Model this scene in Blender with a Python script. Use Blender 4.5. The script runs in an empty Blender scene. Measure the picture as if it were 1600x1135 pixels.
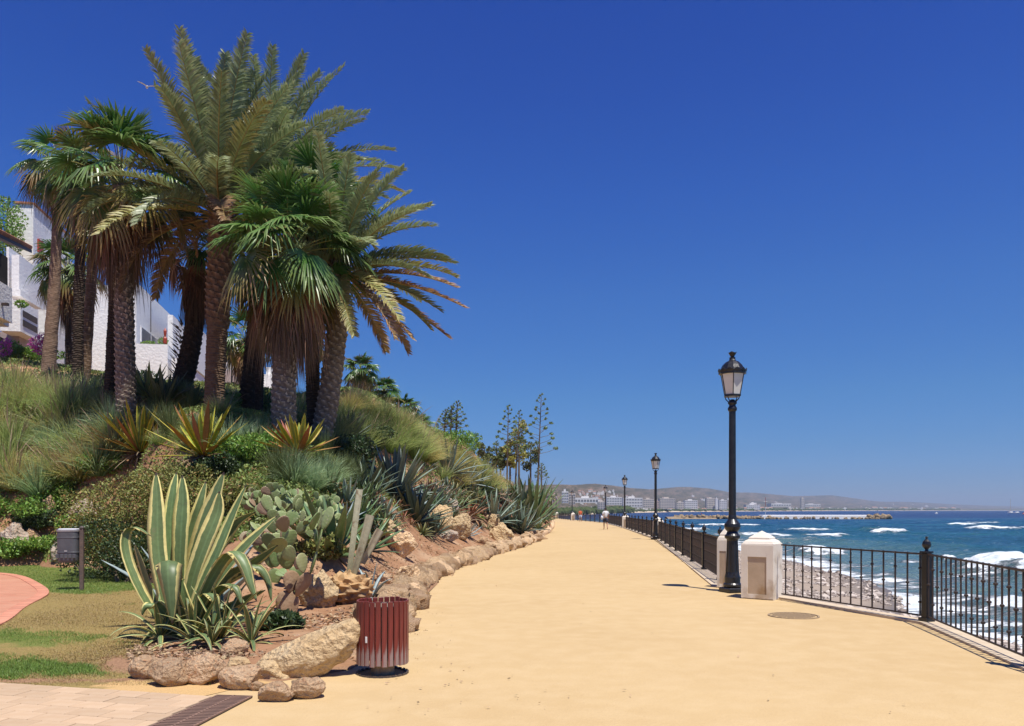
import bpy, bmesh, math, random
import numpy as np
from mathutils import Vector, Matrix
from math import sin, cos, pi, radians
C = bpy.context.scene.collection
SC = bpy.context.scene
# ------------------------------------------------------------------ camera, sky, sun, exposure
F = 1250.0                                   # focal length in pixels of the 1600 px wide photograph
HZ = 797.0                                   # row of the horizon
EYE = 1.6
cam = bpy.data.cameras.new('camera'); camo = bpy.data.objects.new('camera', cam); C.objects.link(camo)
camo.location = (0, 0, EYE); camo.rotation_euler = (pi/2, 0, 0)
cam.sensor_width = 36; cam.lens = 36*F/1600; cam.shift_y = (HZ-567.5)/1600
cam.clip_start = .1; cam.clip_end = 60000
SC.camera = camo
SUN_EL, SUN_AZ = radians(69), math.atan2(.5, -.87)      # azimuth measured from +Y towards +X
sund = Vector((sin(SUN_AZ)*cos(SUN_EL), cos(SUN_AZ)*cos(SUN_EL), sin(SUN_EL)))
world = bpy.data.worlds.new('World'); SC.world = world; world.use_nodes = True
wn = world.node_tree; wn.nodes.clear()
sky = wn.nodes.new('ShaderNodeTexSky'); sky.sky_type = 'NISHITA'; sky.sun_disc = False
sky.sun_elevation = SUN_EL; sky.sun_rotation = SUN_AZ
sky.altitude = 0; sky.air_density = 1.0; sky.dust_density = 0.25; sky.ozone_density = 4.0
hs = wn.nodes.new('ShaderNodeHueSaturation'); hs.inputs['Saturation'].default_value = 1.25; hs.inputs['Hue'].default_value = .5
gm = wn.nodes.new('ShaderNodeGamma'); gm.inputs[1].default_value = 1.0
bg = wn.nodes.new('ShaderNodeBackground'); bg.inputs['Strength'].default_value = .118   # the tint ramp is scaled by .633
wo = wn.nodes.new('ShaderNodeOutputWorld')
wn.links.new(sky.outputs[0], hs.inputs['Color']); wn.links.new(hs.outputs[0], gm.inputs[0])
tcw = wn.nodes.new('ShaderNodeTexCoord'); spw = wn.nodes.new('ShaderNodeSeparateXYZ'); wn.links.new(tcw.outputs['Generated'], spw.inputs[0])
cr = wn.nodes.new('ShaderNodeValToRGB'); wn.links.new(spw.outputs[2], cr.inputs[0]); cr.color_ramp.elements.remove(cr.color_ramp.elements[1])
for k_, (z_, c_) in enumerate([(.006, (.33, .60, 1.25)), (.037, (.30, .53, 1.08)), (.075, (.31, .55, .98)), (.136, (.36, .62, .97)), (.254, (.42, .66, 1.08)), (.361, (.36, .60, 1.16)), (.456, (.30, .52, 1.15)), (.534, (.27, .48, 1.14))]):
    e_ = cr.color_ramp.elements[0] if k_ == 0 else cr.color_ramp.elements.new(z_); e_.position = z_; e_.color = (*[v*.633 for v in c_], 1)
mw = wn.nodes.new('ShaderNodeMix'); mw.data_type = 'RGBA'; mw.blend_type = 'MULTIPLY'; mw.inputs[0].default_value = 1
wn.links.new(gm.outputs[0], mw.inputs[6]); wn.links.new(cr.outputs[0], mw.inputs[7])
wn.links.new(mw.outputs[2], bg.inputs[0]); wn.links.new(bg.outputs[0], wo.inputs[0])
sl = bpy.data.lights.new('sun', 'SUN'); sl.energy = 4.6; sl.angle = radians(.5); sl.color = (1, .95, .87)
so = bpy.data.objects.new('sun', sl); C.objects.link(so); so.rotation_euler = sund.to_track_quat('Z', 'Y').to_euler(); so.location = (0, -10, 40)
SC.view_settings.view_transform = 'Standard'; SC.view_settings.look = 'None'
SC.view_settings.exposure = .42; SC.view_settings.gamma = 1
try: SC.view_settings.use_curve_mapping = False
except Exception: pass
SC.render.engine = 'CYCLES'
SC.cycles.max_bounces = 6; SC.cycles.diffuse_bounces = 3; SC.cycles.glossy_bounces = 2; SC.cycles.transmission_bounces = 3
SC.cycles.volume_bounces = 0; SC.cycles.transparent_max_bounces = 4; SC.cycles.use_denoising = True
SC.cycles.caustics_reflective = False; SC.cycles.caustics_refractive = False
SC.cycles.volume_max_steps = 16

# ------------------------------------------------------------------ helpers
def P(px, py, d):                            # where a ray of the photograph is at depth d
    return np.array([(px-800)/F*d, d, EYE-(py-HZ)/F*d])
def ring_noise(p, scale, seed, n=10):
    p = np.asarray(p, float); r = np.random.RandomState(seed)
    K = r.normal(size=(n, p.shape[-1])); K /= np.linalg.norm(K, axis=1)[:, None]
    K *= (scale*(1.7**(np.arange(n) % 4)))[:, None]; a = 1/(1.5**(np.arange(n) % 4)); ph = r.rand(n)*6.28
    return (np.sin(p@K.T+ph)*a).sum(-1)/a.sum()*1.8
def mk(name, V, Fs, mat, parent=None, lf=None, smooth=False, midx=None):
    me = bpy.data.meshes.new(name)
    V = np.ascontiguousarray(V, dtype=np.float32)
    if isinstance(Fs, np.ndarray): Fs = [Fs]
    Fs = [np.asarray(f, dtype=np.int32) for f in Fs if len(f)]
    me.vertices.add(len(V)); me.vertices.foreach_set('co', V.ravel())
    li = np.concatenate([f.ravel() for f in Fs]); st = []; o = 0
    for f in Fs:
        st.append(o+np.arange(len(f))*f.shape[1]); o += f.size
    st = np.concatenate(st).astype(np.int32)
    me.loops.add(len(li)); me.loops.foreach_set('vertex_index', li)
    me.polygons.add(len(st)); me.polygons.foreach_set('loop_start', st)
    if midx is not None: me.polygons.foreach_set('material_index', np.asarray(midx, dtype=np.int32))
    me.polygons.foreach_set('use_smooth', np.full(len(st), bool(smooth)))
    me.update(calc_edges=True); me.validate()
    if lf is not None:
        at = me.attributes.new('lf', 'FLOAT_VECTOR', 'POINT'); at.data.foreach_set('vector', np.ascontiguousarray(lf, dtype=np.float32).ravel())
    for m in (mat if isinstance(mat, (list, tuple)) else [mat]): me.materials.append(m)
    o = bpy.data.objects.new(name, me); C.objects.link(o)
    if parent is not None: o.parent = parent
    return o
def tag(o, label=None, cat=None, group=None, kind=None):
    if label: o['label'] = label
    if cat: o['category'] = cat
    if group: o['group'] = group
    if kind: o['kind'] = kind
    return o
def thing(name, label, cat, loc=(0, 0, 0), rz=0, group=None):
    o = bpy.data.objects.new(name, None); C.objects.link(o); o.empty_display_size = .2
    o.location = tuple(float(v) for v in loc); o.rotation_euler = (0, 0, rz)
    return tag(o, label, cat, group)
def part(name, me, parent, loc=(0, 0, 0), rot=(0, 0, 0), sc=(1, 1, 1)):
    if not isinstance(me, bpy.types.Mesh): me = me.data
    o = bpy.data.objects.new(name, me); C.objects.link(o); o.parent = parent
    o.location = loc; o.rotation_euler = rot; o.scale = sc if hasattr(sc, '__len__') else (sc, sc, sc)
    return o
def copy_tree(o, parent=None):
    c = o.copy(); C.objects.link(c)
    if parent is not None: c.parent = parent; c.matrix_parent_inverse = o.matrix_parent_inverse.copy()
    for ch in o.children: copy_tree(ch, c)
    return c
class Acc:
    def __init__(s): s.V = []; s.F = {}; s.L = []; s.n = 0
    def add(s, V, Fs, lf=None):
        V = np.asarray(V, float)
        for f in (Fs if isinstance(Fs, (list, tuple)) else [Fs]):
            f = np.asarray(f)
            if len(f): s.F.setdefault(f.shape[1], []).append(f+s.n)
        s.V.append(V); s.L.append(np.zeros((len(V), 3)) if lf is None else np.broadcast_to(lf, (len(V), 3))); s.n += len(V); return s
    def build(s, name, mat, parent=None, smooth=False):
        return mk(name, np.concatenate(s.V), [np.concatenate(f) for f in s.F.values()], mat, parent, np.concatenate(s.L), smooth)
def box(x0, x1, y0, y1, z0, z1):
    V = np.array([(x, y, z) for z in (z0, z1) for x, y in ((x0, y0), (x1, y0), (x1, y1), (x0, y1))], float)
    return V, np.array([(3, 2, 1, 0), (4, 5, 6, 7), (0, 1, 5, 4), (1, 2, 6, 5), (2, 3, 7, 6), (3, 0, 4, 7)])
def bevbox(x0, x1, y0, y1, z0, z1, b=.01):
    V0, _ = box(x0, x1, y0, y1, z0, z1); bm = bmesh.new(); vs = [bm.verts.new(v) for v in V0]
    for f in _: bm.faces.new([vs[i] for i in f])
    bmesh.ops.bevel(bm, geom=bm.edges[:], offset=b, segments=1, affect='EDGES')
    bmesh.ops.triangulate(bm, faces=bm.faces[:])
    bm.verts.index_update(); V = np.array([v.co[:] for v in bm.verts]); Fc = np.array([[v.index for v in f.verts] for f in bm.faces]); bm.free()
    return V, Fc
def rotz(V, a):
    c, s = cos(a), sin(a); return np.asarray(V)@np.array([[c, s, 0], [-s, c, 0], [0, 0, 1]])
def tube(path, rad, k=8, cap=True):
    path = np.asarray(path, float); n = len(path); rad = np.broadcast_to(rad, (n,))
    t = np.gradient(path, axis=0); t /= np.linalg.norm(t, axis=1)[:, None]+1e-9
    ref = np.array([0, 0, 1.]) if abs(t[:, 2]).mean() < .8 else np.array([0, 1., 0])
    a = np.cross(t, ref); a /= np.linalg.norm(a, axis=1)[:, None]+1e-9; b = np.cross(t, a)
    th = np.arange(k)/k*2*pi
    V = path[:, None, :]+rad[:, None, None]*(np.cos(th)[None, :, None]*a[:, None, :]+np.sin(th)[None, :, None]*b[:, None, :])
    V = V.reshape(-1, 3); i = np.arange(n-1)[:, None]*k; j = np.arange(k)[None, :]; jn = (j+1) % k
    Q = np.stack([i+j, i+k+j, i+k+jn, i+jn], -1).reshape(-1, 4)
    if not cap: return V, [Q]
    V = np.concatenate([V, path[:1], path[-1:]]); jj = np.arange(k); m = n*k
    T = np.concatenate([np.stack([jj, (jj+1) % k, jj*0+m], -1), np.stack([(n-1)*k+(jj+1) % k, (n-1)*k+jj, jj*0+m+1], -1)])
    return V, [Q, T]
def lathe(prof, k=16, off=(0, 0), ph=0.):
    prof = np.asarray(prof, float); th = np.arange(k)/k*2*pi+ph; n = len(prof)
    V = np.stack([prof[:, 0:1]*np.cos(th)+off[0], prof[:, 0:1]*np.sin(th)+off[1], np.repeat(prof[:, 1:2], k, 1)], -1).reshape(-1, 3)
    i = np.arange(n-1)[:, None]*k; j = np.arange(k)[None, :]; jn = (j+1) % k
    return V, np.stack([i+j, i+jn, i+k+jn, i+k+j], -1).reshape(-1, 4)
_ico = {}
def ico(n):
    if n not in _ico:
        bm = bmesh.new(); bmesh.ops.create_icosphere(bm, subdivisions=n, radius=1); bm.verts.index_update()
        _ico[n] = (np.array([v.co[:] for v in bm.verts]), np.array([[v.index for v in f.verts] for f in bm.faces])); bm.free()
    return _ico[n]
def rock(seed, size, sub=3, planes=12, rough=.08, pit=.0):
    V, Fc = ico(sub); r = np.random.RandomState(seed); V = V.copy()
    N = r.normal(size=(planes, 3)); N /= np.linalg.norm(N, axis=1)[:, None]; D = r.uniform(.62, .95, planes)
    d = V@N.T; s = np.where(d > 1e-3, D/np.maximum(d, 1e-3), 9).min(1); V *= np.minimum(s, 1)[:, None]
    V *= (1+rough*ring_noise(V, 4, seed+1)+rough*.6*ring_noise(V, 11, seed+2))[:, None]
    if pit: V *= (1-pit*np.clip(ring_noise(V, 9, seed+5)-.1, 0, 1))[:, None]
    return V*np.asarray(size), Fc

# ------------------------------------------------------------------ materials
def nodes(name):
    m = bpy.data.materials.new(name); m.use_nodes = True; t = m.node_tree
    return m, t, t.nodes['Principled BSDF'], t.nodes['Material Output']
def N(t, ty, **kw):
    n = t.nodes.new('ShaderNode'+ty)
    for k, v in kw.items():
        if k in n.inputs.keys(): n.inputs[k].default_value = v
        else: setattr(n, k, v)
    return n
def mixc(t, fac, a, b, bt='MIX'):
    n = t.nodes.new('ShaderNodeMix'); n.data_type = 'RGBA'; n.blend_type = bt
    for s, v in ((0, fac), (6, a), (7, b)):
        if isinstance(v, bpy.types.NodeSocket): t.links.new(v, n.inputs[s])
        else: n.inputs[s].default_value = v if s == 0 else (*v, 1) if len(v) == 3 else v
    return n.outputs[2]
def ramp(t, src, a, b, lo=0., hi=1.):
    n = t.nodes.new('ShaderNodeMapRange'); n.inputs[1].default_value = a; n.inputs[2].default_value = b
    n.inputs[3].default_value = lo; n.inputs[4].default_value = hi; t.links.new(src, n.inputs[0]); return n.outputs[0]
def mth(t, op, a, b=None):
    n = t.nodes.new('ShaderNodeMath'); n.operation = op
    for i, v in enumerate((a, b)):
        if v is None: continue
        if isinstance(v, bpy.types.NodeSocket): t.links.new(v, n.inputs[i])
        else: n.inputs[i].default_value = v
    return n.outputs[0]
def noise(t, scale, detail=4, vec=None, rough=.55):
    n = t.nodes.new('ShaderNodeTexNoise'); n.inputs['Scale'].default_value = scale; n.inputs['Detail'].default_value = detail; n.inputs['Roughness'].default_value = rough
    if vec is None: vec = N(t, 'TexCoord').outputs['Object']
    t.links.new(vec, n.inputs['Vector']); return n.outputs[0]
def bump(t, p, h, dist=.01, st=1.):
    b = t.nodes.new('ShaderNodeBump'); b.inputs['Strength'].default_value = st; b.inputs['Distance'].default_value = dist
    t.links.new(h, b.inputs['Height']); t.links.new(b.outputs[0], p.inputs['Normal'])
def simple(name, c1, c2=None, scale=8, rough=.8, bmp=.0, bscale=None, metal=0, spec=.5, vary=.0, c3=None, s3=1.3):
    m, t, p, o = nodes(name); p.inputs['Roughness'].default_value = rough; p.inputs['Metallic'].default_value = metal
    p.inputs['Specular IOR Level'].default_value = spec
    c2 = c2 or tuple(v*.8 for v in c1)
    col = mixc(t, ramp(t, noise(t, scale), .35, .65), c1, c2)
    if c3: col = mixc(t, ramp(t, noise(t, s3), .52, .64), col, c3)
    if vary:
        r = N(t, 'ObjectInfo').outputs['Random']; h = N(t, 'HueSaturation'); t.links.new(col, h.inputs['Color'])
        t.links.new(ramp(t, r, 0, 1, 1-vary, 1+vary), h.inputs['Value']); col = h.outputs[0]
    t.links.new(col, p.inputs['Base Color'])
    if bmp: bump(t, p, noise(t, bscale or scale*4, 6), bmp)
    return m
def leafm(name, base, tip, edge=None, edge_at=.7, rough=.5, trans=.25, vary=.25, dead=None, mid=None, huev=.02, blot=None, tipat=.0, spine=False):
    """leaf surface: lf.x = distance from the midrib, lf.y = way along the leaf, lf.z = a number of its own"""
    m, t, p, o = nodes(name)
    a = N(t, 'Attribute', attribute_name='lf'); s = N(t, 'SeparateXYZ'); t.links.new(a.outputs['Vector'], s.inputs[0])
    col = mixc(t, ramp(t, s.outputs[1], tipat, 1), base, tip)
    if mid: col = mixc(t, ramp(t, s.outputs[0], .0, .14, 1, 0), col, mid)
    nz = noise(t, 18)
    if edge:
        w = mth(t, 'ADD', s.outputs[0], ramp(t, noise(t, 6), .3, .7, -.07, .07))
        col = mixc(t, ramp(t, w, edge_at-.02, edge_at+.03), col, edge)
    if spine: col = mixc(t, ramp(t, s.outputs[1], .955, .975), col, (.06, .035, .025)); col = mixc(t, ramp(t, noise(t, 3.5, 7, None, .7), .6, .7, 0, .55), col, (.20, .16, .08))
    if blot: col = mixc(t, ramp(t, noise(t, 7, 5), .56, .66), col, blot)
    rnd = mth(t, 'FRACT', mth(t, 'ADD', s.outputs[2], N(t, 'ObjectInfo').outputs['Random']))
    if dead: col = mixc(t, ramp(t, rnd, .80, .9), col, dead)
    h = N(t, 'HueSaturation'); t.links.new(col, h.inputs['Color'])
    t.links.new(mth(t, 'MULTIPLY', ramp(t, rnd, 0, 1, 1-vary, 1+vary), ramp(t, nz, .3, .7, .85, 1.12)), h.inputs['Value'])
    t.links.new(ramp(t, mth(t, 'FRACT', mth(t, 'MULTIPLY', rnd, 7.3)), 0, 1, .5-huev, .5+huev), h.inputs['Hue'])
    t.links.new(h.outputs[0], p.inputs['Base Color']); p.inputs['Roughness'].default_value = rough
    if trans:
        tr = N(t, 'BsdfTranslucent'); t.links.new(h.outputs[0], tr.inputs[0]); mx = N(t, 'MixShader'); mx.inputs[0].default_value = trans
        t.links.new(p.outputs[0], mx.inputs[1]); t.links.new(tr.outputs[0], mx.inputs[2]); t.links.new(mx.outputs[0], o.inputs[0])
    return m
MT = {}
def setup_mats():
    # compacted yellow sand of the promenade
    m, t, p, o = nodes('compacted_sand'); p.inputs['Roughness'].default_value = .95; p.inputs['Specular IOR Level'].default_value = .15
    n1 = noise(t, .28, 6); n2 = noise(t, 3.1, 5); n3 = noise(t, 90, 3); n4 = noise(t, 22, 4)
    col = mixc(t, ramp(t, n1, .35, .65), (.535, .385, .195), (.49, .345, .17))
    col = mixc(t, ramp(t, n2, .4, .75, 0, .6), col, (.58, .43, .235))
    col = mixc(t, ramp(t, n3, .60, .74, 0, .5), col, (.36, .24, .12))
    col = mixc(t, ramp(t, n4, .64, .74, 0, .35), col, (.42, .29, .15))
    t.links.new(col, p.inputs['Base Color']); h = mth(t, 'ADD', mth(t, 'MULTIPLY', n3, .5), mth(t, 'ADD', n4, n2)); bump(t, p, h, .006)
    MT['sand'] = m
    # soil of the bank
    MT['soil'] = simple('bank_soil', (.36, .20, .11), (.27, .145, .075), 3, .95, .03, 14, spec=.1, c3=(.42, .27, .16), s3=.9)
    MT['bedsoil'] = MT['soil']
    # lawn soil with green and worn patches
    m, t, p, o = nodes('lawn_ground'); p.inputs['Roughness'].default_value = .95; p.inputs['Specular IOR Level'].default_value = .1
    a = N(t, 'Attribute', attribute_name='lf'); s = N(t, 'SeparateXYZ'); t.links.new(a.outputs['Vector'], s.inputs[0])
    g = mth(t, 'ADD', s.outputs[0], ramp(t, noise(t, 2.5, 6), .3, .7, -.3, .3))
    n3 = noise(t, 45, 4)
    dry = mixc(t, ramp(t, n3, .35, .65), (.36, .25, .10), (.22, .18, .06)); grn = mixc(t, ramp(t, n3, .35, .65), (.14, .17, .04), (.20, .21, .06))
    brown = mixc(t, ramp(t, n3, .4, .6), (.36, .21, .12), (.27, .155, .09))
    col = mixc(t, ramp(t, g, .35, .6), dry, grn); col = mixc(t, ramp(t, mth(t, 'ADD', s.outputs[1], ramp(t, noise(t, 3, 5), .3, .7, -.25, .25)), .4, .6), col, brown)
    col = mixc(t, ramp(t, mth(t, 'ADD', s.outputs[2], ramp(t, noise(t, 5, 5), .3, .7, -.25, .25)), .4, .65), col, (.58, .38, .17))
    t.links.new(col, p.inputs['Base Color']); bump(t, p, n3, .02)
    MT['lawn'] = m
    MT['blade'] = leafm('lawn_blade', (.10, .18, .025), (.22, .33, .06), trans=.2, vary=.35)
    MT['dryblade'] = leafm('dry_blade', (.25, .17, .06), (.42, .31, .12), trans=.2, vary=.35)
    MT['paver'] = simple('paver', (.62, .395, .225), (.54, .345, .20), 9, .9, .002, 60, spec=.1, vary=.16)
    MT['paver_grey'] = simple('grey_paver', (.48, .335, .21), (.51, .37, .24), 9, .9, .002, 60, spec=.1, vary=.1)
    MT['joint'] = simple('joint_sand', (.27, .18, .11), None, 20, .95)
    MT['kerbcon'] = simple('pale_concrete', (.58, .47, .33), (.50, .40, .28), 5, .9, .004, 40, spec=.2)
    m, t, p, o = nodes('brick_path'); p.inputs['Roughness'].default_value = .9
    bk = N(t, 'TexBrick'); bk.inputs['Scale'].default_value = 1; bk.inputs['Brick Width'].default_value = .22; bk.inputs['Row Height'].default_value = .11; bk.inputs['Mortar Size'].default_value = .006
    bk.inputs['Color1'].default_value = (.47, .185, .105, 1); bk.inputs['Color2'].default_value = (.54, .235, .14, 1); bk.inputs['Mortar'].default_value = (.36, .22, .14, 1)
    tc = N(t, 'TexCoord'); t.links.new(tc.outputs['Object'], bk.inputs['Vector']); col = mixc(t, ramp(t, noise(t, 1.1, 5), .35, .7, 0, .5), bk.outputs[0], (.56, .30, .19))
    t.links.new(col, p.inputs['Base Color']); bump(t, p, bk.outputs['Fac'], -.004)
    MT['brickpath'] = m
    # rocks
    def rockm(name, a, b, c, sc=2.5):
        m, t, p, o = nodes(name); p.inputs['Roughness'].default_value = .92; p.inputs['Specular IOR Level'].default_value = .2
        r = N(t, 'ObjectInfo').outputs['Random']; cx = N(t, 'TexCoord').outputs['Object']; mp = N(t, 'VectorMath', operation='ADD'); t.links.new(cx, mp.inputs[0])
        cb = N(t, 'CombineXYZ'); t.links.new(mth(t, 'MULTIPLY', r, 37), cb.inputs[0]); t.links.new(cb.outputs[0], mp.inputs[1]); v = mp.outputs[0]
        n1 = noise(t, sc, 6, v, .6); n2 = noise(t, sc*8, 5, v, .65); vo = N(t, 'TexVoronoi', feature='F1'); vo.inputs['Scale'].default_value = sc*6; t.links.new(v, vo.inputs['Vector'])
        col = mixc(t, ramp(t, n1, .35, .65), a, b); col = mixc(t, ramp(t, n2, .52, .68), col, c)
        h = N(t, 'HueSaturation'); t.links.new(col, h.inputs['Color']); t.links.new(ramp(t, r, 0, 1, .85, 1.12), h.inputs['Value'])
        t.links.new(h.outputs[0], p.inputs['Base Color']); bump(t, p, mth(t, 'ADD', mth(t, 'MULTIPLY', n2, 1.4), mth(t, 'MULTIPLY', vo.outputs[0], .8)), .05); return m
    MT['rock'] = rockm('yellow_limestone', (.66, .50, .29), (.60, .42, .22), (.42, .27, .14))
    MT['rockgrey'] = rockm('grey_limestone', (.52, .45, .36), (.42, .33, .25), (.60, .36, .22))
    MT['rockpink'] = rockm('pink_limestone', (.66, .46, .28), (.56, .37, .21), (.56, .28, .14), 4)
    MT['rockorange'] = rockm('orange_limestone', (.78, .55, .32), (.70, .46, .25), (.80, .62, .42), 3)
    MT['rockwet'] = rockm('breakwater_rock', (.30, .22, .13), (.20, .15, .10), (.36, .29, .18), .4)
    MT['pebble'] = simple('beach_pebble', (.42, .37, .32), (.30, .25, .21), .8, .7, spec=.3)
    MT['trash'] = None
    # metals and paint
    MT['black'] = simple('black_cast_iron', (.010, .010, .011), (.020, .020, .021), 12, .34, .002, 50)
    MT['rail'] = simple('painted_railing', (.022, .017, .015), (.05, .028, .019), 6, .5, .001, 60)
    MT['glass'] = simple('frosted_lamp_glass', (.72, .70, .62), (.62, .60, .54), 3, .25)
    MT['white'] = simple('white_band', (.8, .78, .74), None, 4, .5)
    MT['pillar'] = simple('cream_render', (.76, .69, .58), (.70, .62, .51), 3, .9, .004, 70, spec=.2, c3=(.47, .37, .26), s3=1.6)
    MT['panel'] = simple('tan_stone_panel', (.50, .38, .26), (.44, .33, .22), 4, .9, .004, 80, spec=.2, c3=(.36, .24, .13), s3=2.5)
    m, t, p, o = nodes('red_brown_slat'); p.inputs['Roughness'].default_value = .42
    tc = N(t, 'TexCoord'); sp = N(t, 'SeparateXYZ'); t.links.new(tc.outputs['Object'], sp.inputs[0])
    mp = N(t, 'Mapping'); mp.inputs['Scale'].default_value = (30, 30, 2.2); t.links.new(tc.outputs['Object'], mp.inputs[0]); n1 = noise(t, 1.6, 6, mp.outputs[0])
    col = mixc(t, ramp(t, n1, .35, .7), (.21, .032, .022), (.10, .02, .014))
    wear = mth(t, 'SUBTRACT', n1, ramp(t, sp.outputs[2], .1, .34, 0, .34)); col = mixc(t, ramp(t, wear, .36, .56, 0, .9), col, (.30, .22, .20))
    t.links.new(col, p.inputs['Base Color']); bump(t, p, n1, .003); MT['slat'] = m
    MT['rust'] = simple('rusty_metal', (.30, .19, .11), (.42, .30, .18), 9, .75, .002, 60)
    MT['darkmetal'] = simple('dark_metal', (.05, .04, .038), (.09, .065, .05), 12, .55, .001)
    MT['grate'] = simple('rusty_grate', (.26, .155, .11), (.18, .11, .08), 15, .6, .002)
    MT['void'] = simple('drain_channel', (.05, .04, .035), None, 8, .95)
    MT['binbody'] = simple('grey_bin_metal', (.075, .080, .088), (.10, .105, .11), 6, .45, .001, 40)
    MT['binrim'] = simple('bin_rim', (.34, .34, .34), (.25, .25, .25), 9, .5)
    MT['woodpost'] = simple('weathered_post', (.16, .11, .085), (.10, .075, .062), 14, .8, .004, 40)
    MT['bag'] = simple('white_bin_bag', (.7, .7, .7), None, 12, .5, .01, 20)
    # building
    MT['wall'] = simple('white_stucco', (.87, .85, .80), (.82, .80, .76), 2, .9, .03, 7, spec=.15)
    MT['wallshade'] = simple('shaded_wall_tone', (.42, .33, .29), (.36, .28, .25), 2, .9, .01)  # wall in shade: the darker tone is put into the colour
    MT['tile'] = simple('terracotta_tile', (.50, .22, .12), (.36, .15, .085), 5, .85, .005, vary=.2)
    MT['wglass'] = simple('window_glass', (.06, .075, .09), (.09, .10, .12), 1, .08)
    MT['darkwood'] = simple('dark_brown_wood', (.05, .028, .02), (.035, .02, .015), 6, .6)
    MT['dark'] = simple('shade_dark_opening', (.02, .018, .017), None, 6, .9)  # shade inside openings, put into the colour of solid blocks
    MT['redclay'] = simple('red_ceramic', (.42, .06, .03), None, 6, .5)
    # foliage
    MT['feather'] = leafm('date_palm_leaflet', (.22, .27, .12), (.34, .38, .20), rough=.42, trans=.25, vary=.3, huev=.02)
    MT['featherold'] = leafm('old_date_palm_leaflet', (.29, .31, .10), (.42, .34, .13), rough=.5, trans=.25, vary=.3, dead=(.40, .24, .10))
    MT['featherdry'] = leafm('dry_date_palm_leaflet', (.36, .24, .11), (.42, .25, .12), rough=.6, trans=.25, vary=.3)
    MT['rachis'] = simple('palm_rachis', (.34, .25, .07), (.26, .16, .05), 5, .5)
    MT['fan'] = leafm('fan_palm_leaf', (.07, .17, .035), (.17, .24, .07), rough=.33, trans=.25, vary=.3, tipat=.45)
    MT['fanold'] = leafm('yellowing_fan_leaf', (.11, .17, .035), (.36, .22, .08), rough=.4, trans=.25, vary=.3, tipat=.35)
    MT['fandead'] = leafm('dead_fan_leaf', (.46, .19, .08), (.30, .19, .11), rough=.8, trans=.12, vary=.4, tipat=.1)
    MT['fangrey'] = leafm('old_dead_fan_leaf', (.30, .19, .11), (.22, .145, .09), rough=.9, trans=.1, vary=.4)
    MT['petiole'] = simple('fan_palm_stalk', (.20, .22, .05), (.28, .26, .07), 6, .4)
    def trunkm(name, a, b, c):
        m, t, p, o = nodes(name); p.inputs['Roughness'].default_value = .95; p.inputs['Specular IOR Level'].default_value = .1
        at = N(t, 'Attribute', attribute_name='lf'); s = N(t, 'SeparateXYZ'); t.links.new(at.outputs['Vector'], s.inputs[0])
        n1 = noise(t, 9, 6); n2 = noise(t, 40, 4)
        col = mixc(t, ramp(t, n1, .35, .65), a, b); col = mixc(t, ramp(t, s.outputs[0], .35, .9), col, c)
        t.links.new(col, p.inputs['Base Color']); bump(t, p, mth(t, 'ADD', n1, n2), .02); return m
    MT['trunk'] = trunkm('brown_palm_trunk', (.15, .095, .06), (.22, .145, .09), (.38, .28, .20))
    MT['trunkgrey'] = trunkm('grey_palm_trunk', (.16, .12, .09), (.25, .20, .15), (.56, .47, .37))
    MT['trunksmooth'] = trunkm('smooth_palm_trunk', (.20, .13, .085), (.28, .19, .13), (.32, .22, .15))
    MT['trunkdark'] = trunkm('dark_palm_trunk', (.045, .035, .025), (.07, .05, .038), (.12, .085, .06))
    MT['agavevar'] = leafm('variegated_agave', (.135, .195, .065), (.135, .20, .075), edge=(.74, .65, .24), edge_at=.63, rough=.45, trans=.1, vary=.2, huev=.012, spine=True, mid=(.17, .26, .10))
    MT['agave'] = leafm('blue_agave', (.17, .23, .17), (.24, .30, .22), spine=True, rough=.45, trans=.06, vary=.15, huev=.01, edge=(.30, .30, .18), edge_at=.9)
    MT['agavegreen'] = leafm('green_agave', (.10, .18, .07), (.16, .25, .10), spine=True, rough=.38, trans=.1, vary=.15, edge=(.36, .34, .14), edge_at=.88)
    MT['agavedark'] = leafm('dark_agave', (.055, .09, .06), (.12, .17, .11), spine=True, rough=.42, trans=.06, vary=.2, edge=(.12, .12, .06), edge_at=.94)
    MT['agavegrey'] = leafm('grey_blue_agave', (.30, .37, .35), (.34, .42, .40), rough=.5, trans=.08, vary=.12, huev=.01)
    MT['agavecut'] = leafm('faded_cut_agave', (.34, .31, .20), (.40, .36, .25), rough=.7, trans=.05, vary=.2, blot=(.22, .15, .09))
    MT['deadleaf'] = leafm('dead_agave_leaf', (.26, .16, .09), (.34, .24, .16), rough=.9, trans=.05, vary=.4)
    MT['furcraea'] = leafm('yellow_striped_leaf', (.25, .34, .045), (.32, .36, .05), edge=(.70, .58, .07), edge_at=.5, rough=.4, trans=.22, vary=.18, dead=(.34, .13, .05), blot=(.30, .20, .05))
    MT['furctip'] = leafm('red_brown_striped_leaf', (.42, .33, .05), (.28, .08, .035), edge=(.45, .17, .06), edge_at=.7, rough=.5, trans=.2, vary=.2, tipat=.2)
    MT['aloe'] = leafm('aloe_leaf', (.17, .22, .075), (.25, .22, .09), rough=.4, trans=.1, vary=.25)
    MT['aloered'] = leafm('red_aloe_leaf', (.22, .15, .075), (.36, .14, .07), rough=.5, trans=.1, vary=.3)
    MT['trunkcut'] = simple('cut_leaf_base', (.38, .21, .08), (.50, .33, .15), 7, .7, .006, 30, c3=(.16, .08, .035))
    m, t, p, o = nodes('prickly_pear'); p.inputs['Roughness'].default_value = .55
    r = N(t, 'ObjectInfo').outputs['Random']; vo = N(t, 'TexVoronoi', feature='F1'); vo.inputs['Scale'].default_value = 22; vo.inputs['Randomness'].default_value = .35
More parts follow.
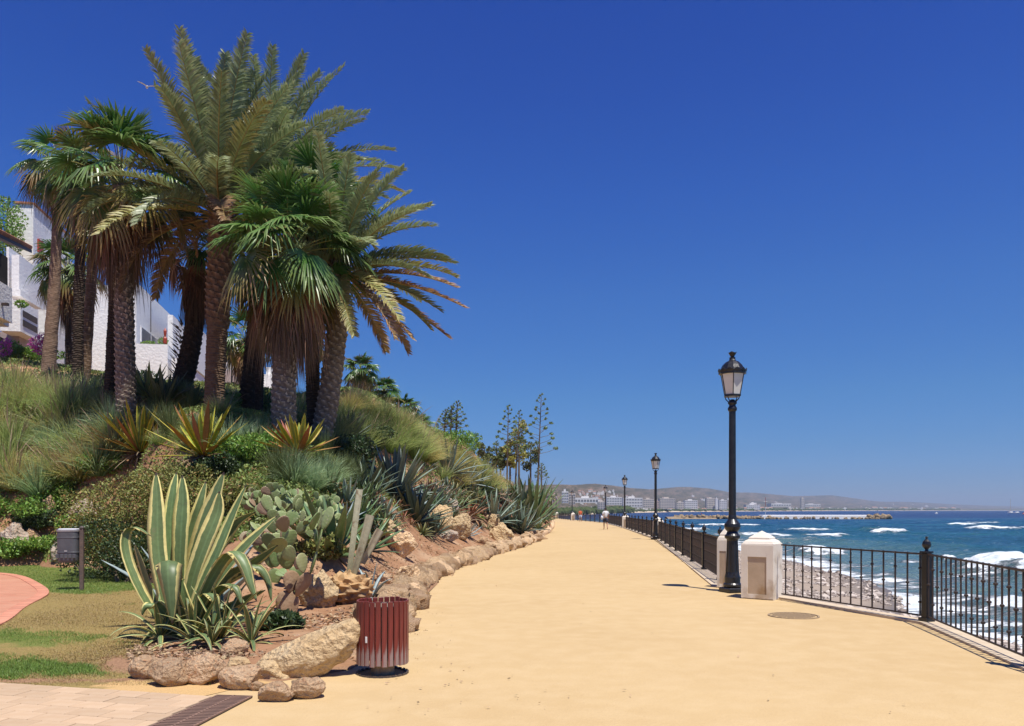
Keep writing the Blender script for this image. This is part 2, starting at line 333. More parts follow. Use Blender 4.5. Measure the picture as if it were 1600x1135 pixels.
    t.links.new(N(t, 'TexCoord').outputs['Object'], vo.inputs['Vector'])
    col = mixc(t, ramp(t, r, .1, .9), (.15, .22, .065), (.32, .37, .15)); col = mixc(t, ramp(t, r, .86, .9), col, (.30, .20, .12))
    col = mixc(t, ramp(t, noise(t, 7, 5), .5, .68, 0, .55), col, (.40, .36, .22)); col = mixc(t, ramp(t, vo.outputs[0], .012*10, .02*10, 1, 0), col, (.50, .46, .32))
    t.links.new(col, p.inputs['Base Color']); bump(t, p, vo.outputs[0], -.004); MT['pad'] = m
    MT['padwood'] = simple('old_cactus_stem', (.36, .24, .14), (.26, .16, .09), 8, .85, .01, 30)
    MT['grassgreen'] = leafm('green_fountain_grass', (.22, .33, .07), (.46, .52, .20), trans=.42, vary=.25)
    MT['grassyel'] = leafm('dry_fountain_grass', (.32, .34, .08), (.66, .54, .22), trans=.42, vary=.25)
    MT['grassblue'] = leafm('blue_green_grass', (.20, .33, .12), (.40, .52, .28), trans=.4, vary=.2)
    MT['grassdark'] = leafm('dark_reed_grass', (.06, .10, .025), (.17, .21, .07), trans=.2, vary=.3)
    MT['plume'] = leafm('pink_tan_plume', (.34, .26, .15), (.46, .32, .22), trans=.3, vary=.2)
    MT['shrub'] = leafm('olive_shrub_leaf', (.15, .18, .035), (.28, .29, .07), rough=.6, trans=.2, vary=.4, dead=(.25, .15, .05), huev=.03)
    MT['shrubgreen'] = leafm('bright_shrub_leaf', (.12, .23, .03), (.22, .36, .06), rough=.5, trans=.25, vary=.4, huev=.03)
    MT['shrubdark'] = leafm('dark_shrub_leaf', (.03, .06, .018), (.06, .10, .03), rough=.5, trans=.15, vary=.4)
    MT['cover'] = leafm('ground_cover_leaf', (.14, .20, .04), (.24, .30, .07), rough=.6, trans=.2, vary=.4, huev=.03)
    MT['treefar'] = leafm('far_tree_leaf', (.10, .13, .035), (.17, .18, .055), rough=.6, trans=.2, vary=.35)
    MT['stalkpod'] = leafm('agave_flower_pod', (.13, .19, .06), (.20, .26, .09), rough=.6, trans=.2, vary=.3)
    MT['stalkyel'] = leafm('yellow_agave_flower', (.34, .34, .06), (.46, .42, .10), rough=.6, trans=.2, vary=.3)
    MT['stem'] = simple('brown_stem', (.17, .13, .08), (.12, .09, .06), 9, .85)
    MT['pink'] = leafm('magenta_flower', (.65, .10, .42), (.75, .20, .52), trans=.3, vary=.3)
    MT['red'] = leafm('red_flower', (.55, .03, .02), (.6, .08, .03), trans=.3, vary=.3)
    MT['litter'] = leafm('dead_leaf_litter', (.30, .19, .10), (.40, .29, .18), trans=.05, vary=.5, rough=.9)
setup_mats()
# ------------------------------------------------------------------ the lie of the land
KERB = np.array([(-1.45, 8.4), (-1.55, 10.5), (-1.72, 12.6), (-1.9, 16.0), (-1.75, 20.8), (-.95, 27), (.15, 34), (1.2, 42), (2.6, 56), (3.7, 72), (5.2, 100), (6.4, 135), (7.0, 170), (7.2, 260)])
WALL = np.array([(5.0, -8), (5.1, 2), (5.16, 7.9), (5.8, 11.2), (4.98, 14.1), (4.55, 15.2), (4.25, 16.6), (7.85, 43), (9.9, 70), (11.35, 98), (10.4, 120), (8.6, 140), (8.2, 170), (8.2, 260)])
def kx(y): return np.interp(y, KERB[:, 1], KERB[:, 0])
def wx(y): return np.interp(y, WALL[:, 1], WALL[:, 0])
_tc = [(-20, 890, 22), (0, 885, 22.7), (60, 882, 23.4), (150, 880, 23.2), (200, 892, 20.5), (250, 915, 17), (262, 945, 13.6)]
_tc0 = [(-3.8, 7.9), (-3.4, 7.5), (-2.6, 7.2), (-2.0, 7.3), (-1.5, 8.1)]
_hp = [P(*a) for a in _tc]; _hp = [(x, y, 0) for x, y, z in _hp] + [(x, y, 0) for x, y in _tc0]
_hp += [P(215, 1040, 8.3)*[1, 1, 0], P(225, 990, 10.3)*[1, 1, 0]]
for a in [(300, 990, 9.9), (400, 1000, 9.6), (460, 958, 11.5), (545, 935, 13), (420, 862, 14), (500, 835, 15), (430, 772, 17), (640, 872, 19.5), (700, 862, 23.5),
          (620, 832, 21), (710, 822, 30), (600, 782, 23), (465, 738, 18.8), (445, 682, 22.5), (500, 692, 23.5), (335, 657, 25), (197, 637, 25), (280, 612, 28.5), (385, 660, 28),
          (220, 722, 21.2), (320, 727, 20.2), (0, 610, 30), (60, 700, 26), (50, 800, 23.5), (100, 585, 33), (0, 565, 36), (150, 600, 32), (130, 805, 23), (-120, 600, 30), (-120, 760, 24),
          (120, 592, 42), (350, 602, 40), (250, 602, 38), (480, 625, 36), (410, 612, 38), (0, 590, 45), (-150, 590, 45),
          (560, 640, 30), (620, 665, 32), (660, 690, 37), (705, 705, 43), (760, 735, 53), (820, 772, 70), (845, 790, 92),
          (600, 705, 30), (680, 745, 34), (740, 775, 42), (790, 792, 52), (740, 822, 36), (800, 817, 46), (838, 808, 64), (380, 800, 16), (330, 840, 16.8), (270, 760, 19.5)]:
    _hp.append(tuple(P(*a)))
_hp += [(-5, 60, 5.2), (-15, 60, 8.4), (-30, 60, 9.5), (-45, 45, 9), (-2, 90, 3), (-12, 90, 5), (-35, 90, 7), (0, 130, 2), (-20, 130, 4), (-40, 30, 7.5), (-35, 22, 0), (-16, 50, 8.2), (-5, 45, 6.0), (-2, 45, 4.6)]
for y in (12, 15, 18, 21, 25, 30, 36, 44, 54, 68, 85, 110, 140): _hp.append((float(kx(y))-.35, y, .22)); _hp += [(float(kx(y))-.85, y, .33)] if y > 13 else []
_hp = np.array(_hp); _X = _hp[:, :2].copy()
def _phi(r): return r*r*np.log(r+1e-6)
def _warp(p): p = np.asarray(p, float).copy(); return p/np.array([1., 1.6])
_A = _warp(_X); _n = len(_A); _K = _phi(np.linalg.norm(_A[:, None]-_A[None], axis=2))+np.eye(_n)*.15
_Pm = np.concatenate([np.ones((_n, 1)), _A], 1); _M = np.block([[_K, _Pm], [_Pm.T, np.zeros((3, 3))]])
_w = np.linalg.solve(_M, np.concatenate([_hp[:, 2], np.zeros(3)]))
def H(x, y):
    x = np.atleast_1d(np.asarray(x, float)); y = np.atleast_1d(np.asarray(y, float)); sh = np.broadcast(x, y).shape
    p = _warp(np.stack(np.broadcast_arrays(x, y), -1).reshape(-1, 2)); out = np.zeros(len(p))
    for i in range(0, len(p), 20000):
        q = p[i:i+20000]; out[i:i+20000] = _phi(np.linalg.norm(q[:, None]-_A[None], axis=2))@_w[:_n]+_w[_n]+q@_w[_n+1:]
    out = out.reshape(sh)
    yy = np.broadcast_to(y, sh); xx = np.broadcast_to(x, sh)
    d = kx(yy)-xx
    out = np.where(d < .12, -.4, out)                                         # promenade side of the kerb
    lim = np.clip((yy-7.2)*1.2, -1, 30); out = np.minimum(out, lim)             # nothing in front of the bed
    out = np.minimum(out, (yy-np.interp(xx, [-4.4, -4.1, -3.75, -3.4, -3.0, -2.5, -2.1, -1.75, -1.4], [9.4, 8.4, 7.8, 7.5, 7.3, 7.2, 7.3, 7.6, 8.1]))*.45)
    out = np.minimum(out, np.where(xx < -4.35, np.maximum(-.25, (yy-12.4)*.5), 30))
    return np.clip(out, -.4, 12)
def hit(px, py, lo=6., hi=120.):
    """the point of the bank that this ray meets (smallest depth)"""
    d = np.geomspace(lo, hi, 700); X = (px-800)/F*d; Z = EYE-(py-HZ)/F*d; g = np.maximum(H(X, d), 0.)
    k = np.argmax(Z <= g)
    return np.array([X[k], d[k], g[k]]) if (Z <= g).any() else P(px, py, 40)
# ------------------------------------------------------------------ ground sheets
def sheet(name, xs_fn, ys, n, z, mat, lf=None):
    u = np.linspace(0, 1, n); V = []
    for y in ys:
        a, b = xs_fn(y); V.append(np.stack([a+(b-a)*u, np.full(n, y), np.zeros(n)+z], -1))
    V = np.concatenate(V); i = np.arange(len(ys)-1)[:, None]*n; j = np.arange(n-1)[None]
    Q = np.stack([i+j, i+j+1, i+n+j+1, i+n+j], -1).reshape(-1, 4)
    return V, Q
# bank
ys = np.concatenate([np.arange(7, 34, .16), np.arange(34, 60, .4), np.arange(60, 150, 1.5)])
V, Q = sheet('', lambda y: (-max(20, y*.95), kx(y)-.02), ys, 170, 0, None)
V[:, 2] = H(V[:, 0], V[:, 1])+.05*ring_noise(V[:, :2], 2.2, 3)*(V[:, 2] > -1)
o = mk('hillside', V, Q, MT['soil'], smooth=True); tag(o, kind='structure')
# base ground under everything on the land side
V, Q = sheet('', lambda y: (-300, wx(y)-.05), np.array([-60, -8, 2, 7.9, 11.2, 14.1, 15.2, 16.6, 43, 70, 98, 120, 140, 170, 260.]), 2, -.05, None)
tag(mk('ground', V, Q, MT['soil']), kind='structure')
# promenade
ys = np.unique(np.concatenate([[-30, -8, 0, 2, 4, 5, 6, 6.9], WALL[2:, 1], KERB[:, 1], np.arange(7, 60, 1.), np.arange(60, 170, 4.)]))
def prx(y): return (np.interp(y, [-30, 5.2, 6.4, 6.6, 6.85, 7.0, 7.2, 7.5, 8.1, 8.4], [-2.8, -2.75, -2.5, -2.8, -3.2, -3.2, -2.6, -2.0, -1.75, -1.55]) if y < 8.4 else kx(y)-.1), wx(y)-.08
V, Q = sheet('', prx, ys, 60, 0, None); V[:, 2] = .012*ring_noise(V[:, :2], .5, 9)*(V[:, 1] < 60)+.004
tag(mk('promenade', V, Q, MT['sand'], smooth=True), kind='structure')
# pale concrete edging below the railing, and the sea wall
def ribbon(name, pts, w0, w1, z0, z1, mat, off=0):
    pts = np.asarray(pts, float); t = np.gradient(pts, axis=0); t /= np.linalg.norm(t, axis=1)[:, None]; nrm = np.stack([t[:, 1], -t[:, 0]], -1)
    A = pts+nrm*w0; B = pts+nrm*w1; n = len(pts)
    V = np.concatenate([np.c_[A, np.full(n, z0)], np.c_[A, np.full(n, z1)], np.c_[B, np.full(n, z1)], np.c_[B, np.full(n, z0)]]); i = np.arange(n-1)
    Q = np.concatenate([np.stack([i+k*n, i+1+k*n, i+1+((k+1) % 4)*n, i+((k+1) % 4)*n], -1) for k in range(4)])
    Q = np.concatenate([Q, [(0, n, 2*n, 3*n), (n-1, 4*n-1, 3*n-1, 2*n-1)]])
    return mk(name, V, Q[:, ::-1], mat)
WF = WALL[WALL[:, 1] > -5]
tag(ribbon('kerb_edging', WALL, -.09, .18, -.6, .035, MT['kerbcon']), kind='structure')
tag(ribbon('sea_wall', WALL+[.02, 0], -.1, .14, -3.2, -.02, MT['kerbcon']), kind='structure')
# lawn
PV0 = np.array([-2.62, 6.78]); PANG = radians(-14)
xs = np.linspace(-24, -1.6, 260); n = len(xs)
yl = np.maximum(PV0[1]+(xs-PV0[0])*math.tan(PANG)+.01, np.interp(xs, [-2.7, -2.55, -1.6], [0, 7.0, 8.0]))
v_ = np.linspace(0, 1, 130)**1.6; Y = yl[None]+(25-yl[None])*v_[:, None]; X = np.repeat(xs[None], 130, 0)
V = np.stack([X, Y, .012*np.sin(X*1.3)*np.cos(Y)+.012], -1).reshape(-1, 3)
i = np.arange(129)[:, None]*n; j = np.arange(n-1)[None]; Q = np.stack([i+j, i+j+1, i+n+j+1, i+n+j], -1).reshape(-1, 4)
def lawn_fields(x, y):
    # green far lawn, dry middle, green patches at left front, bare brown by the bed
    px = 800+F*x/y; py = HZ+F*1.6/y
    edge = np.interp(px, [0, 60, 130, 240, 400], [905, 925, 928, 922, 905])
    g = 1/(1+np.exp((py-edge)/3.))
    g = np.maximum(g, np.exp(-((px-20)/120)**2-((py-1003)/15)**2)*.78)
    g = np.maximum(g, np.exp(-((px-50)/130)**2-((py-1046)/20)**2)*.62)
    b = np.exp(-((px-195)/45)**2-((py-1038)/20)**2)*1.0+np.clip((px-205)/70, 0, 1)*.8
    b = np.maximum(b, np.exp(-((py-1066)/7)**2)*.6)
    return g, np.clip(b, 0, 1)
g, b = lawn_fields(V[:, 0], V[:, 1])
pavement = lambda x, y: (y-PV0[1]) < (x-PV0[0])*math.tan(PANG)-.02
pxl = 800+F*V[:, 0]/V[:, 1]; pyl = HZ+F*1.6/V[:, 1]; sn_ = 1/(1+np.exp(-(pyl-1067)/4))*1/(1+np.exp(-(pxl-150)/30))*1.15
o = mk('lawn', V, Q, MT['lawn'], lf=np.stack([g, b, sn_], -1), smooth=True); tag(o, kind='structure')
# blades of grass on it
def blades(n, rg, L, el, droop, width, centers=None, base_r=.08, wind=(0, 0, 0), S=4, lr=.35):
    az = rg.uniform(0, 2*pi, n); e = np.radians(rg.uniform(el[0], el[1], n)); ln = L*rg.uniform(1-lr, 1+lr*.4, n)
    if centers is None:
        r = base_r*np.sqrt(rg.rand(n)); c = np.stack([r*np.cos(az), r*np.sin(az), r*0], -1)
    else: c = centers
    d = np.stack([np.cos(e)*np.cos(az), np.cos(e)*np.sin(az), np.sin(e)], -1); sd = np.stack([-np.sin(az), np.cos(az), az*0], -1)
    rot = rg.uniform(-.9, .9, n)[:, None]; sd = sd*np.cos(rot)+np.cross(d, sd)*np.sin(rot)
    p = c.copy(); V = np.zeros((n, 2*S-1, 3)); lf = np.zeros((n, 2*S-1, 3)); rn = rg.rand(n); w0 = width*rg.uniform(.6, 1.2, n)
    for s in range(S):
        t = s/(S-1); w = w0*(1-t)**.7
        if s < S-1: V[:, 2*s] = p-sd*w[:, None]/2; V[:, 2*s+1] = p+sd*w[:, None]/2; lf[:, 2*s] = lf[:, 2*s+1] = np.stack([rn*0, rn*0+t, rn], -1)
        else: V[:, 2*s] = p; lf[:, 2*s] = np.stack([rn*0, rn*0+t, rn], -1)
        p = p+d*(ln/(S-1))[:, None]
        d = d+np.array([0, 0, -1.])*(droop*(t+.4)/(S-1)*rg.uniform(.5, 1.4, n))[:, None]+np.array(wind)*(t+.3)/(S-1)
        d /= np.linalg.norm(d, axis=1)[:, None]
    b0 = np.arange(n)[:, None]*(2*S-1); Q = []
    for s in range(S-2): Q.append(b0+np.array([2*s, 2*s+1, 2*s+3, 2*s+2]))
    T = b0+np.array([2*S-4, 2*S-3, 2*S-2])
    return V.reshape(-1, 3), [np.concatenate(Q), T] if Q else [T], lf.reshape(-1, 3)
rg = np.random.RandomState(5)
n = 300000; d = 1/rg.uniform(1/25., 1/7.2, n); px = rg.uniform(-60, 330, n); x = (px-800)/F*d; g, b = lawn_fields(x, d)
nzv = ring_noise(np.stack([x, d], -1), 2.5, 8)*.28+ring_noise(np.stack([x, d*.6], -1), 9, 9)*.22+rg.normal(size=n)*.08
EDD = np.array([8.58, 9.85, 11.24, 13.07, 14.5, 15.4, 16.95, 18.9, 20, 20.8]); EDX = np.array([-6.5, -6.78, -7.19, -8.05, -8.56, -8.98, -10.1, -11.6, -12.8, -14.6]); inpath = (x < np.interp(d, EDD, EDX)+.05) & (d > 8.5) & (d < 20.8)
ok = (g+nzv > .45) & ~pavement(x, d) & ~inpath & (H(x, d) < .03) & (d > 7)
m1 = ok & (rg.rand(n) < .8); c = np.stack([x, d, x*0+.01], -1)[m1]
V, Fs, lf = blades(len(c), rg, .035, (40, 85), .6, .007, c, S=2); V2 = V
o = mk('lawn_grass', V, Fs, MT['blade'], lf=lf); tag(o, 'short green lawn grass around the grey bin post', 'grass', kind='stuff')
m2 = ~ok & ~pavement(x, d) & ~inpath & (H(x, d) < .03) & (b+nzv < .5) & (rg.rand(n) < .5) & (d > 7); c = np.stack([x, d, x*0+.01], -1)[m2]
V, Fs, lf = blades(len(c), rg, .025, (15, 70), .6, .006, c, S=2)
o = mk('dry_grass', V, Fs, MT['dryblade'], lf=lf); tag(o, 'dry straw-coloured worn grass between the brick path and the agave bed', 'grass', kind='stuff')
# round brick path, cut in by its curved edge
dd_ = np.linspace(8.58, 20.8, 60); ex_ = np.interp(dd_, EDD, EDX); ker_ = np.ones(7)/7; ex_[3:-3] = np.convolve(ex_, ker_, 'valid')
V = np.concatenate([np.stack([ex_, dd_, dd_*0+.024], -1), np.stack([ex_*0-34, dd_, dd_*0+.024], -1)]); k_ = np.arange(59)
o = mk('brick_path', V, np.stack([k_, k_+1, k_+61, k_+60], -1), MT['brickpath']); tag(o, kind='structure'); bpath = o
MT['edgebrick'] = simple('edge_brick', (.50, .20, .12), (.60, .28, .18), 6, .9, .003, 40, vary=.2); V, Q = bevbox(-.10, .10, -.048, .048, 0, .03, .005); eb = None
seg_ = np.concatenate([[0], np.cumsum(np.hypot(np.diff(ex_), np.diff(dd_)))])
for s_ in np.arange(.05, seg_[-1], .105):
    x_, y_ = np.interp(s_, seg_, ex_), np.interp(s_, seg_, dd_); x2, y2 = np.interp(s_+.05, seg_, ex_), np.interp(s_+.05, seg_, dd_); an = math.atan2(y2-y_, x2-x_)-pi/2
    if eb is None: eb = mk('brick', V, Q, MT['edgebrick'], bpath); ob = eb
    else: ob = part('brick', eb, bpath)
    ob.location = (x_, y_, .008); ob.rotation_euler = (0, 0, an)
# ------------------------------------------------------------------ tiled pavement at the lower left: single pavers
tp = thing('tiled_pavement', None, None, (0, 0, 0)); tp['kind'] = 'structure'
V, Q = box(-8, -2.3, 3.5, 8.3, -.04, .008)
cs, sn = cos(PANG), sin(PANG)
def pv(u, v): return PV0+np.array([cs, sn])*u+np.array([-sn, cs])*v
cor = [pv(-6, -4), pv(.2, -4), pv(.2, -.005), pv(-6, -.005)]
mk('joint_bed', [(*c, .012) for c in cor], np.array([(0, 1, 2, 3)]), MT['joint'], tp)
V, Q = bevbox(-.145, .145, -.0955, .0955, 0, .02, .004); pm = mk('paver', V, Q, MT['paver'], tp); pg = pm.data.copy(); pg.materials.clear(); pg.materials.append(MT['paver_grey'])
rr = random.Random(3); first = True
def gedge(v):                       # where the grate's left side cuts a row, in the row's own coordinate
    best = None
    for u in np.linspace(-.3, .6, 400):
        c = pv(u, v); gx = -2.62+(c[1]-5.95)*math.tan(radians(7)) if c[1] < 6.80 else -2.4
        if c[0] < gx-.012: best = u
    return best if best is not None else -.3
for r in range(13):
    v = -.11-r*.2; end = gedge(v)
    for k in range(17):
        u = .25-k*.3-(.15 if r % 2 else 0); lo, hi = u-.15, min(u+.15, end)
        if hi-lo < .04: continue
        c = pv((lo+hi)/2, v)
        if c[0] < -5.6 or c[1] < 4.6: continue
        if first: ob = pm; first = False
        else: ob = part('paver', pm.data, tp)
        if rr.random() < .3: ob.data = pg
        ob.location = (c[0], c[1], .011+rr.uniform(-.0015, .002)); ob.rotation_euler = (0, 0, PANG+rr.uniform(-.006, .006)); ob.scale = ((hi-lo)/.3, 1, 1)
# drain grate
dg = thing('drain_grate', 'long rusty slotted drain grate set in the pavement edge at the bottom', 'drain grate', (-2.62, 5.95, .022), radians(-7))
dg.location.z = .022
V, Q = box(0, .32, -.75, .87, -.01, -.004); mk('channel', V, Q, MT['void'], dg)
a = Acc()
for x0, x1 in ((0, .014), (.153, .167), (.306, .32)): a.add(*box(x0, x1, -.75, .87, -.004, .006))
a.add(*box(.0145, .3055, -.75, -.736, -.004, .006)); a.add(*box(.0145, .3055, .856, .87, -.004, .006)); a.build('frame', MT['grate'], dg)
V, Q = box(.0145, .1525, -.01, .01, -.003, .005); bmh = mk('bar', V, Q, MT['grate'], dg); bmh.location = (0, -.7, 0)
for k in range(36):
    for h in (0, 1):
        if k == 0 and h == 0: continue
        part('bar', bmh, dg, (h*.153, -.7+k*.0435, 0))
# manhole
mh = thing('manhole_cover', 'round sandy manhole cover sunk in the promenade near the railing', 'manhole cover', (4.24, 12.05, .012)); MT['mhole'] = simple('manhole_iron', (.36, .26, .15), (.28, .20, .12), 20, .9)
V, Q = lathe([(.0, -.01), (.33, -.01), (.33, -.004), (0, -.004)], 40); mk('plate', V, Q, MT['sand'], mh)
V, Q = lathe([(.345, -.01), (.345, .003), (.37, .003), (.372, -.01)], 40); mk('rim', V, Q, MT['mhole'], mh)
a = Acc(); rr = random.Random(4)
for i in range(-6, 7):
    for j in range(-6, 7):
        if i*i+j*j < 40: a.add(*box(i*.05-.016, i*.05+.016, j*.05-.016, j*.05+.016, -.005, .003))
o = a.build('tread_pattern', MT['mhole'], mh); o['kind'] = 'stuff'
# ------------------------------------------------------------------ beach and sea
SEA = -2.4
SH = np.array([(14.2, 4), (14.6, 20), (15.2, 30), (17.5, 36), (20, 46), (22, 62), (24, 95), (22, 150), (12, 300)])
def shx(y): return np.interp(y, SH[:, 1], SH[:, 0])
def beach_z(x, y):
    a = wx(y)+.1; b = shx(y); u = (x-a)/(b-a); z = -1.25-(SEA*-1-1.25)*np.clip(u, 0, 3)**1.1
    return z+.07*ring_noise(np.stack([x, y], -1), .9, 21)*np.clip(u*2, 0, 1)
ysb = np.concatenate([np.arange(-10, 60, .5), np.arange(60, 301, 4.)])
V, Q = sheet('', lambda y: (wx(y)+.1, shx(y)+8), ysb, 80, 0, None); V[:, 2] = beach_z(V[:, 0], V[:, 1])
m, t, p, o_ = nodes('beach_sand'); p.inputs['Roughness'].default_value = .8
tc = N(t, 'TexCoord'); sp = N(t, 'SeparateXYZ'); t.links.new(tc.outputs['Object'], sp.inputs[0]); wet = ramp(t, sp.outputs[2], -2.38, -2.1, 1, 0)
col = mixc(t, ramp(t, noise(t, 2, 6), .35, .65), (.34, .27, .20), (.28, .215, .16)); col = mixc(t, ramp(t, noise(t, 30, 5), .5, .7), col, (.42, .35, .27)); col = mixc(t, wet, col, (.14, .115, .085))
t.links.new(col, p.inputs['Base Color']); t.links.new(ramp(t, wet, 0, 1, .9, .4), p.inputs['Roughness']); bump(t, p, noise(t, 30, 5), .02); MT['beach'] = m
tag(mk('beach', V, Q, m, smooth=True), kind='structure')
rg = np.random.RandomState(11); a = Acc(); V0, F0 = ico(1); n = 15000
yy = 1/rg.uniform(1/75, 1/12, n); u = rg.beta(3.2, 2.2, n)*1.12; xx = wx(yy)+.3+(shx(yy)-wx(yy)-.3)*u; pz = beach_z(xx, yy); sz = rg.gamma(1.6, .034, n)+.02; cl = ring_noise(np.stack([xx, yy], -1), 1.2, 44); ok = cl > -.15
xx, yy, pz, sz = xx[ok], yy[ok], pz[ok], sz[ok]; n = len(xx)
Vs = V0[None]*(1+rg.uniform(-.2, .2, (n, len(V0), 1)))*sz[:, None, None]*rg.uniform(.5, 1.3, (n, 1, 3))*[1, 1, .6]+np.stack([xx, yy, pz+sz*.1], -1)[:, None]
Fp = (np.arange(n)[:, None, None]*len(V0)+F0[None]).reshape(-1, 3)
lfp = np.repeat(np.stack([rg.rand(n)]*3, -1), len(V0), 0)
m, t, p, o_ = nodes('pebbles'); p.inputs['Roughness'].default_value = .7; at = N(t, 'Attribute', attribute_name='lf'); s = N(t, 'SeparateXYZ'); t.links.new(at.outputs['Vector'], s.inputs[0])
col = mixc(t, s.outputs[0], (.10, .08, .065), (.62, .55, .47)); t.links.new(mixc(t, ramp(t, noise(t, 25), .4, .6, 0, .3), col, (.35, .22, .15)), p.inputs['Base Color'])
o = mk('pebbles', Vs.reshape(-1, 3), Fp, m, lf=lfp); tag(o, 'grey and white pebbles strewn along the shoreline behind the railing', 'pebbles', kind='stuff')
# sea: nearer water with waves as geometry, open sea beyond
WV = [ # px, py of the crest, half width px, height m, foam amount, foam trail
 (1262, 830, 38, .55, 1.0, 1.2), (1300, 838, 40, .3, .8, 1.0), (1387, 833, 30, .5, 1.0, .6), (1380, 829, 46, .55, .5, .8), (1503, 820, 26, .45, 1.0, .5), (1540, 818, 30, .4, .8, .4), (1545, 827, 46, .6, 1.0, .6),
 (1285, 866, 42, .5, 1.0, 1.6), (1482, 874, 12, .3, 1.0, .3), (1560, 897, 70, .75, 1.1, .8), (1640, 905, 60, .7, 1., .8), (1330, 851, 60, .35, .25, .8), (1460, 845, 80, .45, .05, .3), (1450, 857, 60, .3, .2, .5), (1590, 950, 34, .35, 1.0, 2.0), (1600, 985, 30, .25, 1., 2.0),
 (1130, 822, 60, .4, 1.0, 1.0), (1080, 830, 50, .4, .9, 1.0), (1180, 838, 70, .35, .7, 1.2), (1190, 812, 60, .3, .8, .4), (1090, 812, 50, .3, .8, .4), (1400, 811, 30, .3, .6, .3), (1530, 868, 30, .25, .35, .4), (1240, 848, 60, .35, .5, 1.0), (1370, 812, 40, .35, .7, .4), (1050, 846, 60, .4, .9, 1.2),
 (1590, 826, 30, .3, .6, .3), (1700, 870, 60, .5, .8, .6), (1350, 803, 30, .3, .2, .2), (1160, 855, 60, .35, .8, 1.0)]
na, nr = 620, 520
ang = np.linspace(.10, .95, na); rad = np.concatenate([np.geomspace(12, 330, nr)])
A, R = np.meshgrid(ang, rad); Yg = R; Xg = A*R
Z = np.zeros_like(Xg); foam = np.zeros_like(Xg)
for (lx, ly, amp, dx, dy, ph) in ((0, 9, .11, .25, 1, 0), (0, 5.3, .07, -.2, 1, 1.3), (0, 14, .12, .1, 1, 2.1), (0, 2.9, .045, .5, 1, .7), (0, 2.1, .03, -.6, 1, 2.7), (0, 1.4, .018, .2, 1, .4)):
    q = (dx*Xg+dy*Yg)/math.hypot(dx, dy); nzz = ring_noise(np.stack([Xg, Yg], -1), .16 if ly > 4 else .4, int(ly*10), 8); w = np.sin(2*pi*q/ly+ph+nzz*2.2)
    Z += 1.35*amp*(1-np.abs(w))**1.0*(1+.6*nzz)-amp*.5
for k, (px, py, hw, hh, fo, tr) in enumerate(WV):
    D = 4.0*F/(py-HZ); cx = (px-800)/F*D; wd = hw/F*D; q = (Xg-cx)/wd
    yc = D+wd*.10*q*q*np.sign(k % 2-.5)+.02*wd*ring_noise(np.stack([Xg, Yg], -1), 2.2/max(wd, 1), 50+k, 6)+wd*.07*ring_noise(np.stack([Xg*0+k, Xg], -1), 1.5/wd, 91+k, 6)
    jag = ring_noise(np.stack([Xg, Yg*.5], -1), 1.1+18/D, 130+k, 10); q = q*(1+.22*jag)
    s = (Yg-yc)+.35*jag*(.6+D*.006); L = 1.6+hh*1.5+D*.008; env = np.exp(-np.abs(q)**2.6)*(1+.25*ring_noise(np.stack([Xg, Xg*0+k], -1), 3/wd, 70+k, 6))
    Z += hh*1.25*env*np.where(s < 0, np.exp(-(s/(L*.45))**2), np.exp(-(s/(L*1.4))**2))
    fr = np.where(s < 0, np.exp(-(s/(L*.55))**2*1.2), np.exp(-(s/(L*.45))**2)); edge = np.exp(-np.abs(q*1.05)**4)
    trail = np.exp(-np.clip(s, 0, None)/(L*2.2*tr+.1))*np.where(s < 0, np.exp(-(s/L)**2), 1)
    foam = np.maximum(foam, fo*edge*fr); foam = np.maximum(foam, .55*fo*edge*trail)
dsh = Xg-shx(Yg)                                                   # shore wash
wash = np.exp(-np.clip(dsh-.3, 0, None)/(3.2+.03*Yg)); foam = np.maximum(foam, .78*wash*(1+.5*ring_noise(np.stack([Xg, Yg], -1), .5, 33)))
foam = np.maximum(foam, .38*np.exp(-np.clip(dsh, 0, None)/20)*(1+ring_noise(np.stack([Xg, Yg*2.6], -1), .22, 36)))
foam = np.maximum(foam, .5*np.clip(ring_noise(np.stack([Xg*.55, Yg*1.9], -1), .11, 37)-.25, 0, 1)*np.exp(-Yg/260))
Z *= np.clip(dsh/3, .12, 1)
shallow = np.clip(1-dsh/26, 0, 1)
V = np.stack([Xg, Yg, SEA+Z], -1).reshape(-1, 3); i = np.arange(nr-1)[:, None]*na; j = np.arange(na-1)[None]; Q = np.stack([i+j, i+j+1, i+na+j+1, i+na+j], -1).reshape(-1, 4)
cc = Xg.ravel()[Q].mean(1)-shx(Yg.ravel()[Q].mean(1)); Q = Q[cc > -1.2]
m, t, p, o_ = nodes('sea_water')
at = N(t, 'Attribute', attribute_name='lf'); s = N(t, 'SeparateXYZ'); t.links.new(at.outputs['Vector'], s.inputs[0]); tc = N(t, 'TexCoord'); v = tc.outputs['Object']
sp = N(t, 'SeparateXYZ'); t.links.new(v, sp.inputs[0])
far = ramp(t, sp.outputs[1], 60, 420); deep = mixc(t, far, (.010, .072, .108), (.004, .020, .085))
n1 = noise(t, .035, 4, v); deep = mixc(t, ramp(t, n1, .4, .62, 0, .7), deep, (.014, .10, .122)); deep = mixc(t, ramp(t, sp.outputs[1], 330, 480), deep, (.002, .010, .055))
col = mixc(t, ramp(t, s.outputs[1], 0, 1, 0, .8), deep, (.13, .20, .19))
mp = N(t, 'Mapping'); mp.inputs['Scale'].default_value = (.6, 1.3, 1); t.links.new(v, mp.inputs[0]); f1 = noise(t, 1.6, 8, mp.outputs[0], .68); f2 = noise(t, .35, 5, mp.outputs[0])
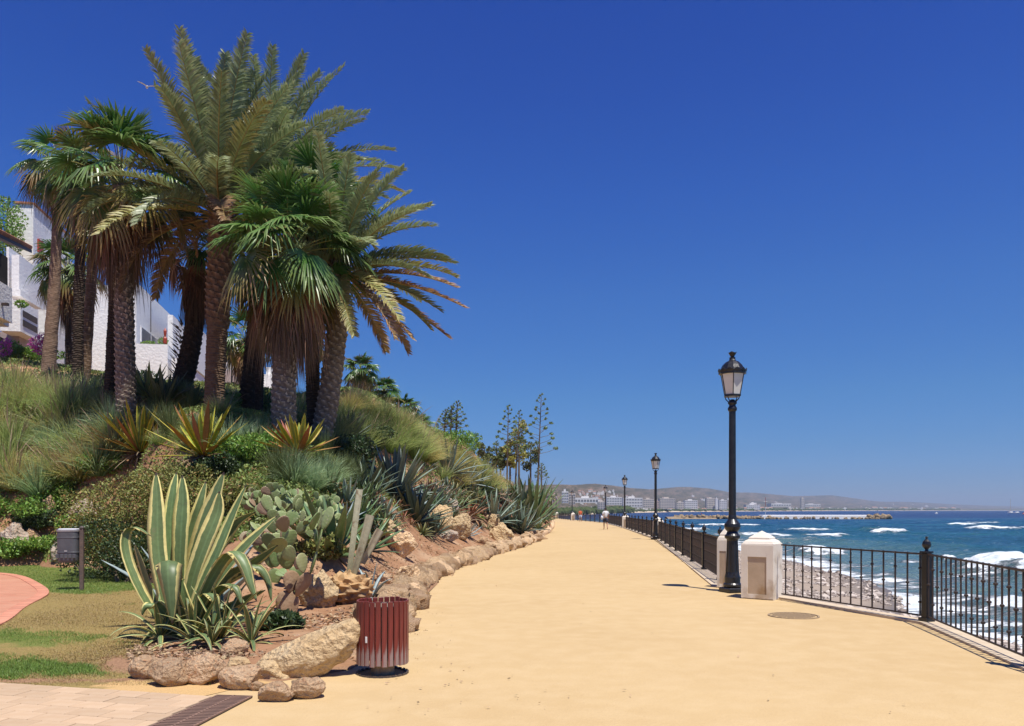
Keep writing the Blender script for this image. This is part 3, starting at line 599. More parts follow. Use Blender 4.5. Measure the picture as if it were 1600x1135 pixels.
f3 = noise(t, .75, 4, mp.outputs[0], .6); fm = mth(t, 'ADD', mth(t, 'ADD', s.outputs[0], ramp(t, f3, .3, .7, -.16, .16)), mth(t, 'ADD', ramp(t, f1, .25, .75, -.34, .34), ramp(t, f2, .3, .7, -.16, .16)))
fk = ramp(t, fm, .42, .66)
# wind-blown caps out at sea
mp2 = N(t, 'Mapping'); mp2.inputs['Scale'].default_value = (.05, .25, 1); t.links.new(v, mp2.inputs[0]); caps = mth(t, 'MULTIPLY', ramp(t, noise(t, 1.2, 6, mp2.outputs[0], .7), .68, .74), ramp(t, sp.outputs[1], 90, 200))
fk = mth(t, 'MAXIMUM', fk, mth(t, 'MULTIPLY', caps, .6))
fcol = mixc(t, ramp(t, f1, .35, .65), (.50, .58, .60), (.84, .86, .86)); col = mixc(t, fk, col, fcol); t.links.new(col, p.inputs['Base Color'])
t.links.new(ramp(t, fk, 0, 1, .22, .95), p.inputs['Roughness']); p.inputs['IOR'].default_value = 1.33
w1 = noise(t, 1.1, 7, mp.outputs[0], .62); w2 = noise(t, .16, 6, mp.outputs[0], .6)
h = mth(t, 'ADD', mth(t, 'MULTIPLY', w1, .35), mth(t, 'ADD', mth(t, 'MULTIPLY', w2, 1.0), mth(t, 'MULTIPLY', fk, .25))); bump(t, p, h, 1.6, .9)
MT['sea'] = m
o = mk('sea', V, Q, m, lf=np.stack([foam, shallow, foam*0], -1).reshape(-1, 3), smooth=True); tag(o, kind='structure')
ph = np.linspace(-.35, 1.25, 60); rr_ = np.array([330, 400, 520, 700, 1000, 1600, 2600, 4500, 9000, 20000.]); V = np.stack([(np.tan(ph)[None]*rr_[:, None]), np.repeat(rr_[:, None], 60, 1), np.full((10, 60), SEA)], -1).reshape(-1, 3)
i = np.arange(9)[:, None]*60; j = np.arange(59)[None]; Q = np.stack([i+j, i+j+1, i+61+j, i+60+j], -1).reshape(-1, 4)
a = Acc(); a.add(V, Q); a.add([(11, 5, SEA-.2), (600, 5, SEA-.2), (600, 330, SEA-.2), (11, 330, SEA-.2)], np.array([(0, 1, 2, 3)])); a.add([(11, -400, SEA), (2000, -400, SEA), (2000, 5, SEA), (11, 5, SEA)], np.array([(0, 1, 2, 3)]))
a.add([(311, 12, SEA-.02), (3000, 12, SEA-.02), (3000, 330, SEA-.02), (311, 330, SEA-.02)], np.array([(0, 1, 2, 3)]))
o = a.build('open_sea', m); tag(o, kind='structure')
# ------------------------------------------------------------------ promenade furniture
def make_lamp(label, loc, rz=0):
    t = thing('street_lamp', label, 'street lamp', loc, rz, 'cast iron lamps along the railing')
    a = Acc(); a.add(*bevbox(-.19, .19, -.19, .19, 0, .10, .02)); a.build('base', MT['black'], t)
    n = 24; prof = [(.15, .10), (.17, .12), (.175, .16), (.15, .19), (.15, .3), (.14, .33), (.128, .4), (.105, 1.0), (.11, 1.03), (.145, 1.06), (.15, 1.1), (.115, 1.14), (.10, 1.18), (.135, 1.22), (.155, 1.27), (.15, 1.33), (.11, 1.38), (.082, 1.42), (.078, 1.47), (.07, 1.5), (.064, 3.5), (.062, 3.55)]
    V, Q = lathe(prof, n); fl = (V[:, 2] > .38) & (V[:, 2] < 1.01); k = np.arange(len(V)) % n; V[fl & (k % 2 == 0), :2] *= .9
    mk('pole', V, Q, MT['black'], t)
    V, Q = lathe([(.0655, 1.82), (.0665, 1.83), (.0665, 1.91), (.0655, 1.92)], 16); mk('band', V, Q, MT['white'], t)
    V, Q = lathe([(.062, 3.5), (.085, 3.53), (.09, 3.57), (.07, 3.6), (.06, 3.63), (.085, 3.66), (.085, 3.69), (.03, 3.74), (.0, 3.74)], 16); mk('collar', V, Q, MT['black'], t, smooth=True)
    for i in range(4):                                       # curled brackets below the lantern
        u = np.linspace(0, 1, 8); r = .05+.11*np.sin(u*pi*.5)**.8; z = 3.68+.12*u; r[-1] -= .02
        p = np.stack([r*cos(i*pi/2+.4), r*sin(i*pi/2+.4), z], -1); V, Q = tube(p, .011, 5); mk('bracket', V, Q, MT['black'], t)
    K = 6; V, Q = lathe([(.0, 3.79), (.165, 3.79), (.175, 3.80), (.175, 3.83), (.15, 3.83), (0, 3.83)], K); mk('lantern_floor', V, Q, MT['black'], t)
    th = np.arange(K+1)/K*2*pi; rb, rt, zb, zt = .158, .235, 3.83, 4.235
    for i in range(K):
        c0, s0, c1, s1 = cos(th[i]), sin(th[i]), cos(th[i+1]), sin(th[i+1])
        A = np.array([(rb*c0, rb*s0, zb), (rb*c1, rb*s1, zb), (rt*c1, rt*s1, zt), (rt*c0, rt*s0, zt)]); B = A*[.965, .965, 1]
        mk('glass_pane', np.concatenate([A, B]), np.array([(0, 1, 2, 3), (7, 6, 5, 4), (0, 4, 5, 1), (1, 5, 6, 2), (2, 6, 7, 3), (3, 7, 4, 0)]), MT['glass'], t)
        V, Q = tube([(rb*1.01*c0, rb*1.01*s0, zb), (rt*1.01*c0, rt*1.01*s0, zt)], .011, 4); mk('glazing_bar', V, Q, MT['black'], t)
    V, Q = lathe([(.235, 4.22), (.262, 4.23), (.262, 4.27), (.24, 4.29), (.225, 4.33), (.19, 4.40), (.13, 4.46), (.07, 4.49), (.055, 4.52), (.06, 4.55), (0, 4.55)], 12); mk('roof', V, Q, MT['black'], t)
    V, Q = lathe([(.25, 4.24), (.268, 4.28), (.275, 4.33), (.262, 4.335), (.25, 4.28), (.25, 4.24)], 24); k = np.arange(len(V)) % 24; V[(V[:, 2] > 4.3) & (k % 2 == 0), 2] -= .045; mk('crown_rim', V, Q, MT['black'], t)
    V, Q = lathe([(.05, 4.54), (.035, 4.57), (.06, 4.61), (.085, 4.66), (.07, 4.655), (.03, 4.62), (0, 4.62)], 8); V[(V[:, 2] > 4.65) & (np.arange(len(V)) % 2 == 0), 2] -= .025; mk('finial', V, Q, MT['black'], t)
    return t
lampd = [(4.27, 15.5), (7.72, 43.0), (9.86, 70), (11.45, 98), (9.1, 121), (8.05, 146), (7.55, 172)]
lampl = ['tall black lamp standing between two cream pillars, largest of the row', 'black lamp on the railing pillar, second nearest of the row', 'black lamp beyond the walking man, third of the row',
         'small distant black lamp left of the walking man, fourth of the row', 'far black lamp behind the person in orange, fifth of the row', 'tiny black lamp at the bend, second from the row end', 'tiniest black lamp beside the far palm at the row end']
lamps = []
for k, (x, y) in enumerate(lampd):
    if k == 0: L0 = make_lamp(lampl[0], (x, y, 0), .35); continue
    c = copy_tree(L0); c.location = (x, y, .0 if k else 0); c['label'] = lampl[k]; c.rotation_euler = (0, 0, .35+k*.5)
# pillars
def make_pillar(label, loc, rz, w=.56):
    t = thing('fence_pillar', label, 'pillar', loc, rz, 'cream pillars of the promenade railing'); h = w/2
    prof = [(h, 0), (h, .99), (h-.005, 1.0), (h-.02, 1.002), (h-.035, 1.03), (h-.065, 1.055), (h-.10, 1.068), (h-.102, 1.10), (0, 1.225)]
    V, Q = lathe([(r*math.sqrt(2), z) for r, z in prof], 4, ph=pi/4); V = V*[1, .86, 1]; d = h*.86
    a = Acc(); a.add(V, Q); mkd = a.build('shaft', MT['pillar'], t)
    a = Acc(); e = .022
    for (x0, x1, z0, z1) in ((-h+.002, -h+.12, .02, .97), (h-.12, h-.002, .02, .97), (-h+.1205, h-.1205, .76, .97), (-h+.1205, h-.1205, .02, .09)): a.add(*box(x0, x1, -d-e, -d+.004, z0, z1))
    a.build('frame', MT['pillar'], t)
    V, Q = box(-h+.122, h-.122, -d-.006, -d+.003, .092, .758); mk('recessed_panel', V, Q, MT['panel'], t)
    return t
P0 = make_pillar('cream pillar with recessed tan panel right of the tall black lamp', (4.53, 14.5, 0), radians(-36), .58)
def pil(label, x, y, rz, w=1):
    c = copy_tree(P0); c.location = (x, y, 0); c.rotation_euler = (0, 0, rz); c['label'] = label; c.scale = (w, w, 1); return c
pil('narrow grey-shaded pillar half hidden behind the tall black lamp', 4.36, 16.4, radians(-36), .42)
pn = [(7.9, 43.2, 'white pillar carrying the second lamp of the railing'), (9.95, 70, 'white pillar under the third lamp, right of the walking man'), (11.5, 98, 'small white pillar under the fourth lamp'), (9.2, 120.5, 'tiny white pillar under the fifth lamp by the person in orange'), (8.15, 145, 'tiniest white pillar near the bend of the promenade')]
for x, y, l in pn: pil(l, x, y, radians(-15), .95)
# railing
V, Q = lathe([(.0125, .06), (.0125, .96)], 4, ph=pi/4); a = Acc(); a.add(V, Q); k1 = Acc(); 
def knot(z): return lathe([(.0, z-.024), (.025, z-.009), (.025, z+.009), (0, z+.024)], 6)
A1 = Acc(); A1.add(V, Q); A1.add(*knot(.52)); A2 = Acc(); A2.add(V, Q); A2.add(*knot(.74)); A2.add(*knot(.26))
def railing(p0, p1, bars, label, first_post=False, posts=None, detail=True):
    """railing between two points; posts = positions (0..1) of square posts with ball finials"""
    p0 = np.array(p0, float); p1 = np.array(p1, float); L = np.linalg.norm(p1-p0); ang = math.atan2(p1[1]-p0[1], p1[0]-p0[0])
    t = thing('railing', label, 'railing', (p0[0], p0[1], .035), ang, 'black iron railings along the sea wall')
    V, Q = bevbox(0, L, -.012, .012, .93, .955, .004); mk('top_rail', V, Q, MT['rail'], t); V, Q = bevbox(0, L, -.010, .010, .06, .082, .004); mk('bottom_rail', V, Q, MT['rail'], t)
    m1 = m2 = None; ps = posts or []
    for k in range(bars):
        x = (k+.5)/bars*L
        if any(abs(x-q*L) < .07 for q in ps): continue
        if k % 2 == 0:
            if m1 is None: m1 = A1.build('bar', MT['rail'], t); m1.location = (x, 0, 0)
            else: part('bar', m1, t, (x, 0, 0))
        else:
            if m2 is None: m2 = A2.build('bar', MT['rail'], t); m2.location = (x, 0, 0)
            else: part('bar', m2, t, (x, 0, 0))
    pm = None
    for q in ps:
        if pm is None:
            a = Acc(); a.add(*bevbox(-.052, .052, -.052, .052, 0, .96, .008)); a.add(*box(-.075, .075, -.075, .075, 0, .05)); a.add(*box(-.062, .062, -.062, .062, .962, .985))
            a.add(*lathe([(.028, .985), (.02, 1.01), (.03, 1.02), (.055, 1.05), (.06, 1.08), (.05, 1.12), (.02, 1.15), (.012, 1.165), (.022, 1.18), (.0, 1.195)], 10)); pm = a.build('post', MT['black'], t); pm.location = (q*L, 0, 0)
        else: part('post', pm, t, (q*L, 0, 0))
    return t
railing((4.8, 14.25), (5.83, 11.25), 14, 'black railing section between the cream pillar and the ball-topped post', posts=[1.0])
railing((5.83, 11.25), (5.20, 7.95), 19, 'black railing section nearest the camera at the right edge', posts=[1.0])
railing((5.20, 7.95), (5.14, 4.6), 18, 'black railing section just outside the right edge of the view', posts=[1.0])
railing((4.5, 16.7), (7.85, 42.9), 230, 'long black railing running from the tall lamp to the second lamp', posts=[.045+k*.1215 for k in range(8)])
railing((7.9, 43.5), (9.93, 69.8), 220, 'black railing between the second and third lamps', posts=[(k+1)*.12 for k in range(8)])
railing((9.97, 70.3), (11.4, 97.6), 200, 'black railing between the third and fourth lamps behind the walking man', posts=[(k+1)*.12 for k in range(8)])
railing((11.4, 98.3), (9.25, 120.2), 90, 'far dark railing between the fourth and fifth lamps', posts=[(k+1)*.14 for k in range(6)])
railing((9.2, 120.8), (8.2, 144.8), 90, 'farthest dark railing near the bend', posts=[(k+1)*.14 for k in range(6)])
railing((8.15, 145.3), (8.0, 171), 60, 'railing beyond the bend, seen as a thin dark line', posts=[(k+1)*.14 for k in range(6)])
# red slatted bin
tb = thing('litter_bin', 'red-brown round bin of upright wooden slats at the promenade edge', 'litter bin', (-1.265, 7.82, .005), radians(20))
r = .243; n = 26
V, Q = bevbox(-.0245, .0245, -.009, .009, 0, .615, .003); sm = None
rr = random.Random(8)
for k in range(n):
    q = k/n*2*pi; z = .105+rr.uniform(-.006, .006)
    if sm is None: sm = mk('slat', V, Q, MT['slat'], tb); o = sm
    else: o = part('slat', sm, tb)
    o.location = (r*cos(q), r*sin(q), z); o.rotation_euler = (0, 0, q+pi/2+rr.uniform(-.06, .06))
V, Q = lathe([(.19, .17), (.205, .66), (.2, .66), (.185, .18)], 24); mk('liner', V, Q, MT['kerbcon'], tb)
for z in (.16, .64):
    V, Q = lathe([(.205, z), (.231, z), (.231, z+.03), (.205, z+.03), (.205, z)], 26); mk('hoop', V, Q, MT['darkmetal'], tb)
V, Q = lathe([(.115, 0), (.115, .17), (.0, .17)], 20); mk('pedestal', V, Q, MT['rust'], tb)
V, Q = lathe([(.0, .16), (.228, .16), (.228, .175), (0, .175)], 26); mk('floor_plate', V, Q, MT['darkmetal'], tb)
a = Acc()
for k in range(26):
    q = (k+.5)/26*2*pi; V, Q = box(-.016, .016, -.004, .004, .0, .02); a.add(rotz(V, q+pi/2)+[.25*cos(q), .25*sin(q), 0], Q)
a.add(*lathe([(.225, .0), (.25, .0), (.25, .012), (.225, .012)], 26)); a.build('ground_ring', MT['darkmetal'], tb)
V, Q = bevbox(-.012, .012, -.004, .002, -.03, .03, .003); q = radians(-118-20); mk('sticker', rotz(V, q+pi/2)+[.2535*cos(q), .2535*sin(q), .36], Q, MT['white'], tb)
# grey bin on a post on the lawn
gb = thing('post_bin', 'grey metal bin with white liner bag hung on a wooden post on the lawn', 'litter bin', (-8.55, 15.9, 0), radians(6))
a = Acc(); a.add(*bevbox(-.035, .035, -.035, .035, -.1, 1.22, .006)); a.build('post', MT['woodpost'], gb)
V, Q = lathe([(0, 1.22), (.045, 1.22), (.05, 1.25), (.03, 1.275), (0, 1.285)], 10); mk('cap', V, Q, MT['darkmetal'], gb)
def rbox(w, d, z0, z1, tw=0):      # rounded oblong section
    th = np.linspace(0, 2*pi, 32, endpoint=False); c = np.sign(np.cos(th))*np.abs(np.cos(th))**.45*w/2; s = np.sign(np.sin(th))*np.abs(np.sin(th))**.6*d/2
    return c, s
def bands(prof, mat, name, cx=-.245, w=.40, d=.28):
    c, s = rbox(w, d, 0, 0); V = np.concatenate([np.stack([cx+c*f, s*f, c*0+(z-.42)*1.12+.56], -1) for f, z in prof]); n = 32; i = np.arange(len(prof)-1)[:, None]*n; j = np.arange(n)[None]; jn = (j+1) % n
    return mk(name, V, np.stack([i+j, i+jn, i+n+jn, i+n+j], -1).reshape(-1, 4), mat, gb)
bands([(0, .42), (.8, .42), (.93, .46), (.96, .52), (.99, .98), (.9, .98), (.88, .55), (0, .55)], MT['binbody'], 'body')
bands([(1.005, .965), (1.04, .97), (1.04, 1.0), (.93, 1.0), (.93, .97)], MT['binrim'], 'rim')
for z in (.86, .60): bands([(.99, z-.012), (1.015, z-.008), (1.015, z+.008), (.99, z+.012)], MT['binbody'], 'rib')
a = Acc()
for k in range(5): V, Q = bevbox(-.425+k*.078, -.37+k*.078, -.147, -.135, .65, .73, .004); a.add(V, Q)
a.build('lower_panels', MT['binbody'], gb)
V, Q = box(-.27, -.215, -.147, -.139, .775, .805); mk('badge', V, Q, MT['binrim'], gb)
bands([(.92, .96), (.93, 1.01), (.8, 1.02), (.78, .93)], MT['bag'], 'liner_bag')
V, Q = tube([(-.03, 0, .38), (-.08, 0, .48), (-.17, 0, .55), (-.27, 0, .565)], .012, 6); mk('bracket', V, Q, MT['darkmetal'], gb)
# border of rough stones along the planting bed
sb = thing('stone_border', 'low border of rough yellow and pink stones between bed and promenade', 'stone border', (0, 0, 0))
rr = random.Random(6); meshes = []
for k in range(12):
    V, Fc = rock(100+k, (.6, .6, .6), 3, 7, .15, .3); meshes.append(None)
    o = mk('stone', V, Fc, MT['rockorange'] if k % 3 else MT['rockpink'], sb, smooth=True); meshes[k] = o
used = [False]*12; seg = np.linalg.norm(np.diff(KERB, axis=0), axis=1); cs_ = np.concatenate([[0], np.cumsum(seg)]); s = 2.2; cnt = 0
while s < cs_[-1]-95 and cnt < 262:
    x = np.interp(s, cs_, KERB[:, 0]); y = np.interp(s, cs_, KERB[:, 1]); st = .23 if y < 30 else .34 if y < 60 else .9
    for row in range(2):
        if cnt >= 290: break
        k = rr.randrange(12); off = (.02, -.2)[row]; w = (.3 if y < 30 else .46)*rr.uniform(.6, 1.6); 
        loc = (x+off+rr.uniform(-.03, .03), y+rr.uniform(-.1, .1), (.08, .2)[row]+rr.uniform(-.03, .03)); ro = (rr.uniform(-.5, .5), rr.uniform(-.5, .5), rr.uniform(0, 6.3)); sc = (w*rr.uniform(.7, 1.2), w*rr.uniform(.7, 1.7), (.36 if row == 0 else .24)*rr.uniform(.7, 1.45))
        if not used[k]: o = meshes[k]; used[k] = True; o.location = loc; o.rotation_euler = ro; o.scale = sc
        else: part('stone', meshes[k], sb, loc, ro, sc)
        cnt += 1
    s += st
# a rough mortared core so that no gap shows
kk = np.concatenate([np.linspace(1.9, 20, 700), np.linspace(20.05, cs_[-1]-60, 700)]); x = np.interp(kk, cs_, KERB[:, 0]); y = np.interp(kk, cs_, KERB[:, 1])
prof = [(.05, -.1), (.08, .04), (.07, .12), (.05, .2), (-.03, .245), (-.14, .25), (-.28, .24), (-.4, .22), (-.5, .1)]
V = np.concatenate([np.stack([x+a_, y, x*0+b_], -1) for a_, b_ in prof]); V += (ring_noise(V*[.6, 1, .5], 7, 5)*.07)[:, None]*[1, .3, .6]+(ring_noise(V, 16, 6)*.03)[:, None]*[1, 0, 1]; m_ = len(kk)
i = np.arange(len(prof)-1)[:, None]*m_; j = np.arange(m_-1)[None]; mk('rubble_core', V, np.stack([i+j, i+m_+j, i+m_+j+1, i+j+1], -1).reshape(-1, 4), MT['rockorange'], sb, smooth=True)
# boulders
def boulder(px, py, wpx, hpx, label, mat='rock', seed=0, D=None, depth=.8, sub=4, rough=.1, rz=0, sink=.12, planes=12, name='boulder', tilt=0):
    q = hit(px, py+hpx/2*.9) if D is None else P(px, py+hpx/2, D)
    D = q[1]; w = wpx/F*D; h = hpx/F*D; V, Fc = rock(seed, (w/2*1.12, w/2*depth, h/2*1.15), sub, planes, rough, .1)
    V[:, 2] += V[:, 0]*tilt
    V = rotz(V, rz)
    o = mk(name, V, Fc, MT[mat], smooth=True); o.location = (q[0], D+.0, q[2]+h/2-sink*h); return tag(o, label, 'rock')
B = [(232, 1044, 52, 34, 'smallest grey-brown stone at the left end of the bed front', 'rockpink'), (263, 1051, 58, 44, 'round pinkish-beige stone second from left in the bed front', 'rockpink'), (321, 1048, 58, 44, 'round pink stone with a rusty patch, third from left in the bed front', 'rockpink'),
     (378, 1057, 62, 38, 'flat pink stone left of the long yellow boulder', 'rockpink'), (430, 1082, 50, 28, 'low beige stone on the sand nearest the camera', 'rockpink'), (479, 1074, 52, 32, 'rounded beige stone on the sand below the long boulder', 'rockpink'), (402, 1072, 24, 16, 'little stone wedged between the flat pink and the low beige stone', 'rockpink')]
for k, (px, py, w, h, l, m_) in enumerate(B): boulder(px, py, w*1.06, h*1.1, l, m_, 200+k, 2000/(py+h/2-HZ), .8, 4, .05, sink=.02, planes=8)
o = boulder(482, 1026, 168, 78, 'long yellow boulder lying diagonally beside the slatted bin', 'rock', 221, 7.72, .36, 5, .07, sink=-.02, tilt=.42)
boulder(425, 1048, 60, 36, 'pitted yellow lump under the left end of the long boulder', 'rock', 222, 7.6, .8, 4, .12)
boulder(372, 1036, 40, 24, 'little yellowish stone behind the pink front stones', 'rock', 223, 8.0, .8)
boulder(365, 1010, 46, 26, 'buried brown stone among the variegated agave pups', 'rockpink', 224, 8.7, .8)
for k, (px, py, w, h, l, m_) in enumerate([
    (500, 925, 75, 70, 'pale yellow boulder behind the prickly pear trunk', 'rock'), (625, 850, 62, 46, 'brown holed rock below the agaves left of the bare soil', 'rockorange'), (600, 830, 60, 40, 'yellow-brown rock beside the holed rock', 'rock'),
    (690, 812, 46, 56, 'pale yellow rock at the left of the cluster above the bare soil', 'rock'), (715, 822, 54, 50, 'tall pale yellow rock with dark underside above the bare soil', 'rock'), (700, 838, 40, 22, 'small pale stone at the foot of the yellow rock cluster', 'rockgrey'),
    (783, 832, 44, 40, 'yellow rock left of the small blue agave by the border', 'rock'), (770, 815, 30, 28, 'small yellow rock behind the one by the border', 'rock'), (757, 845, 26, 18, 'low pink rock on the soil near the border', 'rockpink'), (705, 792, 36, 30, 'grey rock draped with dead leaves under the blue agave', 'rockgrey'),
    (135, 800, 66, 52, 'big pitted pale boulder behind the grey post bin', 'rockgrey'), (75, 808, 34, 48, 'pinkish rock below the fountain grass left of the pitted boulder', 'rockpink'), (22, 838, 56, 46, 'large pink and grey rock at the left edge of the bank foot', 'rockgrey'), (8, 862, 34, 30, 'low reddish rock at the far left of the bank foot', 'rockpink'),
    (88, 862, 26, 36, 'narrow pale rock behind the grey bin', 'rockgrey'), (52, 850, 30, 30, 'shaded brown rock in the ferny corner of the bank', 'rockpink'), (640, 905, 42, 40, 'orange rock closing the border stones behind the bin', 'rockorange'), (600, 905, 40, 28, 'flat stone beside the cut agave heart', 'rockpink')]):
    boulder(px, py, w*.76, h*.84, l, m_, 240+k, None, .8, 5, .17, sink=.12, planes=14)
# leaf litter on the bare soil
rg = np.random.RandomState(3); n = 14000; px = np.concatenate([rg.uniform(560, 800, n//2), rg.uniform(200, 620, n//2)]); py = np.concatenate([rg.uniform(815, 900, n//2), rg.uniform(930, 1060, n//2)])
d = 1/np.concatenate([rg.uniform(1/34., 1/14., n//2), rg.uniform(1/14., 1/8.3, n//2)]); x = (px-800)/F*d; z = H(x, d); ok = (z > -.05) & (d > 8.0); x, d, z = x[ok], d[ok], z[ok]
def leafbits(c, rg, size, flat=.3):
    n = len(c); a_ = rg.normal(size=(n, 3))*[1, 1, flat]; a_ /= np.linalg.norm(a_, axis=1)[:, None]; b_ = np.cross(a_, rg.normal(size=(n, 3))*[flat, flat, 1]+1e-6); b_ /= np.linalg.norm(b_, axis=1)[:, None]
    s_ = (size*rg.uniform(.6, 1.4, n))[:, None]; V = np.stack([c-a_*s_, c+b_*s_*.38, c+a_*s_, c-b_*s_*.38], 1); r_ = rg.rand(n)
    lf = np.stack([np.stack([r_*0, r_*0+v, r_], -1) for v in (0, .5, 1, .5)], 1); return V.reshape(-1, 3), (np.arange(n)[:, None]*4+np.arange(4)), lf.reshape(-1, 3)
V, Q, lf = leafbits(np.stack([x, d, np.maximum(z, .02)+.015], -1), rg, .035, .3); o = mk('leaf_litter', V, Q, MT['litter'], lf=lf); tag(o, 'dry brown leaf litter scattered on the bare soil of the bed', 'leaf litter', kind='stuff')
n = 900; yy = 1/rg.uniform(1/40, 1/8.5, n); xx = kx(yy)+.06+rg.gamma(1.0, .07, n); V0, F0 = ico(0) if False else ico(1)
sz = rg.uniform(.003, .009, n); Vs = V0[None]*sz[:, None, None]+np.stack([xx, yy, sz*0+.012], -1)[:, None]; Fp = (np.arange(n)[:, None, None]*len(V0)+F0[None]).reshape(-1, 3)
o = mk('gravel', Vs.reshape(-1, 3), Fp, MT['rockorange']); tag(o, 'loose grit along the foot of the stone border', 'gravel', kind='stuff')
n = 110; yy = 1/rg.uniform(1/40, 1/6.2, n); xx = kx(yy)+.2+rg.gamma(1.0, .9, n); xx = np.minimum(xx, wx(yy)-.3); xx = np.where(yy < 8.4, np.maximum(xx, -1.5), xx)
V, Q, lf = leafbits(np.stack([xx, yy, yy*0+.02], -1), rg, .018, .2); o = mk('fallen_leaves', V, Q, MT['litter'], lf=lf); tag(o, 'a few small dry leaves blown over the yellow sand of the promenade', 'fallen leaves', kind='stuff')
# ------------------------------------------------------------------ people
def skinned(name, pts, edges, rads, mat, parent=None, root=0):
    me = bpy.data.meshes.new(name); me.from_pydata([tuple(p) for p in pts], edges, []); o = bpy.data.objects.new(name, me); C.objects.link(o)
    m_ = o.modifiers.new('s', 'SKIN'); 
    for i, r in enumerate(rads): me.skin_vertices[0].data[i].radius = (r, r)
    me.skin_vertices[0].data[root].use_root = True
    s_ = o.modifiers.new('u', 'SUBSURF'); s_.levels = 1; s_.render_levels = 1; me.materials.append(mat)
    dgr = bpy.context.evaluated_depsgraph_get(); ev = bpy.data.meshes.new_from_object(o.evaluated_get(dgr)); o.modifiers.clear(); o.data = ev
    ev.materials.clear(); ev.materials.append(mat)
    for p_ in ev.polygons: p_.use_smooth = True
    if parent: o.parent = parent
    return o
MT['skin'] = simple('skin', (.45, .25, .16), None, 5, .6); MT['hair'] = simple('dark_hair', (.03, .02, .015), None, 5, .7)
def cloth(n_, c): return simple(n_, c, None, 6, .85)
def person(label, x, y, h, face, shirt, shorts, hair='hair', bare=False, stride=.22, bag=None):
    t = thing('person', label, 'person', (x, y, .0), face); k = h/1.75; f = stride
    J = dict(pel=(0, 0, .93), wai=(0, .01, 1.08), che=(0, .02, 1.32), nk=(0, .01, 1.47), hd=(0, .03, 1.58), ht=(0, .02, 1.70),
             hl=(-.1, 0, .90), kl=(-.11, f*.75, .49), al=(-.11, f*.55, .1), tl=(-.12, f*.55+.17, .03), hr=(.1, 0, .90), kr=(.11, -f*.35, .48), ar=(.11, -f*1.35, .13), tr=(.12, -f*1.35+.15, .03),
             sl=(-.17, .01, 1.41), el=(-.24, -.08, 1.13), wl=(-.25, .03, .9), fl=(-.25, .07, .8), sr=(.17, .01, 1.41), er=(.24, .06, 1.13), wr=(.25, .17, .93), fr=(.25, .21, .84))
    R = dict(pel=.135, wai=.12, che=.14, nk=.055, hd=.095, ht=.06, hl=.09, kl=.056, al=.038, tl=.03, hr=.09, kr=.056, ar=.038, tr=.03, sl=.055, el=.04, wl=.028, fl=.03, sr=.055, er=.04, wr=.028, fr=.03)
    names = list(J); E = ['pel-wai', 'wai-che', 'che-nk', 'nk-hd', 'hd-ht', 'pel-hl', 'hl-kl', 'kl-al', 'al-tl', 'pel-hr', 'hr-kr', 'kr-ar', 'ar-tr', 'che-sl', 'sl-el', 'el-wl', 'wl-fl', 'che-sr', 'sr-er', 'er-wr', 'wr-fr']
    ed = [tuple(names.index(a_) for a_ in e.split('-')) for e in E]
    skinned('body', [tuple(v*k for v in J[n_]) for n_ in names], ed, [R[n_]*k for n_ in names], MT['skin'], t)
    def sub(nm, js, es, grow, mat, tw={}):
        ix = {n_: i for i, n_ in enumerate(js)}; pts = []
        for n_ in js:
            if '*' in n_: a_, b_, w = n_.split('*'); p_ = np.array(J[a_])*(1-float(w))+np.array(J[b_])*float(w)
            else: p_ = np.array(J[n_])
            pts.append(tuple(p_*k))
        rd = [(R[n_.split('*')[0]]+grow)*k for n_ in js]; return skinned(nm, pts, [tuple(ix[q] for q in e) for e in es], rd, mat, t)
    if not bare: sub('shirt', ['pel', 'wai', 'che', 'che*nk*.6', 'sl', 'sl*el*.75', 'sr', 'sr*er*.75'], [('pel', 'wai'), ('wai', 'che'), ('che', 'che*nk*.6'), ('che', 'sl'), ('sl', 'sl*el*.75'), ('che', 'sr'), ('sr', 'sr*er*.75')], .022, shirt)
    sub('shorts', ['pel', 'pel*wai*.4', 'hl', 'hl*kl*.85', 'hr', 'hr*kr*.85'], [('pel', 'pel*wai*.4'), ('pel', 'hl'), ('hl', 'hl*kl*.85'), ('pel', 'hr'), ('hr', 'hr*kr*.85')], .026, shorts)
    V, Fc = ico(2); V = V*[.1, .115, .105]; V = V[:]; V[:, 2] = np.where(V[:, 1] > .02, np.maximum(V[:, 2], .03), V[:, 2]); mk('hair', (V+[0, .015, 1.645])*k, Fc, MT[hair], t, smooth=True)
    if bag: V, Fc = ico(2); mk('bag', (V*[.09, .16, .17]+[-.3, -.05, .95])*k, Fc, bag, t, smooth=True)
    return t
cw, cd, co, cr_ = cloth('white_cotton', (.75, .76, .78)), cloth('dark_navy_cotton', (.03, .035, .06)), cloth('orange_cotton', (.75, .16, .06)), cloth('red_cotton', (.6, .07, .04)); cb = cloth('pale_blue_cotton', (.45, .5, .6))
person('person in white shirt and dark shorts carrying a bag, walking away beside the railing', 7.55, 64.5, 1.8, 0, cw, cd, bag=cw)
person('person in orange top and pale shorts far along the promenade', 9.15, 107, 1.72, pi, co, cb, stride=.15)
person('person in red top near the bend of the promenade', 6.2, 131, 1.72, 2.8, cr_, cd, stride=.12)
person('person with bare shoulders and red shorts just left of the one in red', 5.6, 134, 1.7, 3.0, cr_, cr_, bare=True, stride=.12)
for k, (px, py, D, l) in enumerate([(1040, 806, 215, 'distant person in white on the beach above the railing posts'), (1096, 804, 330, 'distant person in pink standing on the rocky spit')]):
    q = P(px, py, D); o = person(l, q[0], D, 1.75, 1.5*k, cw if k == 0 else cr_, cb, stride=.05); o.location.z = -2.25 if k == 0 else -1.3
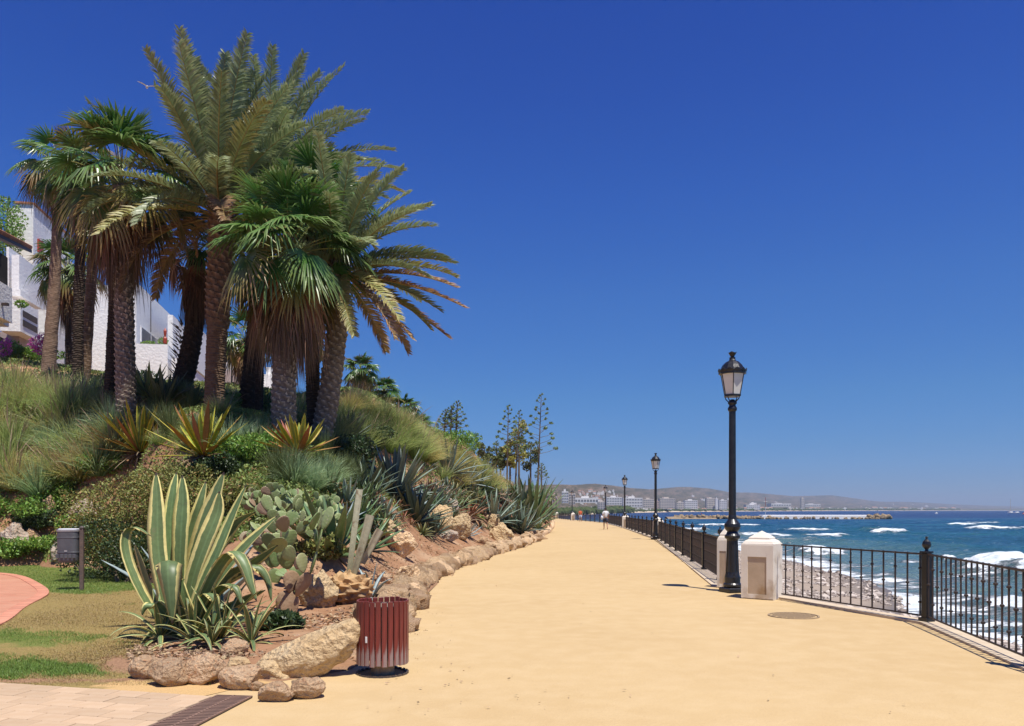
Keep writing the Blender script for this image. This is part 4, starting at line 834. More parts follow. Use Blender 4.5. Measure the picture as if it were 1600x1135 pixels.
# ------------------------------------------------------------------ plants: builders
def rnd_unit(rg, n):
    v = rg.normal(size=(n, 3)); return v/np.linalg.norm(v, axis=1)[:, None]
def leafshape(path, width, side, fold=.25, th=.10, kk=None, rn=0.):
    """channelled, thick leaf along a path; side = across direction; width per station"""
    path = np.asarray(path, float); n = len(path); t = np.gradient(path, axis=0); t /= np.linalg.norm(t, axis=1)[:, None]+1e-9
    side = np.broadcast_to(np.asarray(side, float), (n, 3)); side = side-t*(side*t).sum(1)[:, None]; side /= np.linalg.norm(side, axis=1)[:, None]
    nn = np.cross(side, t); w = np.asarray(width)/2
    ring = [(-1, fold, 1), (-.5, fold*.3, .5), (0, 0, 0), (.5, fold*.3, .5), (1, fold, 1), (.5, fold*.3-th, .5), (0, -th*1.2, 0), (-.5, fold*.3-th, .5)]
    V = np.stack([path+side*(a*w)[:, None]+nn*(b*w)[:, None] for a, b, c in ring], 1)
    lf = np.stack([np.stack([np.full(n, c), np.linspace(0, 1, n), np.full(n, rn)], -1) for a, b, c in ring], 1)
    i = np.arange(n-1)[:, None]*8; j = np.arange(8)[None]; jn = (j+1) % 8
    return V.reshape(-1, 3), np.stack([i+j, i+jn, i+8+jn, i+8+j], -1).reshape(-1, 4), lf.reshape(-1, 3)
def wprof(n, w, base=.5, peak=.4, tipw=.03):
    t = np.linspace(0, 1, n); return w*np.where(t < peak, base+(1-base)*np.sin(t/peak*pi/2), np.maximum(tipw, np.cos((t-peak)/(1-peak)*pi/2)**.8))
def arc(az, el, L, droop, n=9, pw=1.5, base=(0, 0, 0), wind=(0, 0, 0)):
    p = np.array(base, float); out = [p.copy()]; e = el
    for i in range(n-1):
        t = (i+.5)/(n-1); e = el-droop*t**pw; d = np.array([cos(e)*cos(az), cos(e)*sin(az), sin(e)])+np.array(wind)*t; d /= np.linalg.norm(d); p = p+d*L/(n-1); out.append(p.copy())
    return np.array(out)
def rosette(name, label, loc, nl, L, w, mat, seed, el=(10, 85), droop=(-.1, .5), group=None, cat='agave', fold=.35, th=.16, base_r=.06, tipmat=None, share=0, leafname='leaf', dead=0, trunk=0, twist=0, wind=(0, 0, 0), peak=.4, n=9, wb=.5):
    t = thing(name, label, cat, loc, 0, group); rg = random.Random(seed)
    for k in range(nl):
        f = k/(nl-1) if nl > 1 else .5; e = radians(el[1]+(el[0]-el[1])*f**.9+rg.uniform(-7, 7)); az = k*2.39996+rg.uniform(-.25, .25)
        ln = L*rg.uniform(.82, 1.08)*(.75+.25*math.sin(f*pi)); dr = rg.uniform(*droop)*(.4+.8*f)
        b = (base_r*cos(az)*(.3+f), base_r*sin(az)*(.3+f), trunk+.04*(1-f)); pa = arc(az, e, ln, dr, n, 1.5, b, wind); side = (-sin(az)*1., cos(az), rg.uniform(-.25, .25)+twist)
        V, Q, lf = leafshape(pa, wprof(n, w*rg.uniform(.85, 1.1), wb, peak), side, fold, th, rn=rg.random()*.05)
        mk(leafname, V, Q, tipmat if (tipmat and f > .66 and rg.random() < .5) else mat, t, lf, smooth=True)
    for k in range(dead):
        az = rg.uniform(0, 6.28); pa = arc(az, radians(rg.uniform(-50, 10)), L*.6*rg.uniform(.5, 1), rg.uniform(.2, 1.2), 7, 1.2, (base_r*cos(az), base_r*sin(az), trunk*.8)); V, Q, lf = leafshape(pa, wprof(7, w*.45, .6, .3), (-sin(az), cos(az), .3), .5, .1, rn=rg.random()); mk('dead_leaf', V, Q, MT['deadleaf'], t, lf, smooth=True)
    if trunk:
        V, Fc = ico(3); V = V*np.array([base_r*2.2, base_r*2.2, trunk*.8])*(1+.15*ring_noise(V, 5, seed))[:, None]; mk('stem', V+[0, 0, trunk*.3], Fc, MT['trunkdark'], t, np.zeros((len(V), 3)))
    return t
def clump_mesh(seed, mat, n=240, L=.9, el=(35, 88), droop=1.4, w=.014, base_r=.12, wind=(0, 0, 0), plumes=0, S=5):
    rg = np.random.RandomState(seed); V, Fs, lf = blades(n, rg, L, el, droop, w, None, base_r, wind, S)
    a = [V], [Fs[0]], [Fs[1]], [lf]
    if plumes:
        V2, F2, l2 = blades(plumes, rg, L*1.25, (50, 85), .7, .05, None, base_r, wind, 6); n0 = len(V); 
        me = mk('grass_clump', np.concatenate([V, V2]), [np.concatenate([Fs[0], F2[0]+n0]), np.concatenate([Fs[1], F2[1]+n0])], [mat, MT['plume']], None, np.concatenate([lf, l2]), midx=None)
        nq, nq2, nt, nt2 = len(Fs[0]), len(F2[0]), len(Fs[1]), len(F2[1]); me.data.polygons.foreach_set('material_index', np.array([0]*nq+[1]*nq2+[0]*nt+[1]*nt2, dtype=np.int32))
    else: me = mk('grass_clump', V, Fs, mat, None, lf)
    d = me.data; bpy.data.objects.remove(me); return d
def single(name, data, label, cat, loc, rz=0, sc=1, group=None):
    o = bpy.data.objects.new(name, data); C.objects.link(o); o.location = tuple(float(v) for v in loc); o.rotation_euler = (0, 0, rz); o.scale = sc if hasattr(sc, '__len__') else (sc,)*3; return tag(o, label, cat, group)
def leafcloud(lobes, n, size, seed, shell=.55, dens=None):
    """leaves through lobes (centre, radii); returns mesh data arrays"""
    rg = np.random.RandomState(seed); lobes = [(np.array(c, float), np.array(r, float)) for c, r in lobes]; wgt = np.array([np.prod(r)**.67 for c, r in lobes]); wgt /= wgt.sum()
    k = rg.choice(len(lobes), n, p=wgt); c = np.array([l[0] for l in lobes])[k]; r = np.array([l[1] for l in lobes])[k]
    u = rnd_unit(rg, n); rad = shell+(1-shell)*rg.rand(n)**.6; nz_ = 1+.16*ring_noise(u*1.0+k[:, None], 4, seed+1)+.08*ring_noise(u+k[:, None], 11, seed+2)
    p = c+u*r*(rad*nz_)[:, None]; d = u*.6+rnd_unit(rg, n)*.9+[0, 0, .25]; d /= np.linalg.norm(d, axis=1)[:, None]; b_ = np.cross(d, rnd_unit(rg, n)); b_ /= np.linalg.norm(b_, axis=1)[:, None]
    s_ = (size*rg.uniform(.6, 1.4, n))[:, None]; V = np.stack([p-d*s_*.5, p+b_*s_*.28, p+d*s_*.6, p-b_*s_*.28], 1); z_ = rg.rand(n)
    lf = np.stack([np.stack([z_*0, z_*0+v, z_], -1) for v in (.2, .6, 1, .6)], 1); return V.reshape(-1, 3), np.arange(n)[:, None]*4+np.arange(4), lf.reshape(-1, 3)
def shrub(name, label, cat, loc, lobes, n, size, mat, seed, group=None, core=True, kind=None, stems=True):
    t = thing(name, label, cat, loc, 0, group)
    V, Q, lf = leafcloud(lobes, n, size, seed); o = mk('foliage', V, Q, mat, t, lf)
    a = Acc(); rg = random.Random(seed)
    for c, r in lobes[:6]:
        a.add(*tube([(0, 0, -.2), (c[0]*.4, c[1]*.4, c[2]*.4), (c[0], c[1], c[2])], [.05*max(r), .035*max(r), .01], 5))
    if stems: a.build('stem', MT['stem'], t)
    return t
# palms ------------------------------------------------------------
def frond(base, az, el, L, droop, rg, nleaf=72, ll=.46, wind=(.0, 0, 0), lw=.034, vee=.5, pw=1.3, grav=.35):
    n = 16; pa = arc(az, el, L, droop, n, pw, base, wind); tt = np.linspace(0, 1, n)
    V, Fs = tube(pa, np.linspace(.032, .006, n), 4)
    a = Acc(); 
    t = np.linspace(.13, .995, nleaf); P_ = np.stack([np.interp(t, tt, pa[:, k]) for k in range(3)], -1); T_ = np.gradient(pa, axis=0); T_ = np.stack([np.interp(t, tt, T_[:, k]) for k in range(3)], -1); T_ /= np.linalg.norm(T_, axis=1)[:, None]
    sd = np.array([-sin(az), cos(az), 0.])+rg.uniform(-.25, .25)*np.array([0, 0, 1.]); sd = sd-T_*(T_@sd)[:, None]; sd /= np.linalg.norm(sd, axis=1)[:, None]; up = np.cross(T_, sd); up *= np.sign(up[:, 2:3].mean()+1e-6)
    Vs = []; Q = []; Tr = []; lf = []
    for sgn in (-1, 1):
        fw = .55+.5*t+rg.uniform(-.12, .12, nleaf); ve = vee+rg.uniform(-.3, .3, nleaf); d = sd*sgn+T_*fw[:, None]+up*ve[:, None]; d /= np.linalg.norm(d, axis=1)[:, None]
        l_ = ll*(np.sin(pi*np.clip(t*.86+.08, 0, 1))**.55)*rg.uniform(.8, 1.12, nleaf); m_ = P_+d*(l_*.5)[:, None]; d2 = d+np.array([0, 0, -grav])+np.array(wind)*.6; d2 /= np.linalg.norm(d2, axis=1)[:, None]; e_ = m_+d2*(l_*.5)[:, None]
        wv = T_*.8+up*rg.uniform(-.5, .5, nleaf)[:, None]; wv = wv-d*(wv*d).sum(1)[:, None]; wv /= np.linalg.norm(wv, axis=1)[:, None]; w_ = lw
        Vs.append(np.stack([P_-wv*w_*.3, P_+wv*w_*.3, m_-wv*w_*.5, m_+wv*w_*.5, e_], 1)); r_ = np.full(nleaf, rg.rand())*.0+rg.rand(nleaf)*.12; lf.append(np.stack([np.stack([r_*0, r_*0+v, r_], -1) for v in (0, 0, .5, .5, 1)], 1))
    Vs = np.concatenate(Vs).reshape(-1, 3); lf = np.concatenate(lf).reshape(-1, 3); nn_ = 2*nleaf; b0 = np.arange(nn_)[:, None]*5
    Q = b0+np.array([0, 1, 3, 2]); Tr = b0+np.array([2, 3, 4]); n0 = len(V)
    VV = np.concatenate([V, Vs]); lfv = np.concatenate([np.zeros((n0, 3)), lf]); quads = np.concatenate([Fs[0], Q+n0]); tris = np.concatenate([Fs[1], Tr+n0])
    mi = np.array([1]*len(Fs[0])+[0]*len(Q)+[1]*len(Fs[1])+[0]*len(Tr)); return VV, [quads, tris], lfv, mi
def trunk_mesh(path, r0, r1, seed, style, k=36, step=.035):
    """style: 'rings', 'boots' (old leaf bases), 'smooth'"""
    path = np.asarray(path, float); L = np.linalg.norm(np.diff(path, axis=0), axis=1).sum(); n = max(12, int(L/step)); u = np.linspace(0, 1, n); s0 = np.concatenate([[0], np.cumsum(np.linalg.norm(np.diff(path, axis=0), axis=1))])/L
    pa = np.stack([np.interp(u, s0, path[:, i]) for i in range(3)], -1); ker = np.ones(max(3, n//8)); kk_ = len(ker)
    for i in range(2): pad = np.pad(pa[:, i], kk_, mode='reflect', reflect_type='odd'); pa[:, i] = np.convolve(pad, ker/kk_, 'same')[kk_:-kk_]
    th = np.arange(k)/k*2*pi; U, TH = np.meshgrid(u*L, th, indexing='ij'); R = r0+(r1-r0)*U/L+.25*r0*np.exp(-U/.35)
    rg = np.random.RandomState(seed)
    cut = r1 if False else None
    def rings(U, TH): s_ = U/.085+.35*ring_noise(np.stack([np.cos(TH), np.sin(TH), U*1.2], -1), 2, seed); f = s_ % 1; return (.028*(1-f)**1.5), (1-f)**3
    def boots(U, TH, sz=.17, amp=.06):
        a_ = TH/(2*pi)*9; b_ = U/sz; p_ = (a_+b_*.5) % 1; q_ = (b_+ (np.floor(a_+b_*.5) % 2)*.0+a_*.34) % 1; d_ = np.abs(p_-.5)*2; f = (1-d_**2)*(q_**1.3); return amp*f-.01, f
    if style == 'rings': dr, c_ = rings(U, TH)
    elif style == 'smooth': dr, c_ = rings(U, TH); dr = dr*.35
    elif style == 'boots': dr, c_ = boots(U, TH)
    else:   # lower part ringed, upper part covered in boots
        f_ = float(style); m_ = 1/(1+np.exp(-(U/L-f_)*60)); d1, c1 = rings(U, TH); d2, c2 = boots(U, TH, .2, .10); dr = d1*(1-m_)+(d2+.05)*m_; c_ = c1*(1-m_)*.5+c2*m_
    R = R+dr+.012*ring_noise(np.stack([np.cos(TH), np.sin(TH), U*2], -1), 3, seed+2)
    t = np.gradient(pa, axis=0); t /= np.linalg.norm(t, axis=1)[:, None]; a_ = np.cross(t, [0, 1., 0]); a_ /= np.linalg.norm(a_, axis=1)[:, None]; b_ = np.cross(t, a_)
    V = pa[:, None]+R[..., None]*(np.cos(TH)[..., None]*a_[:, None]+np.sin(TH)[..., None]*b_[:, None]); i = np.arange(n-1)[:, None]*k; j = np.arange(k)[None]; jn = (j+1) % k
    return V.reshape(-1, 3), np.stack([i+j, i+k+j, i+k+jn, i+jn], -1).reshape(-1, 4), np.stack([np.clip(c_, 0, 1), U/L, U*0], -1).reshape(-1, 3)
def stubs(par, path, r, seed, n, mat, z0=.2, z1=1., L=.22, up=.9):
    rg = np.random.RandomState(seed); path = np.asarray(path, float); s0 = np.linspace(0, 1, len(path)); a = Acc()
    for k in range(n):
        u = z0+(z1-z0)*(k+rg.rand())/n; c = np.array([np.interp(u, s0, path[:, i]) for i in range(3)]); az = k*2.39996+rg.uniform(-.2, .2); d = np.array([cos(az), sin(az), up*rg.uniform(.5, 1.5)]); d /= np.linalg.norm(d)
        sd = np.array([-sin(az), cos(az), 0]); p0 = c+np.array([cos(az), sin(az), 0])*r*.85; l_ = L*rg.uniform(.5, 1.3); w = .045
        V = np.array([p0-sd*w, p0+sd*w, p0+d*l_*.6+sd*w*.5, p0+d*l_*.6-sd*w*.5, p0+d*l_, p0-np.array([0, 0, .05])]); a.add(V, np.array([(0, 1, 2), (0, 2, 3), (3, 2, 4), (5, 0, 3), (5, 2, 1), (5, 3, 4), (5, 4, 2)]), (.6+.4*rg.rand(), u, 0))
    o = a.build('leaf_bases', mat, par); o['kind'] = 'stuff'; return o
def fan(base, az, el, Lp, R, rg, droop=.6, spread=2.2, ns=34, tipdroop=.5, wind=(0, 0, 0), close=1., cup=.15, jit=.05, roll=0.):
    pa = arc(az, el, Lp, droop, 7, 1.4, base, wind); V, Fs = tube(pa, np.linspace(.022, .012, 7), 4); hub = pa[-1]; t = pa[-1]-pa[-2]; t /= np.linalg.norm(t)
    s = np.array([-sin(az), cos(az), roll]); s = s-t*(s@t); s /= np.linalg.norm(s); nn = np.cross(t, s); nn *= np.sign(nn[2]+1e-6)
    t2 = t*cos(cup*2)-nn*sin(cup*2); n2 = np.cross(t2, s); n2 *= np.sign(n2@nn)
    ph = np.linspace(-spread, spread, ns)*close+rg.uniform(-jit, jit, ns); dph = 2*spread*close/(ns-1)
    d = np.cos(ph)[:, None]*t2+np.sin(ph)[:, None]*s; x = -np.sin(ph)[:, None]*t2+np.cos(ph)[:, None]*s
    ln = R*(.72+.28*np.cos(ph*.8))*rg.uniform(.9, 1.08, ns); rr_ = [.04, .42, .72, 1.]; g = np.array([0, 0, -1.]); Vs = []; ww = [.02, dph*.5*.42*R*.98, dph*.5*.50*R*.8, .0]
    for k, (q, w) in enumerate(zip(rr_, ww)):
        c = hub+d*(ln*q)[:, None]+n2*(cup*R*q*q*.5)*np.ones((ns, 1))*-.6+g*(tipdroop*R*max(0, q-.35)**2*2.2*rg.uniform(.5, 1.5, ns))[:, None]+np.array(wind)*R*q*q*.6; up_ = n2*(.028*(1 if k in (1,) else .6 if k == 2 else 0))
        if k < 3: Vs += [c-x*w, c+up_, c+x*w]
        else: Vs += [c]
    W = np.stack(Vs, 1); m_ = W.shape[1]; b0 = np.arange(ns)[:, None]*m_; Q = np.concatenate([b0+np.array(f) for f in ((0, 1, 4, 3), (1, 2, 5, 4), (3, 4, 7, 6), (4, 5, 8, 7))]); T = np.concatenate([b0+np.array(f) for f in ((6, 7, 9), (7, 8, 9))])
    r_ = np.repeat(rg.rand(ns)*.08, m_); lv = np.tile([.05]*3+[.45]*3+[.75]*3+[1.], ns); lf = np.stack([r_*0, lv, r_], -1); n0 = len(V)
    mi = np.array([1]*len(Fs[0])+[0]*len(Q)+[1]*len(Fs[1])+[0]*len(T)); return np.concatenate([V, W.reshape(-1, 3)]), [np.concatenate([Fs[0], Q+n0]), np.concatenate([Fs[1], T+n0])], np.concatenate([np.zeros((n0, 3)), lf]), mi
def feather_palm(label, tp, r0, r1, seed, nf, L, style, wind, trunkmat='trunk', el=(-35, 86), dr=(.5, 1.5), ll=.46, old=.22, fixed=(), nleaf=72, name='date_palm', lw=.036, azr=None):
    tp = np.asarray(tp, float); b = tp[0]; t = thing(name, label, 'palm tree', b); tp = np.concatenate([[[tp[0][0], tp[0][1], min(tp[0][2]-.6, float(H(tp[0][0], tp[0][1])[0])-.5)]], tp])-b; top = tp[-1]; rg = np.random.RandomState(seed)
    V, Q, lf = trunk_mesh(tp, r0, r1, seed, style); mk('trunk', V, Q, MT[trunkmat], t, lf, smooth=False)
    L_ = [(None,)*5]*nf
    for k in range(nf):
        f = k/(nf-1); e = radians(el[1]+(el[0]-el[1])*f**1.05+rg.uniform(-8, 8)); az = k*2.39996+rg.uniform(-.2, .2)
        if azr is not None: az = rg.uniform(*azr)
        ln = L*rg.uniform(.88, 1.1)*(1-.12*f); d = (dr[0]+(dr[1]-dr[0])*f)*rg.uniform(.75, 1.2); L_[k] = (az, e, ln, d, f)
    L_ += [tuple(x) for x in fixed]
    for (az, e, ln, d, f) in L_:
        bs = top+np.array([cos(az)*r1*.9*f, sin(az)*r1*.9*f, -.5*f]); V, Fs, lf, mi = frond(bs, az, e, ln, d, rg, nleaf, ll, wind, lw)
        m_ = MT['featherdry'] if f > .94 else MT['featherold'] if f > 1-old or (f > .5 and rg.rand() < .2) else MT['feather']; o = mk('frond', V, Fs, [m_, MT['rachis']], t, lf, midx=mi)
    return t
def fan_palm(label, tp, r0, r1, seed, nf, ndead, Lp, R, style='boots', trunkmat='trunkgrey', skirt=1.6, wind=(0, 0, 0), name='fan_palm', el=(-30, 85), green='fan', oldm='fanold', spread=2.0, ns=32, nsd=16, fixed=(), dr=(.2, .75), td=(.12, .5)):
    tp = np.asarray(tp, float); b = tp[0]; t = thing(name, label, 'palm tree', b); tp = np.concatenate([[[tp[0][0], tp[0][1], min(tp[0][2]-.6, float(H(tp[0][0], tp[0][1])[0])-.5)]], tp])-b; top = tp[-1]; rg = np.random.RandomState(seed)
    V, Q, lf = trunk_mesh(tp, r0, r1, seed, style); mk('trunk', V, Q, MT[trunkmat], t, lf)
    Ls = []
    for k in range(nf):
        f = k/max(1, nf-1); Ls.append((k*2.39996+rg.uniform(-.3, .3), radians(el[1]+(el[0]-el[1])*f+rg.uniform(-8, 8)), Lp*rg.uniform(.8, 1.1), f))
    Ls += [tuple(x) for x in fixed]
    for az, e, ln, f in Ls:
        V, Fs, lf, mi = fan(top+np.array([cos(az), sin(az), 0])*r1*.7*f, az, e, ln, R*rg.uniform(.85, 1.08)*(.8 if f < .08 else 1), rg, dr[0]+(dr[1]-dr[0])*f, spread, ns, td[0]+(td[1]-td[0])*f, wind, .45 if f < .06 else 1., .12+.1*f, roll=rg.uniform(-.3, .3))
        m_ = MT[oldm] if f > .72 or rg.rand() < .12 else MT[green]; mk('fan_leaf', V, Fs, [m_, MT['petiole']], t, lf, midx=mi)
    for k in range(ndead):
        f = k/max(1, ndead-1); az = k*2.39996+rg.uniform(-.4, .4); zz = -.1-skirt*f**1.1*.72; e = radians(-15-45*min(1, f*2)+rg.uniform(-12, 12)); s_ = np.array([cos(az), sin(az), 0])*r1*.9
        V, Fs, lf, mi = fan(top+s_+[0, 0, zz], az, e, Lp*.62*rg.uniform(.7, 1.1)*(1-.35*f), R*.92*rg.uniform(.8, 1.1), rg, 1.0+.3*f, 1.1, nsd, 1.1, (wind[0]*.4, 0, 0), .55*rg.uniform(.6, 1.2), .25, .12)
        mk('dead_leaf', V, Fs, [MT['fandead'] if f < .45 and rg.rand() < .75 else MT['fangrey'], MT['fangrey'] if f > .4 else MT['fandead']], t, lf, midx=mi)
    return t
def line(px0, py0, D0, px1, py1, D1, n=12, bend=0):
    a, b = P(px0, py0, D0), P(px1, py1, D1); u = np.linspace(0, 1, n)[:, None]; p = a+(b-a)*u; p[:, 0] += bend*np.sin(u[:, 0]*pi); return p
W = (.16, .03, -.02)
def A(deg): return radians(deg)
# the palm group
feather_palm('tallest date palm with ringed brown trunk and upright feather crown', line(333, 662, 25, 345, 318, 25, bend=.02), .29, .28, 1, 60, 4.5, '.5', W, el=(-5, 88), dr=(.2, 1.0), old=.1, ll=.56, nleaf=100, lw=.05,
             fixed=[(A(100), A(78), 5.3, .25, .05), (A(165), A(66), 5.0, .35, .1), (A(140), A(74), 5.2, .3, .1), (A(40), A(68), 5.3, .3, .1), (A(20), A(72), 5.3, .25, .05), (A(178), A(40), 4.4, .9, .3), (A(-110), A(72), 4.8, .4, .2), (A(-60), A(74), 4.9, .3, .1)])
feather_palm('date palm behind the tallest one, fronds swept right by the wind', line(385, 668, 28, 425, 290, 28), .33, .3, 2, 48, 4.3, 'boots', (.3, .03, -.02), 'trunkdark', el=(-10, 80), dr=(.5, 1.2), ll=.5, old=.2, nleaf=90, lw=.048,
             fixed=[(A(8), A(48), 4.6, .9, .5), (A(2), A(36), 4.7, .9, .75), (A(-6), A(22), 4.6, .9, .85), (A(14), A(66), 4.6, .7, .3), (A(5), A(76), 5.1, .3, .2)])
feather_palm('right-hand date palm with dry brown lower fronds reaching far right', line(500, 697, 23.5, 533, 408, 23.5, bend=.12), .31, .27, 3, 40, 3.4, 'boots', (.34, .0, -.02), 'trunkgrey', el=(-38, 84), dr=(.4, 1.1), ll=.44, old=.25, nleaf=84, lw=.045,
             fixed=[(A(5), A(35), 3.2, 1.1, .6), (A(0), A(20), 3.3, .9, .8), (A(-10), A(8), 3.3, .7, .97), (A(4), A(50), 3.1, .9, .3), (A(-12), A(-6), 3.7, .55, .97), (A(10), A(-22), 3.4, .5, .98), (A(6), A(62), 3.0, .8, .2), (A(-20), A(-40), 2.8, .4, .98)])
fan_palm('left fan palm with a thick grey trunk and a skirt of hanging brown leaves', line(197, 640, 24.8, 190, 290, 24.8), .30, .23, 4, 25, 40, 1.5, 1.3, 'boots', 'trunkgrey', .8, (.06, 0, 0), fixed=[(A(-85), A(62), 1.5, .05), (A(-75), A(52), 1.3, .1), (A(170), A(40), 1.5, .2), (A(150), A(48), 1.7, .2), (A(60), A(70), 1.7, .1)])
stubs(bpy.data.objects['fan_palm'], line(197, 640, 24.8, 190, 290, 24.8)-P(197, 640, 24.8), .28, 4, 260, MT['trunkgrey'], .02, .62, .13, 1.6)
fan_palm('front fan palm with glossy green fans and the thickest brown skirt', line(443, 692, 22, 452, 400, 22, bend=-.05), .33, .27, 5, 26, 58, 1.3, 1.2, 'boots', 'trunkgrey', .85, (.1, 0, 0),
         fixed=[(A(-95), A(20), 1.4, .3), (A(-60), A(35), 1.3, .3), (A(-130), A(28), 1.3, .3), (A(-85), A(70), 1.5, .1), (A(-40), A(62), 1.5, .1), (A(-150), A(66), 1.6, .1), (A(-5), A(30), 1.2, .4), (A(-100), A(-15), 1.2, .5), (A(-50), A(-10), 1.3, .6)])
stubs(bpy.data.objects['fan_palm.001'], line(443, 692, 22, 452, 400, 22)-P(443, 692, 22), .32, 5, 200, MT['trunkgrey'], .02, .6, .12, 1.6)
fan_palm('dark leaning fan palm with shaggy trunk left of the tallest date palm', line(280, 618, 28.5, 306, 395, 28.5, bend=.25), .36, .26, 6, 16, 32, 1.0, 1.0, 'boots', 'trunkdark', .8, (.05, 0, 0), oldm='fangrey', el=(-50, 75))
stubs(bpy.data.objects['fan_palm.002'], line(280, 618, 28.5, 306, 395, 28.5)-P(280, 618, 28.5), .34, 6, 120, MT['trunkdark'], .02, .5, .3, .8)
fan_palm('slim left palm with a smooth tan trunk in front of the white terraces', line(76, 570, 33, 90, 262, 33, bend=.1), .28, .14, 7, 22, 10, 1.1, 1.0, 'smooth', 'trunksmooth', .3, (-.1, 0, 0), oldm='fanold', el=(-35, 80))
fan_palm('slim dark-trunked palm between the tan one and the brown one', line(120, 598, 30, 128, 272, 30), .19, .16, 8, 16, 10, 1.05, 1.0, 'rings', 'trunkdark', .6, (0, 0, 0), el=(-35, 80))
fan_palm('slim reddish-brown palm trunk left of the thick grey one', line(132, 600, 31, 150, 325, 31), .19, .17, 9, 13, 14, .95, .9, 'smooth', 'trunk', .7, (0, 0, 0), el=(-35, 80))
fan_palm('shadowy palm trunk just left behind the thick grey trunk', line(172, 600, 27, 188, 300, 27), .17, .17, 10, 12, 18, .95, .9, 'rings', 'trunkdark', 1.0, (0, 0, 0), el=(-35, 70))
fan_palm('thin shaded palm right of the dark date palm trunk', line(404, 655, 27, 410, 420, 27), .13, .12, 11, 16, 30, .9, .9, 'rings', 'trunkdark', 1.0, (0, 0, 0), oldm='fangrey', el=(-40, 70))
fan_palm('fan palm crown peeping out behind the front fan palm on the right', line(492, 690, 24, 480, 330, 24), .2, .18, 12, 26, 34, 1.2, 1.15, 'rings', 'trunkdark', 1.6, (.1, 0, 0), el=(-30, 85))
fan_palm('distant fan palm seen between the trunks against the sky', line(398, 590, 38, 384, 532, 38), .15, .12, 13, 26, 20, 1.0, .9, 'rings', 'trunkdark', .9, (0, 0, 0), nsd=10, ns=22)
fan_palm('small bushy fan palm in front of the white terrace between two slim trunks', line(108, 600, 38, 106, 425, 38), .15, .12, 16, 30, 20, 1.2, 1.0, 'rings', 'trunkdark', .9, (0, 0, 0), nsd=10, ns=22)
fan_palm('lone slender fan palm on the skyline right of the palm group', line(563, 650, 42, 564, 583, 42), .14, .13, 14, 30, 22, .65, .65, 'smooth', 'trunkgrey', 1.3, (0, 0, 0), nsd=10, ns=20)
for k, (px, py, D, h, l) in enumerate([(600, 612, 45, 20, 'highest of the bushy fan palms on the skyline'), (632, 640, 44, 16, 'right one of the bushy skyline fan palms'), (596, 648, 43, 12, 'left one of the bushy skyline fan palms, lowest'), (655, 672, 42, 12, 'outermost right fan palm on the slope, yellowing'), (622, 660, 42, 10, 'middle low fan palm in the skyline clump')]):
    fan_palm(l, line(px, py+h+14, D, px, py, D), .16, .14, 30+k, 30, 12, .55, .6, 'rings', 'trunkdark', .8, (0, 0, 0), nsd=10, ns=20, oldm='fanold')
feather_palm('tiny far palm on the promenade by the last lamps', [P(861, 806, 190)-[0, 0, 1], P(861, 775, 190)], .22, .2, 40, 22, 2.0, 'rings', (0, 0, 0), 'trunkdark', nleaf=20, lw=.1)
